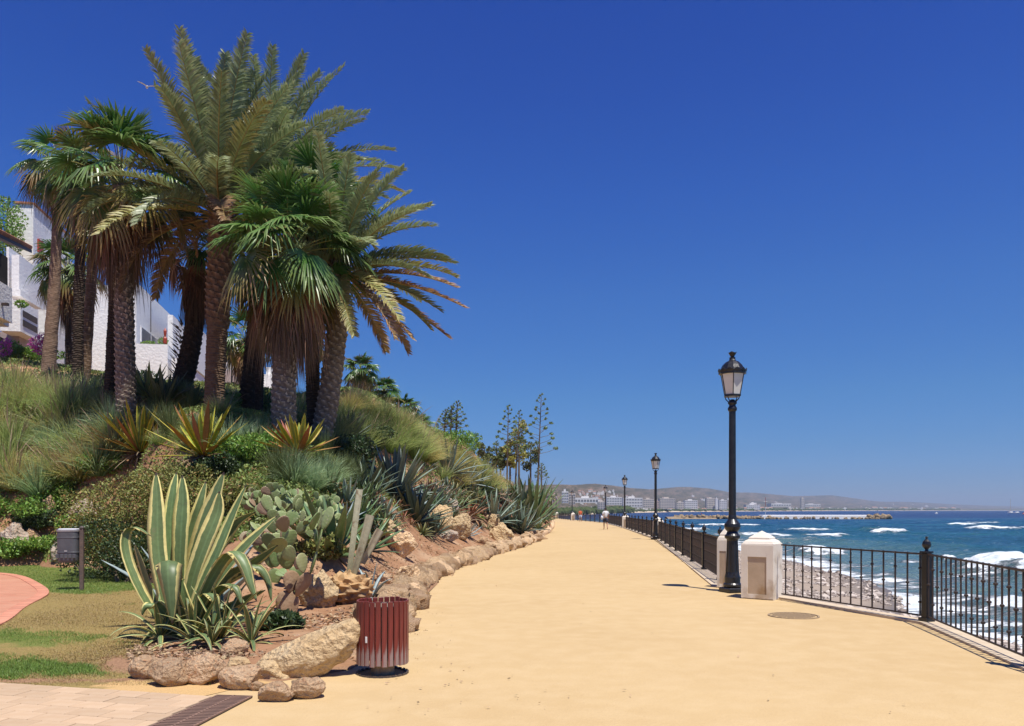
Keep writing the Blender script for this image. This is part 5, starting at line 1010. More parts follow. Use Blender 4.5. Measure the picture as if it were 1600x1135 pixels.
# ------------------------------------------------------------------ agaves
# the big variegated agave: leaves laid out one by one
VA = thing('variegated_agave', 'huge variegated agave with yellow-edged green leaves, some folded over', 'agave', P(285, 985, 10)*[1, 1, 0]+[0, 0, .05]); vb = np.array(VA.location)
def bez(pts, n=16):
    pts = np.asarray(pts, float); m_ = len(pts); u = np.linspace(0, m_-1, n); out = []
    for q in u:
        i = min(int(q), m_-2); f = q-i; p0 = pts[max(i-1, 0)]; p1 = pts[i]; p2 = pts[i+1]; p3 = pts[min(i+2, m_-1)]; out.append(.5*((2*p1)+(-p0+p2)*f+(2*p0-5*p1+4*p2-p3)*f*f+(-p0+3*p1-3*p2+p3)*f**3))
    return np.array(out)
VL = [ # (stations px,py,depth offset), width px, side azimuth deg, peak
 ([(272, 985, 0), (256, 915, .0), (247, 850, .05), (246, 790, .1), (244, 738, .15)], 27, 0, .55),
 ([(280, 985, .15), (272, 900, .25), (266, 830, .3), (270, 775, .35), (276, 738, .4)], 20, 8, .55),
 ([(284, 985, .1), (281, 900, .15), (283, 830, .15), (286, 785, .2), (285, 743, .25)], 24, 0, .6),
 ([(286, 988, .1), (298, 900, .2), (318, 830, .2), (334, 785, .25), (350, 738, .3)], 27, -8, .6),
 ([(288, 988, .05), (300, 910, .0), (322, 845, .0), (340, 800, .05), (343, 768, .05)], 24, 0, .6),
 ([(284, 988, .3), (290, 900, .35), (302, 830, .4), (312, 790, .4), (322, 752, .45)], 20, 12, .5),
 ([(290, 990, .0), (312, 925, -.05), (342, 858, -.05), (364, 805, 0), (385, 758, 0)], 19, -20, .5),
 ([(292, 990, -.05), (330, 922, -.1), (368, 872, -.1), (402, 836, -.1), (434, 806, -.1)], 22, -30, .45),
 ([(290, 990, .2), (335, 920, .25), (380, 890, .3), (412, 868, .3), (434, 852, .3)], 18, 20, .4),
 ([(270, 985, -.2), (245, 965, -.3), (215, 915, -.35), (196, 865, -.3), (197, 833, -.25), (214, 824, -.2), (236, 838, -.15)], 17, 60, .5),
 ([(282, 990, -.25), (276, 935, -.35), (268, 893, -.45), (264, 878, -.6), (263, 895, -.75), (266, 935, -.8), (269, 975, -.8)], 34, 0, .5),
 ([(292, 992, -.2), (318, 930, -.3), (345, 880, -.35), (366, 862, -.45), (382, 880, -.55), (392, 912, -.6), (401, 940, -.6)], 20, 25, .5),
 ([(285, 995, -.3), (290, 960, -.45), (284, 925, -.5), (281, 905, -.5)], 18, 10, .5),
 ([(292, 998, -.35), (300, 965, -.5), (288, 930, -.55), (284, 912, -.55), (288, 905, -.55)], 14, 0, .4),
 ([(300, 995, -.35), (325, 940, -.4), (350, 915, -.5), (368, 918, -.6), (378, 945, -.65)], 16, 20, .45),
 ([(296, 998, -.4), (310, 950, -.5), (326, 928, -.6), (337, 940, -.7), (332, 980, -.75)], 16, 10, .45),
 ([(276, 992, -.3), (262, 965, -.4), (245, 945, -.5), (228, 948, -.6), (222, 962, -.6)], 14, 40, .4),
 ([(300, 1000, -.3), (340, 960, -.3), (385, 935, -.3), (415, 922, -.3)], 14, 15, .4),
 ([(302, 1000, -.2), (352, 975, -.1), (400, 965, 0), (425, 985, 0)], 13, 15, .4),
 ([(296, 992, .1), (330, 930, .15), (362, 895, .2), (398, 884, .2), (418, 905, .2), (424, 940, .2)], 17, 25, .45), ([(290, 990, .3), (318, 900, .4), (345, 850, .5), (372, 815, .5), (400, 800, .5)], 17, 20, .5),
 ([(275, 990, .2), (240, 930, .2), (222, 880, .25), (210, 850, .3)], 18, -35, .5), ([(286, 992, .3), (296, 880, .5), (312, 800, .6), (318, 765, .65)], 18, 10, .55), ([(300, 998, -.3), (345, 960, -.35), (378, 952, -.4), (398, 975, -.45), (402, 1000, -.45)], 13, 15, .4),
 ([(278, 995, -.35), (258, 985, -.45), (238, 990, -.5), (218, 1010, -.5)], 12, 30, .4)]
rgv = random.Random(2)
for st, w, sa, pk in VL:
    D0 = 10.; pa = bez([P(px, py, D0+dz) for px, py, dz in st], 18); n = len(pa); ww = wprof(n, w/F*D0*1.12, .62, pk, .04); sa = radians(sa)
    V, Q, lf = leafshape(pa, ww, (cos(sa), sin(sa), 0), .3, .13, rn=rgv.random()*.04); mk('leaf', V-vb, Q, MT['agavevar'], VA, lf, smooth=True)
for k in range(14):
    az = rgv.uniform(0, 6.28); pa = arc(az, radians(rgv.uniform(-10, 40)), .5, rgv.uniform(.6, 1.6), 7, 1.2, (0, 0, .12)); V, Q, lf = leafshape(pa, wprof(7, .07, .6, .3), (-sin(az), cos(az), .3), .5, .1, rn=rgv.random()); mk('dead_leaf', V, Q, MT['deadleaf'], VA, lf, smooth=True)
V, Fc = ico(3); mk('stem', V*[.16, .16, .28]*(1+.2*ring_noise(V, 6, 4))[:, None]+[0, .05, .1], Fc, MT['trunkdark'], VA, np.zeros((len(V), 3)))
def gp(px, py, **k): q = hit(px, py, **k); return q
for k, (px, py, L, w, nl, l) in enumerate([(250, 1005, .72, .07, 16, 'small variegated agave pup left of the big one'), (345, 1000, .85, .07, 20, 'variegated agave pup right of the big one, arching over the stones'), (302, 1003, .72, .075, 16, 'variegated agave pup at the front foot of the big one'), (392, 985, .7, .06, 16, 'variegated agave pup nearest the prickly pear stem'), (330, 1026, .42, .055, 14, 'little variegated agave pup just behind the pink stones')]):
    q = P(px, py+12, 9.5-k*.12); rosette('agave_pup', l, (q[0], q[1], .08), nl, L, w, MT['agavevar'], 60+k, (0, 85), (.2, 2.0), fold=.3, th=.1, dead=5, base_r=.03)
rosette('grey_agave', 'blue-grey agave behind the big variegated one', P(300, 965, 11.2)*[1, 1, 0]+[0, 0, .1], 16, 1.45, .2, MT['agavegrey'], 21, (32, 80), (-.2, .25), dead=2)
rosette('green_agave', 'green agave with broad spreading leaves above the cut agave heart', hit(522, 868), 20, 1.5, .2, MT['agavegreen'], 32, (8, 86), (-.05, .45), dead=3, peak=.35)
t = rosette('green_agave', 'green agave whose long leaves point right across the rock', hit(572, 862), 18, 1.05, .15, MT['agavegreen'], 33, (2, 60), (.0, .4), dead=3, peak=.3)
# the cut agave heart with three sawn-off leaves and a small blue one
_q = hit(545, 945); CB = thing('cut_agave', 'trimmed agave heart like a pineapple with a few sawn-off faded leaves', 'agave', _q-[0, 0, .02]); DCB = float(_q[1]); 
V, Fc = ico(4); V = V.copy(); th_ = np.arctan2(V[:, 1], V[:, 0]); s_ = (th_/(2*pi)*8+V[:, 2]*2.2) % 1; q_ = (V[:, 2]*3.2-th_/(2*pi)*8*.5) % 1; sc_ = .85+.32*(q_)*(1-np.abs(s_-.5)*1.6); mk('heart', V*sc_[:, None]*[.38, .34, .29]+[0, 0, .24], Fc, MT['trunkcut'], CB)
cbl = np.array(CB.location)
for st, w, m_ in [([(545, 900, 0), (550, 860, 0), (556, 810, .1), (562, 765, .2)], 20, 'agavecut'), ([(550, 905, -.05), (562, 865, -.1), (572, 830, -.1), (578, 805, -.1)], 26, 'agavecut'), ([(565, 880, .1), (578, 858, .1), (588, 838, .1), (594, 828, .1)], 26, 'agavecut')]:
    pa = bez([P(x, y, DCB+d_) for x, y, d_ in st], 8); V, Q, lf = leafshape(pa, np.linspace(w*.5, w*.66, 8)/F*DCB*.8, (1, .2, 0), .5, .3, rn=.1); mk('cut_leaf', V-cbl, Q, MT[m_], CB, lf, smooth=True)
    V2 = V[-8:]-cbl; mk('cut_end', np.concatenate([V2, V2+[0, 0, .004]]), np.array([(0, 1, 2, 7), (2, 6, 7, 7)][:1]+[(2, 3, 5, 6)]), MT['trunkcut'], CB)
rosette('blue_agave', 'small pale blue agave with curling leaves right of the cut heart', hit(577, 938), 11, .75, .085, MT['agavegrey'], 44, (25, 85), (.2, 1.6), dead=2)
for k in range(10): pass
AG = [ # px, py of the base, height px, width m, leaves, material, elevation range, label
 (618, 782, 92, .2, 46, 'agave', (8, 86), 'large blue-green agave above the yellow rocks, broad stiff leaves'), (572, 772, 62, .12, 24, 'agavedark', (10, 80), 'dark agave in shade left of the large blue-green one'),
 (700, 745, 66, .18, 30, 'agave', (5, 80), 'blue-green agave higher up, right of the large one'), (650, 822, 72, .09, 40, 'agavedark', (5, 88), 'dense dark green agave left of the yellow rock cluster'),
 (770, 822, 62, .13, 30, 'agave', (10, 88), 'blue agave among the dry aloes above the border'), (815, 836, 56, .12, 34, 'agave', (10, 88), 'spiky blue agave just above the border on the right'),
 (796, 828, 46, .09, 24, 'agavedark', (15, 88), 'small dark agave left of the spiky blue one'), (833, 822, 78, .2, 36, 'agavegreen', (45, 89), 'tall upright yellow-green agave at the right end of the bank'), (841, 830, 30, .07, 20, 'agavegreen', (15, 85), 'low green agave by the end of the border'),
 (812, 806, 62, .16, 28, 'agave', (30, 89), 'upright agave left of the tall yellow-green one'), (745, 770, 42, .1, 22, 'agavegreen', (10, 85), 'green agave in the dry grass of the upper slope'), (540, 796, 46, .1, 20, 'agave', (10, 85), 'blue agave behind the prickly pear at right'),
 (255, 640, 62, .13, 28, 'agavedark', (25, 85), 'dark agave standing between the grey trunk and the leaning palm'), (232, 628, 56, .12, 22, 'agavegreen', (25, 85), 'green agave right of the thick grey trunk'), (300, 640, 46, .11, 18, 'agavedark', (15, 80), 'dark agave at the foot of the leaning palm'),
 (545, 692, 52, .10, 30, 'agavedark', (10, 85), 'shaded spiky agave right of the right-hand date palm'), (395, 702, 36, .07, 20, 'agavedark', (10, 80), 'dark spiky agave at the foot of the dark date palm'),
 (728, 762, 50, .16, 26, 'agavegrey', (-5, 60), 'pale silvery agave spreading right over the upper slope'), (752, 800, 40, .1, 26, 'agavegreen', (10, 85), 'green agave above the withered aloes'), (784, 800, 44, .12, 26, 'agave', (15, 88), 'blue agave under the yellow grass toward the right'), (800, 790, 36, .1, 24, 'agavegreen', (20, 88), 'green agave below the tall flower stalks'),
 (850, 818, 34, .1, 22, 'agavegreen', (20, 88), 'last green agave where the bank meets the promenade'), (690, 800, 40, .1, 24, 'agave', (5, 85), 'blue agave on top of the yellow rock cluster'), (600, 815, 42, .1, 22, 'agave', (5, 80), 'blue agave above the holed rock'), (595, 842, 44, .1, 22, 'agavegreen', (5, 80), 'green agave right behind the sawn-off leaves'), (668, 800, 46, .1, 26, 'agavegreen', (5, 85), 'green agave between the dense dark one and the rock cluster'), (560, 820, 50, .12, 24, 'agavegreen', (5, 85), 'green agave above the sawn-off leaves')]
for k, (px, py, L, w, nl, m_, el, l) in enumerate(AG):
    q = hit(px, py); L = L*1.06/F*q[1]; w = max(w, L*.09); rosette('agave', l, q-[0, 0, .03], nl, L, w, MT[m_], 300+k, el, (-.15, .45), dead=6 if k < 12 else 2, base_r=.08, trunk=.12)
# striped yellow furcraeas
for k, (px, py, L, nl, l) in enumerate([(219, 722, 1.75, 44, 'left one of the yellow striped rosettes below the palms, widest'), (318, 730, 1.5, 40, 'middle yellow striped rosette below the tallest date palm'), (466, 728, 1.05, 34, 'right yellow striped rosette with a skirt of dry leaves')]):
    q = hit(px, py+4); rosette('striped_rosette', l, q+[0, 0, .15], nl, L, .15, MT['furcraea'], 80+k, (0, 88), (-.1, .12), None, 'succulent', .22, .06, .09, MT['furctip'], dead=16, trunk=.2, peak=.5)
# aloes and dead rosettes draped on the rocks
for k, (px, py, L, nl, m_, l) in enumerate([(632, 770, .42, 22, 'aloered', 'red-tinged aloe under the large blue-green agave'), (690, 785, .4, 26, 'deadleaf', 'dried grey aloe hanging over the rock'), (724, 790, .42, 26, 'aloe', 'green aloe with curled leaves right of the dried one'), (748, 800, .42, 26, 'aloered', 'reddish dried aloe above the soil gap'),
     (775, 788, .42, 26, 'deadleaf', 'tangle of dried aloe left of the small blue agave'), (585, 795, .35, 18, 'aloered', 'pinkish aloe behind the prickly pear'), (35, 665, .6, 26, 'aloe', 'pale green aloe in the grass at the left edge'), (60, 672, .55, 24, 'aloe', 'second pale green aloe, right of the one at the left edge'),
     (842, 812, .4, 16, 'aloered', 'reddish aloe at the very end of the bank'), (760, 815, .35, 20, 'deadleaf', 'withered aloe above the border'), (805, 802, .4, 20, 'aloe', 'green aloe between the blue agaves at right'), (300, 745, .5, 18, 'deadleaf', 'withered rosette between the two left striped rosettes'), (735, 812, .42, 26, 'aloered', 'orange-red aloe hanging toward the small weed'), (670, 775, .45, 24, 'deadleaf', 'dried rosette right of the large blue-green agave'), (712, 775, .42, 24, 'aloe', 'green aloe under the higher agave'), (787, 812, .42, 26, 'aloered', 'reddish aloe between the two rightmost blue agaves'), (825, 812, .36, 22, 'aloe', 'green aloe under the tall yellow-green agave'), (660, 838, .3, 20, 'aloe', 'small grey aloe on the bare soil'), (765, 780, .4, 24, 'deadleaf', 'dry aloe in the yellow grass')]):
    q = hit(px, py); rosette('aloe', l, q, int(nl*1.5), L*1.1*q[1]/16, .0035*q[1], MT[m_], 120+k, (-10, 80), (.2, 1.8), None, 'aloe', .3, .2, .05, dead=6, n=7)
# ------------------------------------------------------------------ prickly pears
V, Fc = ico(3); r_ = np.hypot(V[:, 0], V[:, 2]); V = V.copy(); pm_ = V*[.105, .016, .15]; pm_[:, 0] *= (1+.28*V[:, 2]); pm_[:, 2] += .15; pm_[:, 1] += .012*np.sin(V[:, 0]*2)
_pad = mk('pad', pm_, Fc, MT['pad'], smooth=True); PAD = _pad.data; bpy.data.objects.remove(_pad)
_pad = mk('pad', pm_*[1, 1.6, 1], Fc, MT['padwood'], smooth=True); PADW = _pad.data; bpy.data.objects.remove(_pad)
def pear(label, loc, seed, depth_, sc, lean=0, kids=(1, 3), wood=1):
    t = thing('prickly_pear', label, 'cactus', loc); rg = random.Random(seed)
    def grow(M, lv, s):
        if lv > depth_: return
        o = bpy.data.objects.new('pad', PADW if lv < wood else PAD); C.objects.link(o); o.parent = t; o.matrix_local = M@Matrix.Diagonal((s, s, s*rg.uniform(.85, 1.1), 1)); o.scale = o.scale
        for k in range(rg.randint(*kids) if lv else 2+rg.randint(0, 1)):
            a = rg.uniform(-1.0, 1.0)+(k-1)*.35; M2 = M@Matrix.Translation((.105*s*sin(a)*1.1, 0, s*(.15+.135*cos(a))))@Matrix.Rotation(a*.75, 4, 'Y')@Matrix.Rotation(rg.uniform(-.9, .9), 4, 'Z')@Matrix.Rotation(rg.uniform(-.35, .35), 4, 'X'); grow(M2, lv+1, s*rg.uniform(.82, 1.02))
    grow(Matrix.Rotation(rg.uniform(-.4, .4)+0, 4, 'Z')@Matrix.Rotation(lean, 4, 'Y'), 0, sc)
    return t
pear('prickly pear with a thick reddish-brown old stem in front of the pale boulder', P(452, 985, 11.3)*[1, 1, 0]+[0, 0, .02], 5, 4, 1.45, -.1, (1, 2), 2)
for k, (px, py, s, dp, l) in enumerate([(425, 915, 1.3, 3, 'prickly pear leaning over the leaves of the variegated agave'), (450, 870, 1.25, 3, 'prickly pear behind the leaning one'), (402, 825, 1.0, 3, 'low prickly pear at the left of the upper patch'), (432, 818, 1.0, 3, 'prickly pear in the middle of the upper patch'), (466, 820, 1.0, 3, 'prickly pear under the right striped rosette'),
     (498, 825, .9, 3, 'prickly pear at the right of the upper patch'), (480, 845, 1.1, 3, 'prickly pear between the two patches'), (410, 798, .8, 2, 'small prickly pear at the top of the patch'), (455, 795, .8, 2, 'small prickly pear below the right striped rosette'), (385, 790, .8, 2, 'prickly pear beside the olive bush'), (535, 822, .9, 2, 'prickly pear behind the green agave'), (465, 930, .95, 2, 'low green prickly pear beside the old stem')]):
    pear(l, hit(px, py)-[0, 0, .03], 400+k, dp, s*.82, random.Random(k).uniform(-.4, .4), (1, 3), 0)
# ------------------------------------------------------------------ shrubs
shrub('round_bush', 'wide olive-brown bush overhanging the lawn below the striped rosettes', 'bush', (-8.2, 18.7, .0), [((-.9, .3, 1.5), (1.5, 1.2, .95)), ((.5, .2, 1.75), (1.5, 1.2, .9)), ((1.8, -.2, 1.3), (1.2, 1.0, .8)), ((-1.7, .9, 1.0), (1.0, .9, .8)), ((0, -.1, .7), (1.6, 1.0, .7)), ((1.6, -.8, .5), (1.2, .9, .6)), ((2.7, -.8, .9), (.9, .8, .6)), ((.2, .4, 2.2), (1.2, 1.0, .55))], 42000, .06, MT['shrub'], 11)
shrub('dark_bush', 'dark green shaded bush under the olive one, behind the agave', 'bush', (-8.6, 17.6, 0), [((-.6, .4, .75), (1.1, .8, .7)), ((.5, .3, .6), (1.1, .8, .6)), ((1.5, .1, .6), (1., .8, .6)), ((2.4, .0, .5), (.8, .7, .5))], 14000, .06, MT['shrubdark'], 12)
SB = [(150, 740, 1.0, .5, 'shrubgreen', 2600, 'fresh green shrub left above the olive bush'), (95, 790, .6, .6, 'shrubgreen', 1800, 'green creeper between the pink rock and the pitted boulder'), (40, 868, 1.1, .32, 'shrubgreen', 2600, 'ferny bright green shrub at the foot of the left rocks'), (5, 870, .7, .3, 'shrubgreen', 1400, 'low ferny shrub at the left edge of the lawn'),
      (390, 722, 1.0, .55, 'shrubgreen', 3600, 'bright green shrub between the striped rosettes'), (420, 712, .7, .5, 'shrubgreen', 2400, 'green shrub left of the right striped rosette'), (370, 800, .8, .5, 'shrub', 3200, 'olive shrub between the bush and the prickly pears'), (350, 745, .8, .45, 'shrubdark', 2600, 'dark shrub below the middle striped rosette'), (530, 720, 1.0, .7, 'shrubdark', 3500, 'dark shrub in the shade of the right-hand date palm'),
      (500, 870, .5, .32, 'shrub', 2200, 'dry olive shrub in the gap above the cut agave'), (430, 985, .35, .22, 'shrubdark', 1500, 'small dark weed at the foot of the old cactus stem'), (50, 562, 1.5, .5, 'shrubgreen', 3000, 'clipped green shrub below the terraces at the upper left'), (15, 555, 1.4, .7, 'shrubgreen', 2500, 'green shrub at the upper left edge'), (150, 700, .8, .5, 'cover', 1800, 'yellow-green shrub at the left of the widest striped rosette'),
      (570, 690, 1.0, .6, 'shrubdark', 2500, 'dark reedy shrub right of the date palm trunk'), (745, 815, .35, .25, 'shrubgreen', 700, 'small green weed on the soil near the border'), (335, 640, 1.2, .5, 'shrubgreen', 2500, 'sunlit green grass shrub behind the ringed trunk'), (410, 640, 1.4, .6, 'cover', 2600, 'yellow-green shrub seen between the trunks'), (700, 702, 2.4, .9, 'shrubgreen', 6000, 'smooth bright green hedge on the skyline'), (200, 600, 1.2, .5, 'shrubdark', 2000, 'dark shrub behind the thick grey trunk'), (20, 812, 1.3, .5, 'shrubgreen', 2600, 'green creeping shrub above the large pink and grey rock'), (110, 768, 1.0, .5, 'cover', 2200, 'yellow-green creeper between the round grass clump and the olive bush'), (115, 830, .6, .4, 'shrubgreen', 1400, 'little green shrub beside the pitted boulder'), (60, 835, .7, .4, 'shrubdark', 1500, 'dark ivy-like shrub in the corner between the left rocks')]
for k, (px, py, w, h, m_, n, l) in enumerate(SB):
    q = hit(px, py); rg = random.Random(k); lb = [((rg.uniform(-.6, .6)*w, rg.uniform(-.3, .3)*w, h*rg.uniform(.1, .75)), (w*rg.uniform(.3, .6), w*rg.uniform(.3, .5), h*rg.uniform(.35, .75))) for _ in range(8)]; shrub('shrub', l, 'bush', q, lb, int(n*1.3), .055+.0012*q[1], MT[m_], 500+k)
# tree at the left edge above the roofs, and the trees on the far right of the bank
shrub('tree', 'dense dark green tree crown above the roofs at the left edge', 'tree', P(-18, 400, 52), [((0, 0, 2.3), (2.2, 2, 1.9)), ((-1.5, 0, 1.5), (2, 2, 1.8)), ((.6, 0, 1.2), (1.4, 1.5, 1.2))], 9000, .16, MT['shrubgreen'], 77)
def loose_tree(label, px, py, D, h, w, mat, seed, n=1100, name='tree', lean=0):
    q = P(px, py, D); t = thing(name, label, 'tree', q); rg = random.Random(seed); a = Acc(); a.add(*tube([(0, 0, -1), (lean*.4*h, 0, h*.35), (lean*h, 0, h*.9)], [.09, .07, .03], 6)); lb = []
    for k in range(9):
        z = h*(.45+.55*k/8); r = w*(.5+.5*math.sin((k+1)/10*pi))*rg.uniform(.6, 1); az = rg.uniform(0, 6.28); c = (lean*z+cos(az)*r*.6, sin(az)*r*.6, z); a.add(*tube([(lean*z*.8, 0, z*.8), c], [.03, .01], 4)); lb.append((c, (w*rg.uniform(.25, .45), w*.35, h*.09)))
    a.build('trunk', MT['stem'], t); V, Q, lf = leafcloud(lb, n, .17, seed, .2); mk('crown', V, Q, MT[mat], t, lf); return t
for k, (px, py, D, h, w, m_, l) in enumerate([(757, 742, 62, 2.6, 1.2, 'treefar', 'small loose tree left of the tall flower stalks'), (770, 745, 62, 2.0, 1.1, 'treefar', 'low grey-green tree between the first tree and the stalks'), (782, 748, 63, 2.6, 1.0, 'treefar', 'slender olive tree behind the left tall stalk'), (811, 750, 62, 4.6, 1.0, 'stalkyel', 'yellow-green tree between the tall flower stalks'), (829, 752, 64, 3.2, 1.1, 'treefar', 'brownish-green tree by the tallest stalk'), (797, 748, 62, 3.0, .8, 'stalkyel', 'thin yellowish tree behind the middle stalk')]):
    loose_tree(l, px, py+6, D, h, w, m_, 700+k)
def agave_stalk(label, px, py, D, pyt, seed, mat='stalkpod', w=1.0, lean=0.):
    q = P(px, py, D); h = (py-pyt)/F*D; t = thing('agave_flower_stalk', label, 'flower stalk', q, 0, 'tall agave flower stalks on the skyline'); rg = random.Random(seed)
    V, Q = tube([(0, 0, -.5), (lean*.4*h, 0, h*.4), (lean*h, 0, h)], [.075, .055, .015], 6); mk('stalk', V, Q, MT['stem'], t); n = 30
    for k in range(n):
        f = k/(n-1); z = h*(.36+.63*f); r = w*(1-f)**.75*.95+.08; az = k*2.4+rg.uniform(-.3, .3); c = np.array([lean*z, 0, z]); e = c+np.array([cos(az)*r, sin(az)*r, .28*r+.05]); m2 = c+(e-c)*.6-[0, 0, .05*r]; a = Acc(); a.add(*tube([c, m2, e], [.018, .014, .01], 4)); g_ = min(1., .25+.75*w); V2, Q2, l2 = leafcloud([(e, ((.05+.17*(1-f))*g_, (.05+.17*(1-f))*g_, (.06+.07*(1-f))*g_))], int((22+30*(1-f))*(.5+.5*g_)), .13*g_, seed+k, .1)
        n0 = sum(len(v) for v in a.V); V1 = np.concatenate(a.V); F1 = {s_: np.concatenate(x) for s_, x in a.F.items()}
        quads = np.concatenate([F1[4], Q2+n0]); mk('flower_branch', np.concatenate([V1, V2]), [quads, F1[3]], [MT['stem'], MT[mat]], t, np.concatenate([np.zeros((n0, 3)), l2]), midx=[0]*len(F1[4])+[1]*len(Q2)+[0]*len(F1[3]))
    return t
for k, (px, py, D, pt, w, ln, m_, l) in enumerate([(693, 690, 48, 641, .45, .08, 'stalkpod', 'shortest flower stalk, left of the pair above the hedge'), (703, 695, 48, 635, .5, .05, 'stalkpod', 'middle flower stalk of the three above the hedge'), (712, 695, 48, 628, .6, .04, 'stalkpod', 'highest flower stalk of the three above the hedge'),
     (792, 756, 60, 634, 1.0, .02, 'stalkpod', 'flower stalk left of the yellow-green tree'), (805, 756, 60, 642, .8, .06, 'stalkpod', 'flower stalk in the yellow-green tree'), (840, 762, 58, 616, 1.25, .04, 'stalkpod', 'tallest flower stalk of all, furthest right'), (846, 764, 64, 725, .5, .0, 'stalkpod', 'short flower stalk right of the tallest one'), (776, 752, 62, 690, .5, .0, 'stalkpod', 'short flower stalk left among the small trees')]):
    agave_stalk(l, px, py, D, pt, 800+k*40, m_, w, ln)
PR = [('dry aloe', 'deadleaf', 26, .35, .035, (-15, 80), (.3, 1.8)), ('green aloe', 'aloe', 26, .35, .035, (0, 85), (.1, 1.2)), ('red-brown aloe', 'aloered', 26, .35, .035, (-10, 80), (.3, 1.6)), ('dark spiky rosette', 'agavedark', 30, .5, .045, (5, 88), (-.1, .2)), ('pale blue rosette', 'agavegrey', 22, .45, .06, (5, 85), (-.1, .3)), ('green spiky rosette', 'agavegreen', 26, .5, .05, (10, 88), (-.1, .4))]
protos = []; rgp = random.Random(99)
for k, (nm, m_, nl, L, w, el, dr) in enumerate(PR): protos.append(rosette('small_rosette', 'x', (0, 0, -50), nl, L, w, MT[m_], 900+k, el, dr, None, 'succulent', .3, .12, .04, n=6))
usedp = set(); NS = 0; zones = [(565, 690, lambda px: float(np.interp(px, [565, 640, 700], [772, 772, 770])), lambda px: float(np.interp(px, [565, 640, 700], [842, 852, 838])), 46, 'between the large blue-green agave and the bare soil'),
   (690, 790, lambda px: 768+(px-690)*.15, lambda px: float(np.interp(px, [690, 740, 800], [828, 842, 834])), 50, 'above the yellow rocks by the border'), (785, 858, lambda px: 778+(px-785)*.25, lambda px: float(np.interp(px, [785, 858], [834, 818])), 30, 'on the right end of the bank'), (500, 580, lambda px: 765, lambda px: 850, 14, 'around the green agaves behind the cut heart')]
for x0, x1, f0, f1, n, wh in zones:
    for q_ in range(n):
        px = rgp.uniform(x0, x1); py = rgp.uniform(f0(px), f1(px)); q = hit(px, py); k = rgp.choice([0, 0, 1, 2, 2, 3, 3, 4, 5]); c = protos[k] if k not in usedp else copy_tree(protos[k]); usedp.add(k)
        c.location = tuple(q); c.rotation_euler = (0, 0, rgp.uniform(0, 6.3)); sc = rgp.uniform(.8, 1.5)*(.5+q[1]/38); c.scale = (sc,)*3; c['label'] = 'small '+PR[k][0]+' '+wh; c['group'] = 'small rosettes '+wh
# ------------------------------------------------------------------ grasses
GM = {'green': [clump_mesh(10+i, MT['grassgreen'], 360, 1.0, (30, 88), 1.5, .019, .2, (.12, 0, 0), 10 if i else 0) for i in range(3)], 'yel': [clump_mesh(20+i, MT['grassyel'], 360, .95, (25, 88), 1.7, .019, .2, (.2, 0, 0), 16) for i in range(3)],
      'blue': [clump_mesh(30+i, MT['grassblue'], 420, 1.0, (30, 88), 1.7, .018, .18, (.1, 0, 0)) for i in range(2)], 'dark': [clump_mesh(40+i, MT['grassdark'], 340, 1.1, (50, 89), .7, .019, .25) for i in range(2)]}
single('grass_clump', GM['blue'][0], 'round blue-green fountain grass clump on the left slope above the pink rock', 'grass clump', hit(62, 775)-[0, 0, .05], 1, 1.35)
single('grass_clump', GM['green'][0], 'fountain grass clump with a green top left of the widest striped rosette', 'grass clump', hit(127, 708)-[0, 0, .05], 2, 1.5)
single('grass_clump', GM['green'][1], 'bushy green grass clump at the left edge, middle of the slope', 'grass clump', hit(8, 745)-[0, 0, .05], .4, 1.5)
single('grass_clump', GM['blue'][1], 'pale blue-green grass clump right of the middle striped rosette', 'grass clump', hit(362, 712)-[0, 0, .05], .4, 1.1)
single('grass_clump', GM['yel'][0], 'yellow grass clump over the bare soil beside the aloes', 'grass clump', hit(735, 782)-[0, 0, .05], .4, 1.0)
rg = random.Random(12)
def mass(region, kinds, n, sc, label, group):
    x0, x1, f0, f1 = region
    for k in range(n):
        px = x0+(x1-x0)*rg.random(); a_, b_ = f0(px), f1(px); py = a_+(b_-a_)*rg.random(); q = hit(px, py)
        if q[2] < .2: continue
        kd = rg.choice(kinds); mesh_ = rg.choice(GM[kd]); rz_ = rg.uniform(-.5, .5); sz_ = rg.uniform(.75, 1.25)
        col_ = {'green': 'green', 'yel': 'straw-tipped', 'blue': 'blue-green', 'dark': 'dark'}[kd]; big = 'large ' if sz_ > 1.1 else 'small ' if sz_ < .9 else ''; fx = (px-x0)/(x1-x0); fy = (py-a_)/(b_-a_)
        pos = ('left end' if fx < .2 else 'centre left' if fx < .4 else 'centre' if fx < .6 else 'centre right' if fx < .8 else 'right end')+', '+('upper' if fy < .34 else 'middle' if fy < .67 else 'lower')+' row'
        single('grass_clump', mesh_, big+col_+' '+label+', '+pos, 'grass clump', q-[0, 0, .06], rz_, sc*sz_, group)
ip = lambda xs, ys: (lambda x: float(np.interp(x, xs, ys)))
mass((-60, 160, ip([-60, 160], [602, 622]), ip([-60, 160], [665, 660])), ['green', 'green', 'yel'], 38, 1.3, 'plumed fountain grass on upper left slope', 'fountain grass massed on the upper left slope')
mass((-60, 180, ip([-60, 180], [670, 670]), ip([-60, 130, 180], [800, 770, 720])), ['green', 'yel', 'blue'], 34, 1.1, 'drooping grass on middle left slope', 'fountain grass on the middle of the left slope')
mass((215, 440, ip([215, 440], [655, 685]), ip([215, 440], [700, 712])), ['blue', 'green', 'dark'], 28, .6, 'grass tuft between the palm trunks', 'grass tufts between the palm trunks')
mass((100, 300, ip([100, 300], [612, 625]), ip([100, 300], [645, 650])), ['dark', 'green'], 18, .7, 'reedy tuft behind left palm trunks', 'reedy grass behind the left palm trunks')
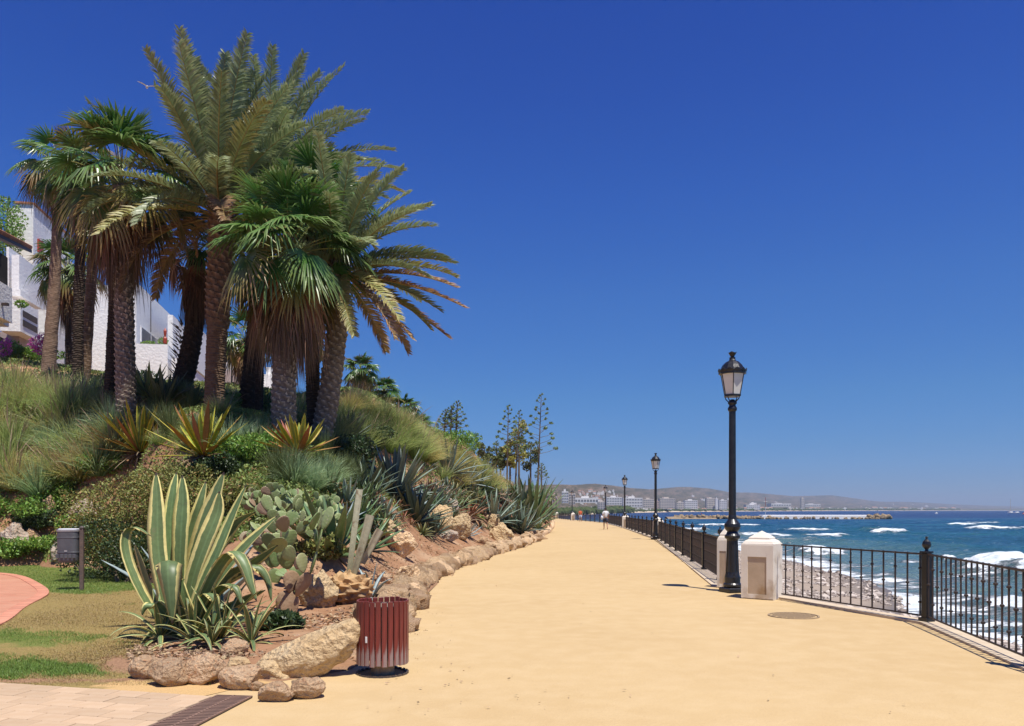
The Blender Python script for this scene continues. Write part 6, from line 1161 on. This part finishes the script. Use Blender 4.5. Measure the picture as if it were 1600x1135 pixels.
mass((335, 500, ip([335, 500], [612, 630]), ip([335, 500], [650, 670])), ['green', 'yel', 'green'], 26, .6, 'sunlit tuft behind the middle trunks', 'sunlit grass behind the trunks')
mass((505, 610, ip([500, 620], [655, 675]), ip([500, 620], [715, 705])), ['dark', 'dark', 'green'], 36, .85, 'reed grass right of the palms', 'dark reeds right of the palms')
mass((600, 690, ip([600, 690], [672, 702]), ip([600, 690], [712, 728])), ['yel', 'green'], 30, 1.1, 'dry fountain grass beyond the reeds', 'dry fountain grass on the skyline')
mass((690, 815, ip([690, 760, 860], [708, 750, 800]), ip([690, 760, 860], [752, 775, 800])), ['yel', 'yel', 'green'], 50, 1.05, 'fountain grass on the sunny slope', 'yellow fountain grass on the sunny slope')
mass((545, 640, ip([545, 640], [628, 660]), ip([545, 640], [650, 682])), ['yel', 'green'], 24, .75, 'grass on the skyline bank under the lone palm', 'grass under the lone skyline palm')
mass((430, 560, ip([430, 560], [738, 745]), ip([430, 560], [765, 770])), ['dark', 'blue'], 16, .7, 'low tuft under right striped rosette', 'low tufts under the striped rosettes')
# low ground cover on the bank (not on the bare soil)
rgn = np.random.RandomState(17); n = 230000; d = 1/rgn.uniform(1/75., 1/13., n); x = rgn.uniform(-1, 0, n)*np.maximum(14, d*.75)+kx(d)-.9; z = H(x, d); px = 800+F*x/d; py = HZ-(z-EYE)*F/d
nz_ = ring_noise(np.stack([x, d], -1), 1.0, 5); lim = np.interp(px, [180, 300, 420, 560, 640, 700, 780, 870], [880, 880, 830, 845, 815, 792, 795, 805])
ok = (z > .12) & (py < lim+nz_*14) & (nz_ > -.75); x, d, z = x[ok], d[ok], z[ok]; hgt = rgn.rand(len(x))*.16
V, Q, lf = leafbits(np.stack([x, d, z+hgt], -1), rgn, .05, 1.2); V = V.reshape(-1, 4, 3); V = ((V-V.mean(1, keepdims=True))*(.6+d[:, None, None]*.022)+V.mean(1, keepdims=True)).reshape(-1, 3)
tag(mk('ground_cover', V, Q, MT['cover'], lf=lf), 'low green creeping ground cover between the plants on the bank', 'ground cover', kind='stuff')
# ------------------------------------------------------------------ white terraces on the hill
def block(par, px0, px1, px2, yt, yb, D, th=10, mat='wall', name='wall', cap=True):
    """upright block whose left front corner stands at depth D: front px0..px1, right side px1..px2"""
    c, s = cos(radians(th)), sin(radians(th)); A_ = P(px0, 0, D)[:2]; k = (px1-800)/F; w = (k*A_[1]-A_[0])/(c-k*s); B_ = A_+w*np.array([c, s]); k2 = (px2-800)/F
    d = (k2*B_[1]-B_[0])/(-s-k2*c) if px2 > px1 else 4.; d = min(abs(d), 14.); zt = EYE-(yt-HZ)/F*D; zb = EYE-(yb-HZ)/F*D
    V, Q = box(0, w, 0, d, zb, zt); o = mk(name, rotz(V, radians(th)), Q, MT[mat], par); o.location = (A_[0], A_[1], 0); o['frame_'] = 0; del o['frame_']
    return o, w, d, zb, zt
def onb(o, nm, face, a0, a1, b0, b1, w, d, zb, zt, mat, th=10, out=.03, inn=.06):
    """flat piece on the front (face 0) or right side (1) of a block; a along, b up, as fractions"""
    z0, z1 = zb+(zt-zb)*b0, zb+(zt-zb)*b1
    V, Q = box(w*a0, w*a1, -out, inn, z0, z1) if face == 0 else box(w-inn, w+out, d*a0, d*a1, z0, z1)
    m = mk(nm, rotz(V, radians(th)), Q, MT[mat], o); return m
def window(o, face, a0, a1, b0, b1, w, d, zb, zt, th=10, panes=2):
    f = onb(o, 'window', face, a0, a1, b0, b1, w, d, zb, zt, 'wall', th, .05, .02); e = .035; g = .02
    n = panes
    for k in range(n):
        x0 = a0+(a1-a0)*(k/n)+(a1-a0)*e; x1 = a0+(a1-a0)*((k+1)/n)-(a1-a0)*e; onb(o, 'window_pane', face, x0, x1, b0+(b1-b0)*.05, b1-(b1-b0)*.05, w, d, zb, zt, 'wglass', th, .062, -.0)
def tiles(par, p0, p1, up, n, rows, mat='tile'):
    p0, p1, up = np.array(p0, float), np.array(p1, float), np.array(up, float); e = p1-p0; L = np.linalg.norm(e); V, Q = tube([(0, 0, 0), (0, 1, 0)], [.11, .09], 6); first = None
    for r in range(rows):
        for k in range(n):
            c = p0+e*(k+.5)/n+up*(r/rows); u_ = up/np.linalg.norm(up); M = Vector((0, 1, 0)).rotation_difference(Vector(u_)).to_matrix().to_4x4(); l_ = np.linalg.norm(up)/rows*1.12
            if first is None: first = mk('roof_tile', V, [Q[0], Q[1]], MT[mat], par); o = first
            else: o = part('roof_tile', first, par)
            o.matrix_local = Matrix.Translation(c)@M@Matrix.Diagonal((1, l_, 1, 1))
def bld(label): return thing('apartment_building', label, 'building', (0, 0, 0), 0, 'white stepped apartment buildings on the hill')
# tall white tower
b = bld('tall white apartment block with a red ceramic ornament and grey window'); G = block(b, 22, 52, 108, 318, 520, 54); o, w, d, zb, zt = G
onb(o, 'ornament', 1, .10, .22, .66, .76, w, d, zb, zt, 'redclay', out=.12); onb(o, 'window', 1, .10, .50, .42, .585, w, d, zb, zt, 'wglass', out=.02); onb(o, 'roof_edge', 1, 0, 1, 1.0, 1.015, w, d, zb, zt, 'tile', out=.1); onb(o, 'roof_edge', 0, 0, 1, 1.0, 1.015, w, d, zb, zt, 'tile', out=.1)
for z_ in (.40, .375):
    onb(o, 'balcony_rail', 1, -.08, .55, z_+.0, z_+.004, w, d, zb, zt, 'rail', out=.55, inn=-.5)
block(b, 10, 24, 26, 325, 520, 56); block(b, 80, 95, 116, 395, 520, 57)
b = bld('sloping grey-white parapet terraces below the tall block'); 
for args in [(10, 14, 40, 386, 520, 47), (18, 30, 70, 398, 520, 46), (8, 30, 62, 455, 520, 44.5), (12, 32, 66, 452, 462, 43.8)]: block(b, *args)
G = block(b, 0, 32, 60, 468, 517, 42.5); o, w, d, zb, zt = G
for q in ((.52, .72), (.22, .42)): onb(o, 'balcony_opening', 1, .12, .92, q[0], q[1], w, d, zb, zt, 'darkwood', out=.03)
G = block(b, -40, 30, 58, 517, 562, 43.5, 10, 'wallshade', 'recess'); G = block(b, -40, -2, 32, 524, 562, 43, 10, 'dark', 'shaded_opening')  # solid blocks; shade of the openings under the terrace is in their colour
b = bld('white terrace block with a blue-shaded side wall between the slim palms'); G = block(b, 60, 86, 119, 484, 590, 41); o, w, d, zb, zt = G
onb(o, 'window', 1, .42, .66, .08, .36, w, d, zb, zt, 'wglass', out=.02); onb(o, 'window', 1, .78, .98, .1, .34, w, d, zb, zt, 'wglass', out=.02)
q_ = P(104, 482, 42); shrub('shrub', 'green planter hedge on the terrace between the slim palms', 'bush', q_+[0, .5, -.2], [((-.3, 0, .2), (.7, .4, .35)), ((.4, 0, .1), (.6, .4, .3))], 900, .1, MT['shrubgreen'], 901)
q_ = P(33, 478, 41.5); shrub('shrub', 'small succulent in a pot on the terrace parapet', 'bush', q_, [((0, 0, .1), (.3, .3, .2))], 200, .12, MT['shrubgreen'], 902)
b = bld('long white wall of the upper terrace seen behind the slim trunks'); G = block(b, 90, 140, 142, 430, 472, 56); block(b, 88, 140, 142, 472, 494, 57, 10, 'wallshade', 'recess'); G = block(b, 92, 142, 144, 494, 600, 55)  # recess block: shade under the terrace put into its colour
b = bld('broad white apartment front between the brown and the thick grey trunk'); G = block(b, 144, 206, 214, 445, 600, 50)
G = block(b, 204, 213, 268, 440, 600, 49); o, w, d, zb, zt = G; window(o, 1, .10, .62, .40, .60, w, d, zb, zt, panes=2); onb(o, 'drainpipe', 1, .36, .372, .62, 1., w, d, zb, zt, 'darkmetal', out=.03)
G = block(b, 212, 262, 273, 537, 606, 47.5, name='balcony'); q_ = P(228, 538, 47.8); q2_ = P(252, 538, 47.8)
shrub('shrub', 'low flowering window box plants on the white balcony', 'bush', q_+[0, .25, .02], [((0, 0, .1), (.5, .15, .12))], 260, .09, MT['shrubgreen'], 903); shrub('shrub', 'bushier potted plant at the balcony corner', 'bush', q2_+[0, .25, .05], [((0, 0, .2), (.3, .2, .25))], 300, .09, MT['shrubgreen'], 904)
t = thing('gas_lantern', 'small red ornament standing on the balcony corner', 'ornament', P(258, 537, 47.9)); V, Q = lathe([(.1, 0), (.12, .3), (.05, .4), (.08, .55), (.1, .75), (0, .95)], 8); mk('body', V, Q, MT['redclay'], t)
b = bld('stepped white blocks between the leaning palm and the ringed trunk')
for args in [(262, 270, 300, 492, 600, 52), (296, 312, 326, 512, 600, 55), (300, 308, 332, 560, 612, 48), (268, 284, 300, 560, 612, 47), (282, 300, 318, 540, 600, 50)]: block(b, *args)
G = block(b, 296, 299, 332, 572, 610, 46); o, w, d, zb, zt = G; onb(o, 'stair_rail', 1, 0, 1, .95, 1.0, w, d, zb, zt, 'kerbcon', out=.05)
b = bld('white flat-roofed blocks seen between the ringed trunk and the dark trunk')
for args in [(328, 347, 356, 528, 600, 62), (346, 352, 364, 532, 580, 60), (364, 376, 384, 530, 586, 61), (384, 398, 408, 545, 612, 63)]: block(b, *args)
block(b, 340, 378, 384, 578, 615, 58, 10, 'wallshade', 'garden_wall')  # low wall below the blocks, its shade put into the colour
b = bld('small white house glimpsed right of the dark trunks'); block(b, 410, 432, 440, 585, 620, 66); block(b, 416, 424, 428, 574, 586, 66.5, name='chimney')
b = bld('white house corner peeping over the reeds right of the palms'); block(b, 522, 545, 560, 622, 680, 60); block(b, 545, 556, 562, 632, 680, 62)
# near terrace house at the left edge with a tiled roof
b = thing('terrace_house', 'terrace house, loggia coloured dark as shade, with sloping terracotta tile roof at the left edge', 'building', (0, 0, 0))
G = block(b, -90, -8, 12, 385, 470, 33, 10, 'dark', 'loggia'); G = block(b, -90, -6, 19, 432, 489, 32.5, name='balcony'); o, w, d, zb, zt = G; onb(o, 'drain_spout', 1, .3, .4, .35, .42, w, d, zb, zt, 'darkwood', out=.25)  # loggia is a solid block; shade under the roof is painted dark
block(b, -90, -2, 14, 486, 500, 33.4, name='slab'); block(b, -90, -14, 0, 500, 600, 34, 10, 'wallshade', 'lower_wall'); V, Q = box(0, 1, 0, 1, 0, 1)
p0 = P(-20, 352, 31.5); p1 = P(50, 388, 40); up = np.array([-2.6, -.5, .95]); a = Acc(); n_ = np.array([0, 0, .1]); a.add([p0-n_, p1-n_, p1+up-n_, p0+up-n_, p0-n_*2.5, p1-n_*2.5, p1+up-n_*2.5, p0+up-n_*2.5], np.array([(0, 1, 2, 3), (7, 6, 5, 4), (0, 4, 5, 1), (1, 5, 6, 2), (2, 6, 7, 3), (3, 7, 4, 0)])); a.build('roof', MT['darkwood'], b); tiles(b, p0, p1, up, 34, 5)
# lamp among the houses, flowers by the terraces
t = thing('garden_lamp', 'small black double lamp in front of the white blocks between the trunks', 'lamp', P(362, 612, 41)); V, Q = tube([(0, 0, 0), (0, 0, 1.75)], [.045, .035], 6); mk('pole', V, Q, MT['black'], t)
for sx in (-.2, .2):
    V, Q = lathe([(.02, 1.6), (.09, 1.62), (.13, 1.8), (.14, 1.9), (.06, 1.96), (0, 1.98)], 8, (sx, 0)); mk('lamp_head', V, Q, MT['black'], t); V, Q = tube([(0, 0, 1.6), (sx*.6, 0, 1.55), (sx, 0, 1.62)], .02, 5); mk('arm', V, Q, MT['black'], t)
for px, py, l, m_ in [(59, 538, 'magenta bougainvillea at the foot of the white terrace', 'pink'), (66, 545, 'second magenta bougainvillea sprig, right of the first', 'pink'), (5, 546, 'pink flower bed at the far left below the recess', 'pink')]:
    shrub('flowering_bush', l, 'flowers', P(px, py+6, 38.5), [((0, 0, .2), (.45, .3, .4)), ((.2, 0, .5), (.2, .2, .25))], 420, .1, MT[m_], int(px)+950)
# ------------------------------------------------------------------ gull
g_ = thing('seagull', 'white gull gliding in the sky above the left palms', 'bird', P(230, 136, 38), .6)
V, Fc = ico(2); mk('body', V*[.06, .17, .055]*(1-.5*np.clip(-V[:, 1:2], 0, 1)), Fc, MT['white'], g_, smooth=True)
for s_ in (-1, 1):
    pa = np.array([(0, .03, .02), (.14, .06, .11), (.30, .02, .13), (.46, -.1, .09)])*[s_, 1, 1]; V, Q, lf = leafshape(bez(pa, 8), [.13, .13, .12, .11, .10, .08, .05, .01], (0, 1, 0), .05, .06); mk('wing', V, Q, MT['white'], g_, smooth=True)
# ------------------------------------------------------------------ breakwater, boats
bw = thing('breakwater', 'white-walled breakwater with dark rocks at its foot out at sea', 'breakwater', (0, 0, 0)); D = 352
x0, x1 = P(1190, 0, D)[0], P(1362, 0, D)[0]; V, Q = bevbox(x0, x1, D, D+4, SEA-1, SEA+1.75, .15); mk('sea_wall', V, Q, MT['wall'], bw); V, Q = bevbox(x0+2, x1-6, D+4.1, D+8, SEA-1, SEA+1.0, .1); mk('walkway', V, Q, MT['kerbcon'], bw)
rr = random.Random(31); rm = None
def rocks(par, x0, x1, y0, y1, n, s0, s1, zc):
    global rm
    for k in range(n):
        if rm is None: V, Fc = rock(600, (1, 1, 1), 2, 9, .1); rm_ = mk('rock', V, Fc, MT['rockwet'], par); o = rm_; rm = rm_.data
        else: o = part('rock', rm, par)
        s_ = rr.uniform(s0, s1); o.location = (rr.uniform(x0, x1), rr.uniform(y0, y1), SEA+zc*rr.uniform(.0, 1)); o.rotation_euler = (rr.uniform(0, 6), rr.uniform(0, 6), rr.uniform(0, 6)); o.scale = (s_, s_, s_*.7)
rocks(bw, x0-2, x1+2, D-3, D-.5, 70, .5, 1.0, .5); rocks(bw, P(1355, 0, D)[0], P(1392, 0, D)[0], D-3, D+5, 42, .7, 1.5, 1.3)
sp_ = thing('rock_spit', 'low brown rocky spit running out from the beach to the breakwater', 'rock spit', (0, 0, 0)); rocks(sp_, P(1120, 0, 356)[0], P(1200, 0, 356)[0], 352, 360, 80, .6, 1.3, .8); rocks(sp_, P(1055, 0, 360)[0], P(1130, 0, 360)[0], 356, 366, 80, .6, 1.5, .9)
V = []; a = Acc(); xs_ = np.linspace(P(1040, 0, 360)[0], P(1205, 0, 356)[0], 60)
prof = [(-6, -1.), (-3, .5), (0, .9), (3, .5), (6, -1.)]; V = np.concatenate([np.stack([xs_, 359+p_+0*xs_, SEA+q_+0*xs_], -1) for p_, q_ in prof]); V += (ring_noise(V, .4, 3)*.4)[:, None]; i = np.arange(4)[:, None]*60; j = np.arange(59)[None]; mk('gravel_bank', V, np.stack([i+j, i+j+1, i+60+j+1, i+60+j], -1).reshape(-1, 4), MT['rockwet'], sp_)
t = thing('signal_mast', 'thin pale red and white mast at the root of the breakwater', 'mast', P(1196, 806, 350)*[1, 1, 0]+[0, 0, SEA+1.7]); V, Q = tube([(0, 0, 0), (0, 0, 3.6)], .12, 6); mk('lower_mast', V, Q, MT['white'], t); V, Q = tube([(0, 0, 3.6), (0, 0, 7.8)], .09, 6); mk('upper_mast', V, Q, MT['redclay'], t); V, Q = tube([(-.8, 0, 6.0), (.8, 0, 6.0)], .07, 5); mk('crossbar', V, Q, MT['white'], t)
def boat(label, px, D, sail, L, sc=1):
    t = thing('sailing_boat', label, 'boat', (P(px, 0, D)[0], D, SEA), .4); u = np.linspace(-1, 1, 9); hw = (1-np.abs(u)**2.2)*.16*L; a = Acc(); V = []
    for z_, f in ((-.3, .6), (.9, 1.), (1.0, .95)): V += [np.stack([u*L/2*(1 if z_ > 0 else .9), s_*hw*f, 0*u+z_], -1) for s_ in (-1, 1)]
    V = np.concatenate(V); Q = []
    for k in range(8):
        for lv in range(2):
            a0 = lv*18; Q += [(a0+k, a0+k+1, a0+18+k+1, a0+18+k), (a0+9+k+1, a0+9+k, a0+27+k, a0+27+k+1)]
        Q.append((36+k, 36+k+1, 45+k+1, 45+k))
    mk('hull', V, np.array(Q), MT['wall'], t); V, Q = bevbox(-L*.12, L*.22, -.1*L, .1*L, 1., 1.9, .2); mk('cabin', V, Q, MT['wall'], t)
    if sail: V, Q = tube([(0, 0, 1), (0, 0, sail)], .14, 5); mk('mast', V, Q, MT['kerbcon'], t); V, Q = tube([(-L*.35, 0, 2.6), (0, 0, 2.6)], .12, 5); mk('boom', V, Q, MT['kerbcon'], t)
boat('sailing yacht with a bare mast far out near the horizon at right', 1579, 950, 17, 12); boat('low white motor boat just right of the yacht near the horizon', 1589, 940, 0, 10)
boat('tiny white boat on the dark water left of the yacht', 1463, 800, 0, 4)
t = thing('marker_buoy', 'small red buoy at the right edge of the sea', 'buoy', (P(1599, 0, 700)[0], 700, SEA)); V, Q = lathe([(.8, -.3), (.9, .5), (.4, 1.1), (.3, 1.9), (0, 2.)], 8); mk('float', V, Q, MT['redclay'], t)
# ------------------------------------------------------------------ the far coast
def coastY(px): return np.interp(px, [700, 860, 900, 960, 1000, 1060, 1140, 1250, 1400, 1560, 1640], [400, 480, 620, 900, 1150, 1500, 2000, 2700, 3800, 5200, 6200])
RPX = [700, 760, 840, 862, 900, 930, 960, 985, 1015, 1060, 1080, 1110, 1140, 1180, 1240, 1300, 1340, 1375, 1410, 1450, 1490, 1560, 1600, 1640]
RY = [752, 750, 751, 749, 750, 749, 753, 758, 761, 757, 757, 760, 767, 768, 775, 773, 780, 786, 786, 788, 791, 794, 796, 797.3]
nu, nv = 460, 70; pxs = np.linspace(700, 1640, nu); cy = coastY(pxs); ry_ = np.interp(pxs, RPX, RY); v_ = np.linspace(0, 1, nv)
Dd = cy[None]*(1+1.6*v_[:, None]**1.2)+60*v_[:, None]; xx = (pxs[None]-800)/F*Dd
hr = (HZ-ry_)[None]/F*Dd*1.0; prof_ = np.clip((v_[:, None]-.16)/.84, 0, 1)**1.15; pk = np.where(v_[:, None] > .86, 1-(v_[:, None]-.86)*3, 1)
nz_ = ring_noise(np.stack([np.repeat(pxs[None], nv, 0)*.02, v_[:, None]*3+0*xx], -1), 1.6, 19)+.5*ring_noise(np.stack([np.repeat(pxs[None], nv, 0)*.08, v_[:, None]*9+0*xx], -1), 1.6, 20)
zz = SEA+1.2+(hr*prof_*pk)*(1+.12*nz_*(1-v_[:, None]))+v_[:, None]*.004*Dd; zz[0] = SEA-3
V = np.stack([xx, Dd, zz], -1).reshape(-1, 3); i = np.arange(nv-1)[:, None]*nu; j = np.arange(nu-1)[None]; Q = np.stack([i+j, i+j+1, i+nu+j+1, i+nu+j], -1).reshape(-1, 4)
m, t, p, o_ = nodes('far_hills'); p.inputs['Roughness'].default_value = 1; p.inputs['Specular IOR Level'].default_value = 0
at = N(t, 'Attribute', attribute_name='lf'); s = N(t, 'SeparateXYZ'); t.links.new(at.outputs['Vector'], s.inputs[0]); mp = N(t, 'VectorMath', operation='MULTIPLY'); t.links.new(at.outputs['Vector'], mp.inputs[0]); mp.inputs[1].default_value = (60, 9, 1)
n1 = noise(t, 1, 6, mp.outputs[0], .65); n2 = noise(t, 5, 5, mp.outputs[0], .65); col = mixc(t, ramp(t, n1, .35, .62), (.21, .155, .125), (.075, .07, .055)); col = mixc(t, ramp(t, n2, .45, .6, 0, .7), col, (.045, .055, .03)); col = mixc(t, ramp(t, s.outputs[1], .10, .3, .85, 0), col, (.05, .075, .03))
t.links.new(col, p.inputs['Base Color']); MT['hills'] = m
tag(mk('distant_hills', V, Q, m, lf=np.stack([np.repeat((pxs[None]-700)/940, nv, 0), v_[:, None]+0*xx, 0*xx], -1).reshape(-1, 3), smooth=True), kind='structure')
def hz(px, D):
    cyy = coastY(px); v = np.clip(((D-60*.2)/cyy-1)/1.6, 0, 1)**(1/1.2); return SEA+1.2+(HZ-np.interp(px, RPX, RY))/F*D*np.clip((v-.16)/.84, 0, 1)**1.15+v*.004*D
wl = [simple('far_white_wall', (.74, .71, .67), None, .02, .9), simple('far_cream_wall', (.62, .55, .47), None, .02, .9), simple('far_pink_wall', (.58, .42, .34), None, .02, .9)]
MT['farwin'] = simple('far_window', (.20, .19, .19), None, .1, .4); MT['farroof'] = simple('far_roof', (.40, .22, .15), None, .1, .9)
def farb(label, px0, px1, yt, yb, D, wm=0, rows=0, cols=0, group=None, roof=False, name='hotel', dp=.7):
    x0, x1 = (px0-800)/F*D, (px1-800)/F*D; z1 = EYE-(yt-HZ)/F*D; z0 = EYE-(yb-HZ)/F*D-2; t = thing(name, label, 'building', ((x0+x1)/2, D, z0), 0, group); w = x1-x0; h = z1-z0; dd = w*dp
    V, Q = box(-w/2, w/2, 0, dd, 0, h); mk('walls', V, Q, wl[wm], t)
    if roof: mk('roof', [(-w/2-.3, -.3, h), (w/2+.3, -.3, h), (w/2+.3, dd, h), (-w/2-.3, dd, h), (-w/2+w*.1, dd/2, h*1.25), (w/2-w*.1, dd/2, h*1.25)], [np.array([(0, 1, 5, 4), (2, 3, 4, 5)]), np.array([(1, 2, 5), (3, 0, 4)])], MT['farroof'], t)
    else: V, Q = box(-w*.2, w*.12, dd*.3, dd*.6, h, h+h*.06+1.2); mk('roof_house', V, Q, wl[wm], t)
    wmsh = None
    for r in range(rows):
        for c in range(cols):
            cw_, ch_ = w/cols, h*.92/rows; 
            if wmsh is None: V, Q = box(-cw_*.33, cw_*.33, -.2, .2, 0, ch_*.38); wmsh = mk('window', V, Q, MT['farwin'], t); o = wmsh
            else: o = part('window', wmsh, t)
            o.location = (-w/2+cw_*(c+.5), 0, h*.05+ch_*(r+.25))
    return t
farb('white hotel slab with dark window bands among trees, left of the small lamp', 878, 888, 768, 782, 560, 0, 4, 3, dp=.4); farb('greyish side wing of the white hotel slab near the small lamp', 889, 899, 771, 784, 570, 1, 4, 3, dp=.4)
farb('low pink building at the far left of the coast behind the lamps', 858, 872, 772, 780, 540, 2, 2, 3); farb('long low white building row behind the walking man', 898, 935, 778, 783, 800, 0, 1, 8); farb('pale striped apartment block above the walking man', 934, 946, 784, 793, 760, 1, 4, 3)
farb('long white apartment terrace left of the second lamp', 948, 972, 777, 787, 980, 0, 3, 6); farb('second long white terrace, stepping down toward the second lamp', 974, 1004, 778, 791, 1150, 0, 3, 7); farb('cream seafront block right of the second lamp pole', 1005, 1022, 780, 792, 1280, 1, 4, 5); farb('wide cream hotel left of the grey gridded block', 1024, 1030, 783, 793, 1300, 2, 3, 2)
farb('grey gridded hotel block, the darkest on the seafront', 1031, 1055, 779, 793, 1380, 1, 6, 9); farb('white apartment cluster right of the gridded hotel', 1070, 1090, 782, 794, 1650, 0, 4, 6); farb('low cream block between gridded hotel and white cluster', 1057, 1069, 785, 794, 1560, 1, 3, 4); farb('broad dark-banded hotel left of the white tower', 1104, 1118, 779, 794, 1850, 1, 5, 5)
farb('narrow white tower, tallest on the seafront left of the big lamp', 1118, 1122, 779, 795, 1840, 0, 0, 0); farb('white block just left of the tall near lamp', 1124, 1136, 782, 795, 1900, 0, 4, 4); farb('stepped white apartment block right of the tall near lamp', 1166, 1188, 789, 796, 2250, 0, 3, 7); farb('upper tier of the stepped white block', 1172, 1182, 786, 790, 2270, 0, 1, 4)
farb('slender pale tower standing alone on the far coast right of the mast', 1252, 1257, 779, 795, 2900, 1, 6, 2); farb('long white row on the slope right of the lone tower', 1258, 1282, 788, 791, 3000, 0, 1, 8); farb('white villas row left of the lone tower', 1205, 1236, 787, 791, 2700, 0, 1, 8)
rr = random.Random(77)
for k in range(300):
    px = rr.uniform(870, 1500) if k % 3 else rr.uniform(895, 1130); cyy = float(coastY(px)); 
    if k < 190: D = cyy*rr.uniform(1.01, 1.12)+20
    else: D = cyy*rr.uniform(1.15, 1.9)
    if k >= 190 and rr.random() < .5: px = rr.gauss(930, 22); cyy = float(coastY(px)); D = cyy*rr.uniform(1.5, 2.1)
    z = float(hz(px, D)); w = rr.uniform(1.6, 6.5)*(1.5 if k < 190 else .8); h = rr.uniform(1.2, 3.4)*(1.3 if k < 190 else .7); py = HZ-(z-EYE)*F/D
    farb('small pale house on the far coast' if k >= 190 else 'small pale seafront house on the far coast', px-w/2, px+w/2, py-h, py+.3, D, rr.choice([0, 0, 0, 1, 2]), 0, 0, 'small houses on the far slopes' if k >= 190 else 'small houses along the far seafront', rr.random() < .35, 'house')
# tree masses of the far coast
def farwood(label, px0, px1, n, f0, f1, size, seed, hh):
    rg = np.random.RandomState(seed); px = rg.uniform(px0, px1, n); cyy = coastY(px); D = cyy*rg.uniform(f0, f1, n); z = np.array([float(hz(a_, b_)) for a_, b_ in zip(px, D)]); V0, F0 = ico(1); s_ = size*rg.uniform(.6, 1.5, n)*D/1000
    V = V0[None]*(1+rg.uniform(-.25, .25, (n, len(V0), 1)))*s_[:, None, None]*[1.2, 1, hh]+np.stack([(px-800)/F*D, D, z+s_*.3], -1)[:, None]; Fp = (np.arange(n)[:, None, None]*len(V0)+F0[None]).reshape(-1, 3); return tag(mk('far_wood', V.reshape(-1, 3), Fp, MT['farleaf']), label, 'woodland', kind='stuff')
MT['farleaf'] = simple('far_leaf', (.045, .07, .025), (.085, .10, .04), .05, .95, spec=0)
farwood('green wooded headland behind the first bend of the coast', 842, 985, 1700, 1.0, 1.2, 3.6, 51, 1.0); farwood('dark trees between the seafront hotels', 985, 1250, 900, 1.0, 1.12, 2.0, 52, .8); farwood('faint trees along the farthest coast', 1250, 1500, 500, 1.0, 1.1, 1.8, 53, .7)
a = Acc(); pr = np.linspace(845, 1620, 200); D_ = coastY(pr)*.985; xs_ = (pr-800)/F*D_; V = np.concatenate([np.stack([xs_, D_, 0*xs_+SEA+.05], -1), np.stack([xs_*1.02, D_*1.02, 0*xs_+SEA+2.], -1)]); i = np.arange(199); tag(mk('far_beach', V, np.stack([i, i+1, i+201, i+200], -1), MT['kerbcon']), kind='structure')
# ------------------------------------------------------------------ the air
HAZE = 1.25e-4
V, Q = box(-700, 8200, -60, 17500, -6, 215); hb = mk('haze', V, Q, []); m, t, p, o_ = nodes('air'); t.nodes.remove(p); pvn = t.nodes.new('ShaderNodeVolumePrincipled'); pvn.inputs['Density'].default_value = HAZE; pvn.inputs['Color'].default_value = (.66, .78, .93, 1); pvn.inputs['Anisotropy'].default_value = .2
t.links.new(pvn.outputs[0], o_.inputs['Volume']); hb.data.materials.append(m); tag(hb, kind='stuff')
